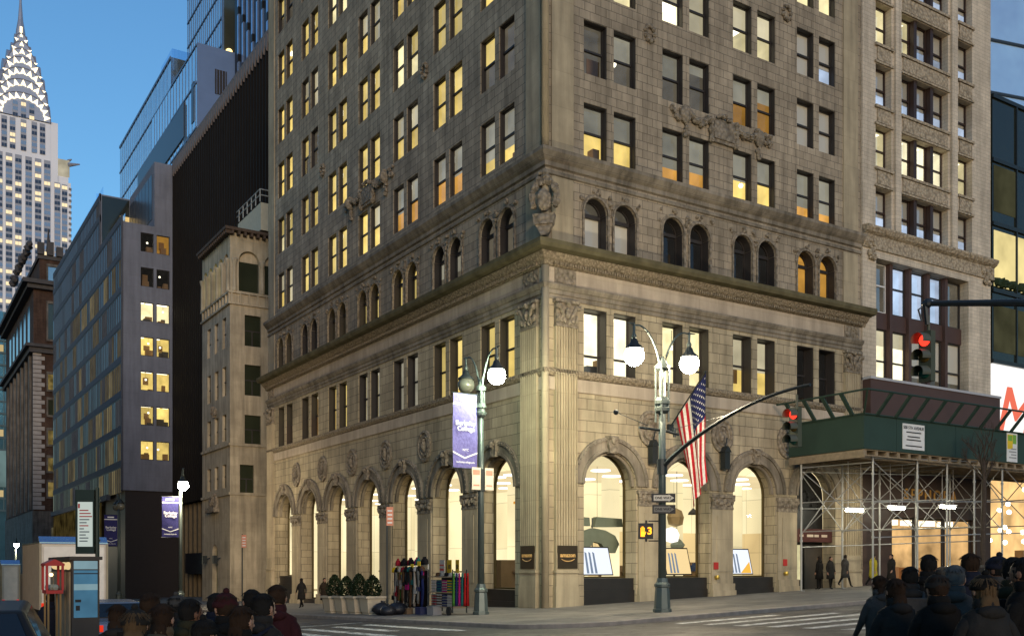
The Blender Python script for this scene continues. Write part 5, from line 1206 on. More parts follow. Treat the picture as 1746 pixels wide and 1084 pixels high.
for i, (dx, dy) in enumerate(((-.33, 0), (.28, 0))):
    p = thing('parking_sign', ('white parking sign on the banner side of the corner lamp post', 'white parking sign on the wall side of the corner lamp post')[i], 'sign', (kx+dx, ky, 5.3), 'parking signs on the corner post')
    mb = MB(); mb.box(W, kx+dx-.2, kx+dx+.2, ky-.2, ky-.18, 4.95, 5.85); obj('plate', mb, plain('cream_sign', (.68, .60, .48), .5), p)
    mb = MB(); mb.box(W, kx+dx-.16, kx+dx+.16, ky-.206, ky-.201, 5.55, 5.75); mb.box(W, kx+dx-.14, kx+dx+.14, ky-.206, ky-.201, 5.1, 5.16); obj('print', mb, plain('faded_red_print', (.55, .25, .18), .6), p)
# thin pole with a small red and white sign by the planters
def thin_sign(px, Y, z1, label):
    x, y, z0 = at(px, Y); p = thing('regulation_sign', label, 'sign', (x, y, z0)); mb = MB(); mb.tube([(x, y, z0), (x, y, z1)], .045, 6); obj('pole', mb, metal_dk, p)
    mb = MB(); mb.box(Fp_(x, y), -.02, .29, .05, .07, z1-.9, z1-.05); obj('plate', mb, plain('salmon_sign', (.62, .25, .16), .5), p)
    mb = MB()
    for k in range(4): mb.box(Fp_(x, y), .03, .24, .07, .075, z1-.8+k*.18, z1-.73+k*.18)
    obj('print', mb, white_p, p)
def Fp_(x, y):
    Fz = rotF(x, y, 0, rad(-32.5)); return lambda u, d, z: Fz(u, -d, z)
thin_sign(660, 45, 4.6, 'small red regulation sign on a thin pole behind the planters'); thin_sign(413, 66, 4.0, 'small red sign on a thin pole before the cream loft')
# lamps further down the side street
def far_lamp(px, Y, z, label, lit, ban, two=0):
    x, y, z0 = at(px, Y); l = thing('street_lamp', label, 'street lamp', (x, y, z0), 'street lamps')
    post_shaft(l, x, y, z-.3, .14); lamp_head(l, x+.02, y-.6, z, lit, (x, y, z-.4), 0)
    if two: lamp_head(l, x, y+.9, z, 0, (x, y, z-.4), 0)
    if ban: banner(x-.15, y, z-.9, 2.75, 1.1, navyd, ban)
far_lamp(308, 68, 7.5, 'lit street lamp with a navy banner before the dark base wall', 1, 'navy college banner under the far lit lamp')
far_lamp(203, 88, 7.3, 'unlit twin street lamp far down the side street', 0, 'small dark navy banner on the unlit far lamp', 1)
far_lamp(27, 150, 5.2, 'distant glowing street lamp at the left edge', 1, None)

# ------------------------------------------------------------------ flag
fl = thing('flag', 'american flag hanging from an angled pole on the stone front', 'flag', (7.2, 0, 8.6))
A0 = Vector((7.25, -.05, 8.55)); A1 = Vector((7.0, -2.75, 10.75))
mb = MB(); mb.tube([A0, A1], [.04, .025], 8); mb.sph(A1, .07); mb.box(FR, 7.1, 7.4, 0, .15, 8.35, 8.7); obj('flag_pole', mb, metal_dk, fl)
H0 = A0+(A1-A0)*.16; ns, nt_ = 26, 26
def fp(s, t):
    p = A1+(H0-A1)*s; q = Vector((p.x+.05, p.y, p.z-4.75*t-.35*t*(1-s)*0))
    c = A1+(H0-A1)*.55; k = .55*min(1, t*1.3)
    q.x += (c.x-p.x)*k+.25*t; q.y += (c.y-p.y)*k-.35*t
    q.z += (c.z-p.z)*k*.35+ .55*s*t*.6
    f = .16*math.sin(s*13+t*1.5)*min(1, .25+t); q.x += f; q.y += .4*f
    return q
mb = MB(); vs = [[mb.bm.verts.new(fp(i/ns, j/nt_)) for i in range(ns+1)] for j in range(nt_+1)]
for j in range(nt_):
    for i in range(ns):
        f = mb.bm.faces.new((vs[j][i], vs[j][i+1], vs[j+1][i+1], vs[j+1][i])); st_ = int(i*13/ns)
        f.material_index = 2 if (i < 14 and j < 10) else (0 if st_ % 2 == 0 else 1)
obj('cloth', mb, [cloth('flag_red', (.42, .02, .03)), cloth('flag_white', (.70, .66, .60)), cloth('flag_blue', (.02, .025, .09))], fl, True)
mb = MB()
for r_ in range(9):
    for c_ in range(6 if r_ % 2 == 0 else 5):
        s = (r_+.8)/9.6*14/26; t = (c_+(.6 if r_ % 2 == 0 else 1.1))/6.3*10/26; p = fp(s, t)
        for sg in (-.02, .02):
            pts = [p+(fp(min(1, s+.01), t)-p).normalized()*.058*(1 if k % 2 == 0 else .45)*math.cos(PI*k/5)+(fp(s, t+.02)-p).normalized()*.058*(1 if k % 2 == 0 else .45)*math.sin(PI*k/5)+Vector((sg, sg, 0)) for k in range(10)]
            mb.face(pts)
obj('star_field', mb, _m['flag_white'], fl, weld=False)
# ------------------------------------------------------------------ pavement things by the side street front
leafm = [plain('dark_box_leaf', (.012, .022, .009), .9, 0, .4, 8., .1), plain('mid_box_leaf', (.02, .034, .013), .7, 0, .4, 8.)]
def leaf_cloud(mb, n, fn, size):
    for k in range(n):
        p = fn(); s = size*random.uniform(.6, 1.3); a = Vector((random.gauss(0, 1), random.gauss(0, 1), random.gauss(0, 1))).normalized()
        b = a.cross(Vector((random.gauss(0, 1), random.gauss(0, 1), random.gauss(0, 1)))).normalized(); mb.m = random.choice((0, 0, 1))
        mb.face([p-a*s, p+b*s*.5, p+a*s, p-b*s*.5])
plm = plain('cream_planter', (.46, .40, .30), .8, 0, .06, 5.)
lab = ['nearest the rubbish bags', 'second from the rubbish bags', 'third from the rubbish bags', 'farthest from the rubbish bags']
for i in range(4):
    x, y = -5.95, 5.3+1.5*i; z0 = g(x, y)
    p = thing('planter', 'cream square flared planter, '+lab[i], 'planter', (x, y, z0), 'planters along the side street')
    mb = MB(); rows = []
    for w, z in ((.34, 0), (.34, .06), (.38, .1), (.46, .72), (.54, .74), (.54, .84), (.45, .84), (.43, .74)): rows.append([Vector((x+a*w, y+b*w, z0+z)) for a, b in ((-1, -1), (1, -1), (1, 1), (-1, 1))])
    vs = mb.quads(rows, True); mb.bm.faces.new(vs[0]); mb.bm.faces.new(vs[-1]); obj('pot', mb, plm, p)
    s = thing('shrub', 'small dark clipped shrub in the planter '+lab[i], 'shrub', (x, y, z0+.75), 'shrubs in the planters')
    mb = MB(); H_ = .98+.1*(i % 2)
    def cone(x=x, y=y, z0=z0, H_=H_):
        t = random.random(); r = .40*math.sin(PI*(.12+.86*t)**.8)**.7*random.uniform(.55, 1.08); a = random.uniform(0, 2*PI); return Vector((x+r*math.cos(a), y+r*math.sin(a), z0+.80+t*H_))
    leaf_cloud(mb, 1300, cone, .06); obj('crown', mb, leafm, s, weld=False)
    mb = MB(); mb.tube([(x, y, z0+.7), (x, y, z0+1.7)], [.04, .02], 6); obj('trunk', mb, wood, s)
bagm = plain('black_plastic_bag', (.012, .013, .018), .5, 0, .3, 6., .4, .6)
for i, (x, y, r) in enumerate(((-6.1, 3.9, .42), (-5.6, 3.4, .40), (-6.2, 3.1, .32))):
    z0 = g(x, y); mb = MB(); mb.sph((x, y, z0+r*.62), r, 1.1, 1.1, .72, 16, .07); mb.tube([(x, y, z0+r*1.2), (x+.03, y, z0+r*1.5)], [.07, .12], 8)
    tag(obj('rubbish_bag', mb, bagm, None, True), ('large black rubbish bag beside the nearest planter', 'black rubbish bag between the planters and the clothes rack', 'smallest black rubbish bag at the kerb side of the pile')[i], 'rubbish bag', 'rubbish bags')
# souvenir stall: a clothes rack and a shelf cart
cols_ = {k_: tuple(c_*.62 for c_ in v_) for k_, v_ in dict(crimson=(.30, .015, .03), black=(.012, .012, .014), magenta=(.42, .015, .16), grey=(.22, .22, .21), brown=(.10, .055, .03), pale=(.42, .38, .33), green=(.08, .25, .04), teal=(.02, .15, .14), navy=(.02, .03, .12), scarlet=(.48, .02, .02), white=(.55, .53, .5), yellow=(.7, .45, .02)).items()}
rx, ry0, ry1 = -4.75, 2.1, 5.2
rk_ = thing('clothes_rack', 'metal street rack hung with scarves and topped with knit hats', 'clothes rack', (rx, 3.6, g(rx, 3.6)))
mb = MB()
for y in (ry0, ry1):
    mb.tube([(rx, y, g(rx, y)), (rx, y, g(rx, y)+2.15)], .03, 6); mb.tube([(rx-.4, y, g(rx, y)+.04), (rx+.4, y, g(rx, y)+.04)], .03, 6)
for z in (1.95, 2.15): mb.tube([(rx, ry0, g(rx, ry0)+z), (rx, ry1, g(rx, ry1)+z)], .025, 6)
obj('frame', mb, galv, rk_); mb = MB(); mb.box(W, rx+.03, rx+.05, ry0+.05, ry1-.05, g(rx, 3.6)+.25, g(rx, 3.6)+1.93); obj('dark_backing', mb, cloth('dark_gap_fill', (.02, .018, .02)), rk_)  # dark sheet added to stand in for the dark gaps between scarves
seq = ['pale', 'crimson', 'grey', 'black', 'green', 'brown', 'black', 'white', 'brown', 'pale', 'grey', 'black', 'black', 'grey', 'brown', 'white', 'black', 'pale', 'black', 'brown', 'grey', 'magenta', 'black', 'navy']
for i, cn in enumerate(seq):
    y = ry1-.1-i*.127; z0 = g(rx, y); xx = rx-.1-.07*(i % 3); L_ = random.uniform(1.35, 1.75); mb = MB(); F = lambda u, d, z: Vector((xx-d, y+u, z0+z))
    rows = []
    for j in range(12):
        t = j/11.; w = .06+.025*math.sin(t*6+i); o = .05*math.sin(t*5+i*2); rows.append([F(o-w, .02, 1.97-L_*t), F(o-w*.3, .07+.02*math.sin(i+t*9), 1.97-L_*t), F(o+w*.4, .04, 1.97-L_*t), F(o+w, .06, 1.97-L_*t), F(o+w, .0, 1.97-L_*t), F(o-w, -.01, 1.97-L_*t)])
    vs = mb.quads(rows, True); mb.bm.faces.new(vs[0][::-1]); mb.bm.faces.new(vs[-1])
    for k in range(6): mb.tube([F(-.08+.03*k, .03, 1.97-L_), F(-.085+.035*k, .03, 1.87-L_)], .008, 4)
    tag(obj('scarf', mb, cloth('scarf_'+cn, cols_[cn]), None, True), cn+' scarf hanging from the metal rack of the street stall', 'scarf', 'scarves on the stall rack')
for i, cn in enumerate(['crimson', 'black', 'black', 'crimson', 'black', 'magenta', 'teal', 'black', 'black']):
    y = ry1-.2-i*.34; x = rx-.05+.1*(i % 2); z0 = g(rx, y)+2.16; mb = MB(); mb.lathe((x, y, z0), [(.13, 0), (.14, .06), (.125, .08), (.13, .14), (.10, .23), (.04, .28)], 12); mb.sph((x, y, z0+.3), .05, n=8)
    tag(obj('knit_hat', mb, cloth('scarf_'+cn, cols_[cn]), None, True), cn+' bobble hat on top of the clothes rack', 'hat', 'knit hats on the rack')
for i, (y, z) in enumerate(((4.75, 1.85), (4.2, 1.75), (3.2, 2.0), (2.55, 2.1))):
    mb = MB(); z0 = g(rx, y)+z; mb.box(W, rx-.24, rx-.22, y-.14, y+.14, z0, z0+.2); tag(obj('price_card', mb, yellowp), 'small yellow price card clipped among the scarves', 'price card', 'yellow price cards on the rack')
for i in range(11):
    y = ry1-.15-i*.28; x = rx-.24; z_ = g(rx, y)+random.uniform(.55, 1.5); cn = ['black', 'crimson', 'grey', 'pale', 'black', 'magenta', 'brown', 'teal', 'white', 'navy', 'black'][i]; w_ = random.uniform(.1, .16); mb = MB()
    mb.box(W, x-.06, x+.06, y-w_, y+w_, z_, z_+w_*1.6); mb.tube([(x, y-w_*.7, z_+w_*1.6), (x, y, z_+w_*3.2), (x, y+w_*.7, z_+w_*1.6)], .012, 5)
    tag(obj('handbag', mb, cloth('scarf_'+cn, cols_[cn])), 'small %s handbag hung among the scarves of the stall rack' % cn, 'handbag', 'handbags on the stall rack')
for i in range(10):
    y = ry1-.12-i*.31; x = rx-.2; z_ = g(rx, y)+1.86; cn = ['yellow', 'black', 'pale', 'crimson', 'black', 'teal', 'black', 'white', 'black', 'brown'][i]; mb = MB(); mb.lathe((x, y, z_), [(.12, 0), (.13, .05), (.12, .12), (.09, .2), (.03, .24)], 10)
    tag(obj('beret', mb, cloth('scarf_'+cn, cols_[cn]), None, True), '%s felt hat in the lower row of the clothes rack' % cn, 'hat', 'felt hats on the rack')
cx0, cy0, cy1 = -4.7, -1.05+.45, 1.55
ct = thing('shelf_cart', 'wheeled wooden shelf cart stacked with folded hats and gloves', 'cart', (cx0, .4, g(cx0, .4)))
z0 = g(cx0, .4)
for z in (.35, .95, 1.6):
    mb = MB(); mb.box(W, cx0-.35, cx0+.35, cy0, cy1, z0+z-.04, z0+z); obj('shelf', mb, wood, ct)
mb = MB()
for x in (cx0-.33, cx0+.33):
    for y in (cy0+.02, cy1-.02): mb.box(W, x-.02, x+.02, y-.02, y+.02, z0+.1, z0+1.9)
mb.box(W, cx0+.3, cx0+.34, cy0, cy1, z0+.36, z0+1.56); obj('frame', mb, metal_dk, ct)
for y in (cy0+.25, cy1-.25):
    mb = MB(); mb.lathe((cx0-.38, y, z0+.18), [(.18, -.04), (.18, .04), (.08, .05)], 16, Matrix.Rotation(PI/2, 4, 'Y')); obj('wheel', mb, plain('black_rubber', (.02, .02, .02), .8), ct)
pal = ['pale', 'crimson', 'navy', 'yellow', 'white', 'magenta', 'grey', 'teal', 'brown']
n = 0
for zi, z in enumerate((.35, .95)):
    for c in range(4):
        y = cy0+.28+c*.47; cn = pal[(c*2+zi*3) % 9]; cm = pal[(c*2+zi*3+4) % 9]
        mb = MB(); q = z0+z
        for k in range(9):
            mb.m = k % 2; h = .056; e = random.uniform(-.015, .015); mb.box(W, cx0-.34+e, cx0+.2, y-.19+e, y+.19+e, q+.002, q+h-.006); q += h
        tag(obj('folded_stack', mb, [cloth('scarf_'+cn, cols_[cn]), cloth('scarf_'+cm, cols_[cm])]), '%s and %s folded woollens on the %s shelf of the cart' % (cn, cm, ('lower', 'middle')[zi]), 'folded clothes', 'folded stacks on the shelf cart'); n += 1
for i in range(5):
    y = cy0+.25+i*.38; cn = ['white', 'pale', 'black', 'grey', 'brown'][i]; mb = MB(); mb.lathe((cx0-.05, y, z0+1.602), [(.17, 0), (.17, .02), (.12, .03), (.115, .12), (.06, .16)], 12)
    tag(obj('cap', mb, cloth('scarf_'+cn, cols_[cn]), None, True), cn+' cap lying on the top shelf of the cart', 'cap', 'caps on the cart')
for i, (y, w, m_) in enumerate(((1.0, .30, 'white'), (.35, .26, 'yellow'), (-.35, .2, 'yellow'))):
    mb = MB(); mb.box(W, cx0-.02, cx0, y-w, y+w*.4, z0+1.75, z0+2.3); mb.m = 1
    if m_ == 'yellow': put_text(mb, '10', .26, lambda u, d, z: Vector((cx0-.02-d, 2*y-u-.3*w, z)), y, .004, z0+2.0, ext=.004, bold=.008)
    else: mb.box(W, cx0-.03, cx0-.02, y-.25, y+.1, z0+1.85, z0+1.93); mb.box(W, cx0-.03, cx0-.02, y-.25, y+.1, z0+2.05, z0+2.1)
    tag(obj('price_board', mb, [plain('board_'+m_, cols_[m_], .6), black_p if m_ == 'yellow' else redp]), ('white board with red bars standing on the cart', 'wider yellow price board standing on the cart', 'narrow yellow price board at the lamp post end of the cart')[i], 'price board')
for i, cn in enumerate(['green', 'navy', 'magenta', 'teal', 'scarlet', 'scarlet']):
    y = cy0-.03-i*.075; xx = cx0-.3+.09*i; mb = MB(); rows = []
    for j in range(10):
        t = j/9.; w = .04+.035*t; rows.append([Vector((xx-w, y, z0+1.75-1.35*t)), Vector((xx, y-.05, z0+1.75-1.35*t)), Vector((xx+w, y, z0+1.75-1.35*t)), Vector((xx, y+.03, z0+1.75-1.35*t))])
    vs = mb.quads(rows, True); mb.bm.faces.new(vs[0][::-1]); mb.bm.faces.new(vs[-1])
    tag(obj('shawl', mb, cloth('scarf_'+cn, cols_[cn]), None, True), '%s shawl hanging from the lamp post end of the shelf cart' % cn, 'shawl', 'shawls on the cart end')
for i, (x, y, s) in enumerate(((-5.3, 4.3, .35), (-5.25, 3.1, .3), (-5.2, 1.9, .35), (-5.15, .8, .4))):
    z1 = g(x, y); mb = MB(); mb.box(W, x-s*.5, x+s*.5, y-s*.7, y+s*.7, z1, z1+s*.8); mb.box(W, x-s*.56, x+s*.56, y-s*.76, y+s*.76, z1+s*.8, z1+s*.9)
    tag(obj('stock_box', mb, plain('box_%d' % i, ((.03, .09, .12), (.14, .09, .05), (.03, .035, .09), (.25, .24, .24))[i], .8)), ('teal', 'tan', 'dark blue', 'pale grey')[i]+' stock box on the pavement under the stall', 'box', 'stock boxes under the stall')
# screens leaning in the shop windows and shapes hanging behind the glass
def screen(F, u, d, z, w, h, cols3, lab, lean=.14):
    t = thing('display_screen', lab, 'screen', F(u, -d, z), 'lit screens in the shop windows')
    G_ = lambda a, b, c: F(u+a-c*lean*.9, -d+b-c*lean, z+c)
    mb = MB(); mb.box(G_, -w/2-.06, w/2+.06, -.05, .0, 0, h+.12); obj('case', mb, black_p, t)
    mb = MB(); mb.box(G_, -w/2, w/2, .001, .012, .06, h+.06); mb.m = 1
    for k in range(3): mb.prism(G_, [(-w*.36+k*.14*w, .1), (-w*.28+k*.14*w, .1), (-w*.26+k*.13*w, h*.85), (-w*.32+k*.13*w, h*.9)], .013, .016)
    mb.m = 2; mb.prism(G_, [(0, .08), (w*.46, .08), (w*.46, h*.55)], .013, .016); obj('picture', mb, cols3, t)
wsc = emit('screen_white', (.85, .9, 1.), 1.15); bsc = emit('screen_blue_grey', (.3, .38, .5), .7); osc = emit('screen_orange', (1, .55, .08), 1.); ysc = emit('screen_cream', (1, .74, .36), 1.)
screen(FR, 3.85, 1.2, 1.42, 1.75, 1.25, [wsc, bsc, wsc], 'lit white screen leaning in the avenue window nearest the corner')
screen(FR, 9.0, 1.2, 1.42, 1.6, 1.25, [ysc, bsc, ysc], 'lit cream screen leaning in the window behind the lamp post')
screen(FR, 13.3, 1.2, 1.42, 1.7, 1.25, [wsc, bsc, osc], 'lit blue and orange screen leaning in the window before the shed')
FLr = lambda u, d, z: FL(u, d, z)
screen(FL, 3.3, 1.35, .9, 1.0, 1.6, [wsc, bsc, osc], 'tall lit screen in the side street window nearest the corner', 0)
for i, (v, z) in enumerate(((LB[3]-.9, -.1), (LB[4]-.9, -.1), (LB[5]-.8, -.2))): screen(FL, v, 1.3, z, 1.1, 1.6, [emit('screen_glare', (1, .98, .95), 1.8), wsc, osc], 'glaring white screen in the %s side street arch from the corner' % ('fourth', 'fifth', 'sixth')[i], 0)
gs = plain('grey_green_felt', (.16, .19, .14), .8)
h1 = thing('hanging_sculpture', 'grey green bent bar sculpture hanging in the avenue window nearest the corner', 'sculpture', (4.25, 1.8, 3.2)); mb = MB()
Ph = lambda u, d, z: Vector((u+.85, 1.9+d, z))
mb.prism(Ph, [(2.2, 2.9), (2.75, 3.55), (3.3, 3.7), (4.0, 3.6), (4.6, 3.35), (4.85, 2.95), (4.6, 2.5), (4.1, 2.55), (3.75, 2.95), (3.3, 3.05), (2.9, 2.6), (2.45, 2.45)], 0, .3); mb.prism(Ph, [(2.2, 3.85), (2.3, 4.25), (3.1, 4.2), (3.15, 3.8)], .1, .4); mb.prism(Ph, [(3.4, 3.75), (3.55, 4.25), (5.1, 4.2), (5.15, 3.8)], .1, .4); obj('felt_shape', mb, gs, h1)
mb = MB(); mb.tube([Ph(3.3, .15, 1.5), Ph(3.3, .15, 4.2)], .03, 6); mb.tube([Ph(3.6, .15, 4.2), Ph(3.6, .15, 7.4)], .01, 4); obj('rod', mb, metal_dk, h1)
h2 = thing('hanging_sculpture', 'cluster of three faceted paper lumps hanging in the window behind the lamp post', 'sculpture', (9.40, 1.8, 3)); mb = MB()
mb.sph((9.35, 1.9, 4.35), .5, n=7, jit=.12); mb.m = 1; mb.sph((9.10, 1.9, 3.45), .42, n=6, jit=.12); mb.m = 2; mb.sph((9.50, 1.95, 2.95), .38, n=6, jit=.15); obj('paper_lump', mb, [plain('tan_paper', (.28, .2, .09), .8), emit('lit_paper_lamp', (1, .95, .85), 1.6), gs], h2)
mb = MB(); mb.tube([(9.45, 1.9, 2.5), (9.45, 1.9, 7.4)], .015, 5); obj('cord', mb, metal_dk, h2)
pw_ = thing('pinwheel_display', 'rows of coloured paper shapes in the fourth side street arch', 'display', (1.6, LB[3], 2.)); mb = MB()
for r_ in range(6):
    for c_ in range(6):
        v = LB[3]-1.35+c_*.32; z = 1.5+r_*.42; mb.m = (r_*2+c_) % 5; a = random.uniform(0, PI)
        mb.prism(lambda u, d, zz: Vector((1.5+d, v+u*.16, z+zz*.16)), [(math.cos(a), math.sin(a)), (math.cos(a+2.1), math.sin(a+2.1)), (math.cos(a+4.2), math.sin(a+4.2))], 0, .03)
obj('paper_shape', mb, [cloth('scarf_'+k, cols_[k]) for k in ('scarlet', 'navy', 'yellow', 'green', 'black')], pw_)
for k, (F, u, z) in enumerate(((FR, 2.3, 5.0), (FL, 4.8, 4.95), (FL, 13.2, 4.5))):
    mb = MB(); mb.box(F, u-.35, u+.35, -1.9, -1.6, z, z+.12); mb.tube([F(u, -1.75, z+.1), F(u, -1.75, 7.4)], .01, 4); tag(obj('pendant_lamp', mb, emit('orange_pendant', (1, .42, .03), .75)), ('orange strip pendant in the avenue window nearest the corner', 'orange strip pendant in the side street arch nearest the corner', 'orange strip pendant in the third side street arch')[k], 'lamp', 'orange strip pendants')

# ------------------------------------------------------------------ things at the left edge
x, y, z0 = at(146, 18); Fk = Fp_(x, y)
ki = thing('news_kiosk', 'dark street kiosk with a glowing pale blue end panel', 'kiosk', (x, y, z0)); hw = .23
mb = MB(); mb.box(W, x-hw, x+hw, y, y+2.6, z0, 1.97); mb.box(W, x-hw-.05, x+hw+.05, y-.05, y+2.65, 1.97, 2.03); obj('body', mb, plain('brown_kiosk_wall', (.05, .038, .03), .6), ki)
mb = MB(); mb.box(W, x-hw+.03, x+hw-.03, y-.02, y, .92, 1.78); mb.m = 1; mb.box(W, x-hw+.03, x+hw-.03, y-.02, y, 1.8, 1.95); mb.box(W, x-hw+.03, x+hw-.03, y-.026, y-.021, 1.42, 1.53); mb.m = 2; mb.box(W, x-hw+.05, x-.08, y-.028, y-.021, 1.2, 1.25); mb.box(W, x-hw+.06, x-.1, y-.028, y-.021, 1.05, 1.14); mb.box(W, x-hw+.03, x+hw-.03, y-.026, y-.021, 1.71, 1.73); obj('blue_panel', mb, [emit('blue_panel_glow', (.10, .27, .42), .62, .3, 2.), emit('pale_panel_glow', (.35, .55, .62), .6, .2, 2.), black_p], ki)
mb = MB()
for k in range(5): mb.box(W, x-hw-.03, x-hw, y+.15+k*.5, y+.5+k*.5, .4, 1.75)
obj('side_slat', mb, wood, ki)
mb = MB()
for k in range(4): mb.sph((x-hw-.02, y+.3+k*.5, 1.86), .09, 1, 2, .8, n=8)
obj('string_lamp', mb, emit('kiosk_lamp', (1, .72, .35), .8), ki)
x, y, z0 = at(90, 18)
vs_ = thing('vendor_stand', 'small red framed vendor stand on thin wooden legs', 'stand', (x, y, z0)); mb = MB()
for dx, dy in ((-.1, -.2), (.1, -.2), (-.1, .25), (.1, .25)): mb.box(W, x+dx-.015, x+dx+.015, y+dy-.015, y+dy+.015, z0, 1.36)
obj('leg', mb, plain('stand_wood', (.3, .17, .06), .7), vs_)
mb = MB(); mb.box(W, x-.14, x+.14, y-.26, y+.3, 1.36, 1.42)
for dx, dy in ((-.13, -.25), (.13, -.25), (-.13, .29), (.13, .29)): mb.box(W, x+dx-.02, x+dx+.02, y+dy-.02, y+dy+.02, 1.42, 1.86)
mb.box(W, x-.16, x+.16, y-.28, y+.32, 1.86, 1.9); mb.prism(lambda u, d, z: Vector((x+u, y+d, z)), [(-.16, 1.9), (.16, 1.9), (0, 1.98)], -.28, .32); obj('frame', mb, redp, vs_)
mb = MB(); mb.sph((x-.04, y-.1, 1.7), .035, n=8); obj('bulb', mb, emit('stand_bulb', (1, .7, .3), 4.), vs_)
mb = MB()
for k in range(5): mb.sph((x+random.uniform(-.08, .08), y-.15+.08*k, 1.47), .06, n=7)
obj('goods', mb, plain('grey_goods', (.3, .32, .26), .6), vs_)
x, y, z0 = at(166, 22)
bs = thing('bus_stop_sign', 'tall dark bus stop pylon with a white timetable sheet', 'sign', (x, y, z0))
mb = MB(); mb.tube([(x, y, z0), (x, y, 3.6)], .045, 8); F = Fp_(x, y); mb.box(F, -.46, -.05, -.06, .06, 2.13, 3.55); mb.box(F, -.06, .06, -.02, .02, 2.4, 2.45); mb.box(F, -.06, .06, -.02, .02, 3.3, 3.35); obj('post', mb, plain('dark_green_metal', (.018, .028, .022), .4, .3), bs)
mb = MB(); mb.box(F, -.41, -.08, .06, .065, 2.29, 3.28); obj('timetable', mb, emit('backlit_timetable', (.62, .70, .64), .8), bs)
mb = MB(); rt = random.Random(2)
mb.box(F, -.40, -.36, .066, .069, 3.14, 3.24)
for k, (w) in enumerate((.2, .25, .28, .22, .16, .2, .1, .22, .14, .2, .18)):
    mb.m = 0 if k in (0, 1, 2, 5) else 1; mb.box(F, -.37, -.37+w, .066, .069, 3.08-k*.068, 3.105-k*.068)
obj('timetable_print', mb, [plain('red_print', (.45, .03, .03), .7), plain('dark_print', (.12, .14, .16), .7)], bs)
# box truck and van far down the side street
def truck(px0, px1, Y, h, L_, label, lit):
    xa, ya, _ = at(px0, Y); xb = xa+(px1-px0)/CF*Y/ca*.93; t = thing('box_truck', label, 'truck', ((xa+xb)/2, ya+L_/2, g(xa, ya))); z0 = g(xa, ya)
    mb = MB(); mb.box(W, xa, xb, ya, ya+L_, z0+.9, z0+h); mb.m = 2; mb.prism(lambda u, d, z: Vector((u, d, z)), [(xa-.02, z0+h), (xb+.02, z0+h), (xb+.02, z0+h+.05), (xa-.02, z0+h+.05)], ya-.03, ya+L_); mb.prism(lambda u, d, z: Vector((d, u, z)), [(ya-.05, z0+h-.02), (ya+.35, z0+h+.3), (ya+.35, z0+h+.05)], xa-.02, xb+.02); mb.m = 1; mb.box(W, xa-.03, xa+.06, ya-.04, ya+.0, z0+.9, z0+h); mb.box(W, xb-.06, xb+.03, ya-.04, ya+.0, z0+.9, z0+h); obj('cargo_box', mb, [plain('pale_truck_side', (.60, .53, .45), .5), plain('truck_trim', (.3, .25, .18), .4, .3), mirrorglass('truck_roof_sheen', (.45, .62, .9), .2, .9, .9, .02)], t)  # slanted roof facet tinted blue to carry the sky's reflection
    mb = MB(); mb.box(W, xa+.15, xb-.15, ya-.035, ya-.005, z0+1.0, z0+h-.15); obj('roller_door', mb, plain('grey_roller_door', (.72, .66, .60), .5), t)
    mb = MB(); mb.box(W, xa+.1, xb-.1, ya+L_, ya+L_+1.9, z0+.6, z0+2.4); obj('cab', mb, plain('cab_paint', (.3, .28, .25), .4), t)
    mb = MB(); mb.box(W, xa+.1, xb-.1, ya+.1, ya+L_+1.7, z0+.55, z0+.9); obj('chassis', mb, black_p, t)
    for yy in (ya+1.2, ya+L_+.9):
        for xx in (xa+.2, xb-.2):
            mb = MB(); mb.lathe((xx, yy, z0+.42), [(.2, -.14), (.44, -.14), (.44, .14), (.2, .14)], 16, Matrix.Rotation(PI/2, 4, 'Y')); obj('wheel', mb, plain('black_rubber', (.02, .02, .02), .8), t)
    for xx in (xa+.05, xb-.2):
        mb = MB(); mb.box(W, xx, xx+.15, ya-.05, ya-.03, z0+1., z0+1.2); obj('tail_light', mb, emit('tail_light_red', (1, .05, .02), .8), t)
truck(68, 166, 42, 3.75, 6.2, 'pale box truck seen from behind on the side street', 1); truck(2, 28, 62, 3.4, 6., 'smaller pale box truck at the left edge', 0)
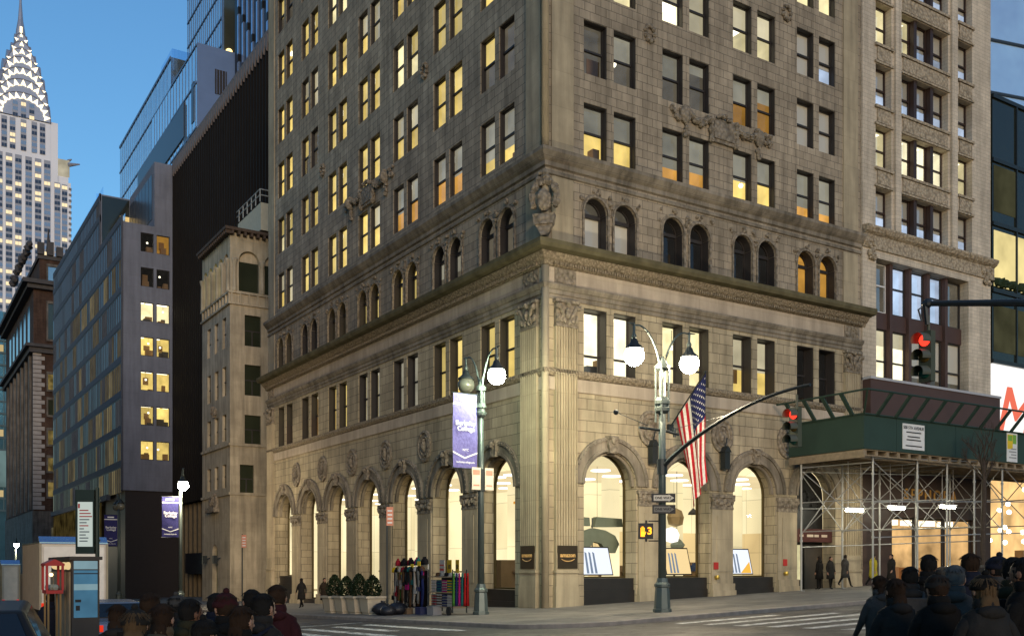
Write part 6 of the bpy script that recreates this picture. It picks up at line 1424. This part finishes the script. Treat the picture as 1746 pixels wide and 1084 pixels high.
# cars
def car(x, y, ang, paint, label, roof=None, group=None, k=1.):
    z0 = g(x, y)-.14; t = thing('parked_car' if roof is None else 'taxi', label, 'car', (x, y, z0), group); F1 = rotF(x, y, z0, ang); F0 = lambda u, d, z: F1(u*k, d*k, z*k)
    def shell(F, prof, w0, w1, mb):
        rows = []
        for u, z, k in prof: rows.append([F(u, -w0-(w1-w0)*k, z), F(u, w0+(w1-w0)*k, z)])
        n = len(prof)
        l = [mb.bm.verts.new(r[0]) for r in rows]; r_ = [mb.bm.verts.new(r[1]) for r in rows]
        mb.bm.faces.new(l); mb.bm.faces.new(r_[::-1])
        for i in range(n): j = (i+1) % n; mb.bm.faces.new((l[i], l[j], r_[j], r_[i]))
    mb = MB(); shell(F0, [(-2.3, .35, 0), (-2.35, .6, 0), (-2.25, .98, 0), (-1.75, 1.05, 0), (-1.25, 1.5, 1), (.35, 1.55, 1), (1.15, 1.08, 0), (2.1, .95, 0), (2.3, .7, 0), (2.3, .35, 0)], .9, .68, mb)
    b = obj('body', mb, paint, t); m_ = b.modifiers.new('soft', 'BEVEL'); m_.width = .06; m_.segments = 3
    gm = plain('dark_car_glass', (.012, .014, .016), .06, 0, .1, 1., .8)
    mb = MB(); shell(F0, [(-1.62, 1.1, 0), (-1.22, 1.45, 1), (.3, 1.49, 1), (1.0, 1.12, 0)], .885, .71, mb); obj('window', mb, gm, t)
    mb = MB(); mb.face([F0(.42, -.62, 1.545), F0(.42, .62, 1.545), F0(1.1, .78, 1.13), F0(1.1, -.78, 1.13)]); obj('windscreen', mb, gm, t); mb = MB(); mb.face([F0(-1.33, -.62, 1.47), F0(-1.33, .62, 1.47), F0(-1.76, .78, 1.1), F0(-1.76, -.78, 1.1)]); obj('rear_window', mb, gm, t)
    for u in (-1.4, 1.4):
        for s in (-1, 1):
            Mx = Matrix.Rotation(ang, 4, 'Z') @ Matrix.Rotation(PI/2, 4, 'X'); mb = MB(); mb.lathe(F0(u, s*.82, .33), [(.2*k, -.1), (.33*k, -.1), (.34*k, 0), (.33*k, .1), (.2*k, .1)], 18, Mx); w = obj('wheel', mb, plain('black_rubber', (.02, .02, .02), .8), t)
            mb = MB(); mb.lathe(F0(u, s*.83, .33), [(.2*k, -.11*k), (.2*k, .11*k)], 12, Mx); obj('rim', mb, galv, w)
    for s in (-1, 1):
        mb = MB(); mb.box(F0, -2.36, -2.28, s*.72-.14, s*.72+.14, .72, .9); obj('tail_light', mb, emit('tail_light_red', (1, .05, .02), .8), t)
        mb = MB(); mb.box(F0, 2.25, 2.32, s*.68-.17, s*.68+.17, .65, .78); obj('headlight', mb, plain('headlight_glass', (.6, .6, .58), .1, 0, .05, 1., .8), t)
    if roof is not None:
        mb = MB(); mb.prism(F0, [(-.35, -.3), (.35, -.3), (.3, .3), (-.3, .3)], 0, 1) if 0 else mb.box(F0, -.7, -.35, -.3, .3, 1.56, 1.76); obj('roof_light', mb, roof, t)
    return t
x, y, _ = at(-75, 12.5); car(x, y, rad(82), plain('dark_taxi_paint', (.014, .012, .010), .5, 0, .05, 1., .3), 'dark car with an amber roof light cut off by the left edge', emit('amber_roof_light', (1, .45, .08), 1.1), None, 1.2)
x, y, _ = at(186, 30); car(x, y, rad(90), plain('grey_car_paint', (.20, .20, .23), .25, .4, .05, 1., .6), 'grey car on the side street behind the bus stop pylon')
x, y, _ = at(1690, 25); car(x, y+.0, 0, plain('charcoal_car_paint', (.03, .03, .032), .25, .4, .05, 1., .6), 'charcoal car on the avenue behind the crowd at the right')
# bare tree before the shed
tx, ty = 22.6, -6.6; tz = g(tx, ty)
TR = thing('bare_tree', 'bare street tree with thin twigs before the green shed', 'tree', (tx, ty, tz)); mb = MB(); rt = random.Random(4)
mb.tube([(tx, ty, tz), (tx-.05, ty, 3), (tx+.05, ty, 5.4), (tx, ty, 7.4)], [.15, .13, .11, .09], 8); obj('trunk', mb, plain('dark_bark', (.06, .045, .035), .9, 0, .3, 6., .2, .5), TR)
mb = MB()
def branch(p, d, l, r, n):
    q = p+d*l; mb.tube([p, p+d*l*.5+Vector((rt.uniform(-.04, .04), rt.uniform(-.04, .04), 0))*l, q], [r, r*.8, r*.6], 5)
    if n > 0:
        for k in range(rt.choice((2, 3))):
            branch(p+d*l*rt.uniform(.45, 1), (d+Vector((rt.uniform(-.6, .6), rt.uniform(-.6, .6), rt.uniform(.1, .5)))).normalized(), l*rt.uniform(.6, .8), r*.6, n-1)
for k in range(9): a = k*2.4; branch(Vector((tx, ty, 6.0+k*.17)), Vector((.6*math.cos(a), .6*math.sin(a), .9)).normalized(), rt.uniform(.7, 1.), .045, 3)
obj('crown', mb, _m['dark_bark'], TR, weld=False)

# ------------------------------------------------------------------ people
skin_m = plain('skin_warm', (.36, .20, .13), .6, 0, .06, 6.); skin_d = plain('skin_deep', (.15, .075, .045), .6, 0, .06, 6.)
def person(x, y, head, h, stride, label, top, legs='black', hair=(.02, .015, .012), sk=None, long=False, coat=False, hood=False, group=None, bag=None, arm=0., hat=None):
    z0 = g(x, y) if (x > -7.5 and y > -11.2) or (x < -20.7 and y > -20.5) else g(x, y)-.14
    k = h/1.75; sk = sk or skin_m
    root = thing('person', label, 'person', (x, y, z0), group)
    ch, sh = math.cos(head), math.sin(head)
    T = lambda p: Vector((x+k*(p[0]*ch-p[1]*sh), y+k*(p[0]*sh+p[1]*ch), z0+k*p[2]))
    a = stride
    J = dict(pel=(0, 0, .95), bel=(0, .01, 1.12), che=(0, .0, 1.33), nec=(0, -.015, 1.48), nck=(0, .015, 1.56))
    R = dict(pel=.145, bel=.14, che=.165, nec=.075, nck=.055)
    E = [('pel', 'bel', 0), ('bel', 'che', 0), ('che', 'nec', 0), ('nec', 'nck', 2)]
    for s, nme in ((-1, 'l'), (1, 'r')):
        ph = a*s; kn = (.095*s, .42*math.sin(ph)+.02, .92-.42*math.cos(ph)); bend = ph-(.75 if ph < 0 else .1)*abs(a)
        an_ = (.095*s, kn[1]+.42*math.sin(bend), kn[2]-.42*math.cos(bend)); an_ = (an_[0], an_[1], max(.07, an_[2]))
        J['hip'+nme] = (.095*s, 0, .92); J['kn'+nme] = kn; J['an'+nme] = an_; J['to'+nme] = (.105*s, an_[1]+.17, max(.035, an_[2]-.05))
        R['hip'+nme] = .105; R['kn'+nme] = .068; R['an'+nme] = .046; R['to'+nme] = .036
        E += [('pel', 'hip'+nme, 1), ('hip'+nme, 'kn'+nme, 1), ('kn'+nme, 'an'+nme, 1), ('an'+nme, 'to'+nme, 3)]
        sw = -ph*.8+arm*(s > 0)
        el = (.235*s, .27*math.sin(sw)-.02, 1.43-.28*math.cos(sw)); f2 = sw+.35+arm*.9*(s > 0)
        wr = (.235*s-.01*s, el[1]+.25*math.sin(f2), el[2]-.25*math.cos(f2))
        J['sh'+nme] = (.175*s, -.01, 1.42); J['el'+nme] = el; J['wr'+nme] = wr
        hd = Vector((0, math.sin(f2+.1), -math.cos(f2+.1))); J['ha'+nme] = tuple(Vector(wr)+hd*.08)
        R['sh'+nme] = .078; R['el'+nme] = .054; R['wr'+nme] = .035; R['ha'+nme] = .036
        E += [('che', 'sh'+nme, 0), ('sh'+nme, 'el'+nme, 0), ('el'+nme, 'wr'+nme, 0), ('wr'+nme, 'ha'+nme, 2)]
    me = bpy.data.meshes.new('person'); bm = bmesh.new(); sk_l = bm.verts.layers.skin.verify(); vv = {}
    for n_, p in J.items():
        v = bm.verts.new(Vector(p)); v[sk_l].radius = (R[n_], R[n_]); v[sk_l].use_root = n_ == 'pel'; vv[n_] = v
    for p, q, _ in E: bm.edges.new((vv[p], vv[q]))
    bm.to_mesh(me); bm.free(); tmp = bpy.data.objects.new('tmp', me); C.objects.link(tmp)
    m1 = tmp.modifiers.new('s', 'SKIN'); m1.branch_smoothing = .6; m2 = tmp.modifiers.new('u', 'SUBSURF'); m2.levels = 1; m2.render_levels = 1
    dg = bpy.context.evaluated_depsgraph_get(); dg.update(); em = bpy.data.meshes.new_from_object(tmp.evaluated_get(dg)); bpy.data.objects.remove(tmp)
    mb = MB(); mb.bm.from_mesh(em); bpy.data.meshes.remove(em)
    segs = [(Vector(J[p]), Vector(J[q]), m) for p, q, m in E]
    for f in mb.bm.faces:
        c = f.calc_center_median(); best = 9
        for p, q, m in segs:
            d = q-p; t = max(0, min(1, (c-p).dot(d)/max(1e-6, d.dot(d)))); l = (p+d*t-c).length
            if l < best: best = l; f.material_index = m
        f.smooth = True
    # head, face, ears, fingers
    mb.m = 2; n0 = len(mb.bm.verts)
    mb.sph((0, .03, 1.655), .105, .76, .92, 1.12, 14); mb.sph((0, .06, 1.585), .062, .85, .9, .8, 10)
    mb.prism(lambda u, d, z: Vector((u, d, z)), [(-.014, 1.63), (.014, 1.63), (.017, 1.61), (-.017, 1.61)], .1, .15)
    for s in (-1, 1): mb.sph((.08*s, .02, 1.65), .026, .5, 1, 1.3, 7)
    for s, nme in ((-1, 'l'), (1, 'r')):
        wr, ha = Vector(J['wr'+nme]), Vector(J['ha'+nme]); d = (ha-wr).normalized(); sd = Vector((0, d.z, -d.y)); sd = sd.normalized()
        for i, ln in enumerate((.068, .078, .074, .058)):
            b0 = ha+sd*(.028-.019*i)-d*.01; curl = Vector((-s*.35, 0, 0))
            mb.tube([b0, b0+d*ln*.5, b0+(d+curl*.5).normalized()*ln*.75, b0+(d+curl).normalized()*ln], [.0095, .009, .008, .006], 6)
        mb.tube([wr+d*.03+sd*.03, wr+d*.06+sd*.055, wr+d*.095+sd*.058], [.012, .011, .007], 6)
    mb.m = 4
    for s in (-1, 1): mb.sph((.033*s, .118, 1.662), .011, 1.2, .6, .8, 6)
    mb.m = 5; mb.sph((0, .118, 1.578), .02, 1.2, .5, .3, 6)
    for v in mb.bm.verts: v.co = T(v.co)
    me = obj('body', mb, [cloth('wear_'+top, WEAR[top]), cloth('wear_'+legs, WEAR[legs]), sk, black_p, plain('eye_dark', (.03, .025, .02), .3), plain('lip', (.25, .08, .07), .6)], root)
    mb = MB(); mb.sph((0, .008, 1.672), .106, .84, .97, 1.10, 18, .05)
    for f in list(mb.bm.faces):
        c = f.calc_center_median()
        if c.y > .055 and c.z < 1.715 or c.z < 1.60: mb.bm.faces.remove(f)
    rs = random.Random(int(x*100)); hl = .16 if long else .07
    for k_ in range(320):
        a_ = rs.uniform(0, 2*PI); e_ = rs.uniform(.05, 1.35); q_ = Vector((.09*math.cos(a_)*math.cos(e_), .010+.104*math.sin(a_)*math.cos(e_), 1.672+.117*math.sin(e_)))
        if q_.y > .075 and e_ < .5: continue
        dn = Vector((-q_.x*.6, -(q_.y-.01)*.5, -1)).normalized() if e_ < .8 else Vector((math.cos(a_), math.sin(a_), -.55-.5*(1.35-e_))).normalized()
        sd_ = Vector((-math.sin(a_), math.cos(a_), 0))*rs.uniform(.004, .008); ln_ = min(hl, .09 if e_ > .6 else 9)*rs.uniform(.6, 1.3)
        o_ = q_+Vector((q_.x, q_.y, 0)).normalized()*rs.uniform(-.002, .005)
        mb.face([o_-sd_, o_+sd_, o_+dn*ln_+sd_*.3, o_+dn*ln_-sd_*.3])
    if long: mb.sph((0, -.055, 1.52), .1, .85, .5, 1.5, 10, .05)
    if hood: mb.sph((0, -.07, 1.5), .11, 1.2, .7, .6, 10, .04)
    for v in list(mb.bm.verts):
        if not v.link_faces: mb.bm.verts.remove(v)
        else: v.co = T(v.co)
    obj('hair', mb, cloth('hair_%d' % int(hair[0]*1000), hair), root, True)
    if hat:
        mb = MB(); mb.sph((0, .018, 1.70), .116, .84, .97, .80, 14, .01)
        for f in list(mb.bm.faces):
            c = f.calc_center_median()
            if c.z < 1.675: mb.bm.faces.remove(f)
        mb.lathe((0, .018, 1.675), [(.094, -.012), (.108, -.01), (.11, .03), (.098, .035)], 14); mb.sph((0, .0, 1.80), .03, n=7)
        for v in list(mb.bm.verts):
            if not v.link_faces: mb.bm.verts.remove(v)
            else: v.co = T(v.co)
        obj('hat', mb, cloth('wear_'+hat, WEAR[hat]), root, True)
    if coat:
        mb = MB(); rows = []
        for zz, rx_, ry_ in ((1.575, .078, .082), (1.52, .095, .09), (1.47, .19, .115), (1.3, .215, .17), (1.05, .19, .165), (.8, .215, .19), (.58, .24, .215), (.57, .22, .19)):
            rows.append([Vector((rx_*(1+.04*math.sin(i*2.4+zz*9))*math.cos(2*PI*i/14), ry_*(1+.05*math.sin(i*3.1+zz*7))*math.sin(2*PI*i/14), zz+.012*math.sin(5*i))) for i in range(14)])
        mb.quads(rows, True)
        mb.lathe((0, -.005, 0), [(.072, 1.50), (.092, 1.50), (.098, 1.555), (.088, 1.595), (.074, 1.60)], 12)
        mb.sph((0, -.085, 1.49), .11, 1.15, .6, .55, 10, .06)
        for v in mb.bm.verts:
            v.co = T(v.co)
        obj('coat', mb, cloth('wear_'+top, WEAR[top]), root, True)
    if bag:
        mb = MB(); F = lambda u, d, z: T((u, d, z)); mb.box(F, -.15, .15, -.34, -.17, 1.05, 1.45); mb.tube([F(-.12, -.2, 1.42), F(-.13, -.02, 1.5), F(-.12, .16, 1.38)], .02*k, 6); mb.tube([F(.12, -.2, 1.42), F(.13, -.02, 1.5), F(.12, .16, 1.38)], .02*k, 6); o = obj('backpack', mb, cloth('wear_'+bag, WEAR[bag]), root)
        m_ = o.modifiers.new('soft', 'BEVEL'); m_.width = .04; m_.segments = 2
WEAR = dict(black=(.010, .009, .008), charcoal=(.021, .019, .017), navy=(.013, .014, .022), brown=(.04, .026, .016), grey=(.05, .046, .042), olive=(.027, .025, .014), silver=(.11, .105, .105), yellow=(.40, .32, .03), wine=(.035, .010, .011), tan=(.09, .062, .036))
hb = dict(br=(.026, .015, .009), bl=(.012, .011, .010), gr=(.09, .085, .08), bd=(.085, .052, .026))
fwd = rad(-32.5)
crowd = [  # column, distance, heading, height, stride, wear, legs, hair, long, hat, bag, label
 (200, 10.2, 2.0, 1.75, .3, 'charcoal', 'black', 'br', 1, None, None, 'long haired person in a charcoal coat at the left end of the near crowd'),
 (230, 7.6, 2.8, 1.76, .25, 'black', 'black', 'bd', 1, 'charcoal', None, 'person in a black coat and charcoal bobble hat at the left of the near crowd'),
 (255, 9.6, .3, 1.86, .35, 'brown', 'black', 'br', 0, None, 'black', 'tall person in a brown coat with a black backpack in the near crowd'),
 (276, 8.2, .9, 1.78, .2, 'tan', 'black', 'br', 1, None, None, 'long haired person in a tan coat between darker coats'),
 (300, 11.4, -.4, 1.80, .3, 'charcoal', 'black', 'bl', 0, 'grey', None, 'person in a grey bobble hat in the near crowd'),
 (322, 8.8, -.2, 1.80, .3, 'olive', 'black', 'bl', 0, None, None, 'person in an olive coat seen from behind'),
 (346, 7.6, -1.2, 1.66, .25, 'silver', 'charcoal', 'bl', 0, 'black', None, 'short person in a silver grey coat and black hat in the near crowd'),
 (368, 10.4, .1, 1.82, .3, 'navy', 'black', 'bl', 0, None, None, 'person in a navy coat walking away behind the silver coat'),
 (386, 8.6, .2, 1.84, .3, 'black', 'black', 'br', 0, 'wine', None, 'person in a wine red bobble hat in the near crowd'),
 (410, 8.0, -1.4, 1.74, .3, 'black', 'black', 'br', 1, None, None, 'long haired person in a black coat walking toward the crosswalk'),
 (430, 10.6, .4, 1.84, .3, 'charcoal', 'black', 'bl', 0, None, None, 'person in a charcoal coat looking down the side street'),
 (447, 8.8, -1.0, 1.82, .35, 'charcoal', 'black', 'bl', 0, None, 'navy', 'person with a navy backpack near the right end of the left crowd'),
 (472, 10.2, .5, 1.88, .35, 'wine', 'black', 'br', 0, None, None, 'person in a dark wine coat at the right end of the left crowd'),
 (1500, 12.6, -1.5, 1.66, .4, 'grey', 'charcoal', 'br', 1, None, None, 'person in a grey coat leading the right crowd toward the corner'),
 (1528, 9.4, -1.3, 1.70, .35, 'charcoal', 'black', 'br', 1, None, None, 'long haired person in a charcoal coat behind the leader of the right crowd'),
 (1552, 11.0, 1.5, 1.78, .35, 'charcoal', 'black', 'bl', 0, None, 'grey', 'person with a grey backpack in the right crowd'),
 (1583, 12.0, -.6, 1.90, .4, 'black', 'black', 'bl', 0, None, None, 'tall person in a black coat in the middle of the right crowd'),
 (1600, 8.6, -.5, 1.74, .3, 'black', 'black', 'br', 0, 'charcoal', None, 'person in a charcoal bobble hat in the right crowd'),
 (1628, 9.4, -.4, 1.80, .3, 'grey', 'black', 'gr', 0, None, None, 'grey haired person in a grey coat in the right crowd'),
 (1655, 10.8, .3, 1.90, .35, 'navy', 'black', 'br', 0, None, None, 'person in a navy coat in the right crowd'),
 (1680, 7.8, -.7, 1.74, .3, 'charcoal', 'black', 'bd', 1, 'black', None, 'person in a charcoal coat and black bobble hat in the right crowd'),
 (1704, 9.8, .2, 1.86, .3, 'grey', 'black', 'bl', 0, 'navy', None, 'person in a navy bobble hat and grey coat in the right crowd'),
 (1728, 8.6, -.2, 1.86, .35, 'olive', 'charcoal', 'bl', 0, None, 'black', 'person in an olive coat with a black backpack near the right edge'),
 (1750, 8.2, .4, 1.86, .3, 'black', 'black', 'bl', 0, None, None, 'person in a black coat cut by the right edge'),
 (86, 19.5, 2.6, 1.72, .2, 'navy', 'black', 'bl', 0, None, None, 'person in a navy coat standing by the red vendor stand'),
]
for px, Y, hd, h, st_, top, lg, hr, lo, ht, bg, lab_ in crowd:
    x, y, _ = at(px, Y); person(x, y, -.57+((hd*7.3) % 1.5)-.75, h, st_, lab_, top, lg, hb[hr], skin_m if hr != 'bl' else random.choice((skin_m, skin_d)), lo, True, bag=bg, group='pedestrians', hat=ht)
far = [(1397, 52.5, 0., 1.74, .0, 'black', 'person in a black coat standing at the arched doorway'), (1416, 52.2, 3.0, 1.7, .1, 'charcoal', 'person in a charcoal coat standing beside the doorway'),
       (1441, 52.5, -1.5, 1.76, .45, 'grey', 'person in grey walking under the shed past the doorway'), (1489, 50, -1.6, 1.74, .45, 'yellow', 'person in a yellow jacket walking under the shed'),
       (514, 56, .1, 1.74, .4, 'charcoal', 'person walking past the sixth side street arch'), (553, 53, 3.1, 1.7, .3, 'brown', 'person in brown walking beyond the planters'), (1520, 47.5, 1.5, 1.7, .4, 'charcoal', 'person in charcoal walking outside the shed poles')]
for px, Y, hd, h, st_, top, lab_ in far:
    x, y, _ = at(px, Y); person(x, y, hd, h, st_, lab_, top, coat=True, group='pedestrians')

# ------------------------------------------------------------------ camera, sky, light
cam = bpy.data.cameras.new('camera'); co = bpy.data.objects.new('camera', cam); C.objects.link(co)
co.location = (CAM[0], CAM[1], CH); co.rotation_euler = (PI/2, 0, rad(-32.48)); cam.sensor_width = 36; cam.lens = 36*CF/1746
cam.shift_y = (HZ-542)/1746; cam.clip_start = .1; cam.clip_end = 5000
bpy.context.scene.camera = co
w = bpy.data.worlds.new('World'); bpy.context.scene.world = w; w.use_nodes = True; n = w.node_tree
sky = n.nodes.new('ShaderNodeTexSky'); sky.sky_type = 'NISHITA'; sky.sun_disc = False
SUN_EL, SUN_ROT = 8, 198
sky.sun_elevation = rad(SUN_EL); sky.sun_rotation = rad(SUN_ROT); sky.air_density = 1.4; sky.dust_density = .1; sky.ozone_density = 5.
bgn = n.nodes['Background']; bgn.inputs['Strength'].default_value = 0.15; L(n, sky.outputs[0], bgn.inputs[0])
sl = bpy.data.lights.new('sun', 'SUN'); sl.energy = 0.8; sl.angle = rad(15); sl.color = (1, .78, .58)
so = bpy.data.objects.new('sun', sl); C.objects.link(so)
so.rotation_euler = (PI/2-rad(SUN_EL), 0, rad(-18))
sc = bpy.context.scene
sc.view_settings.view_transform = 'Standard'; sc.view_settings.look = 'None'; sc.view_settings.gamma = 1; sc.view_settings.exposure = EXPOSURE
sc.render.engine = 'CYCLES'; sc.cycles.use_denoising = True
sc.cycles.max_bounces = 6; sc.cycles.diffuse_bounces = 3; sc.cycles.glossy_bounces = 3; sc.cycles.transparent_max_bounces = 10; sc.cycles.sample_clamp_indirect = 4; sc.cycles.caustics_reflective = False; sc.cycles.caustics_refractive = False
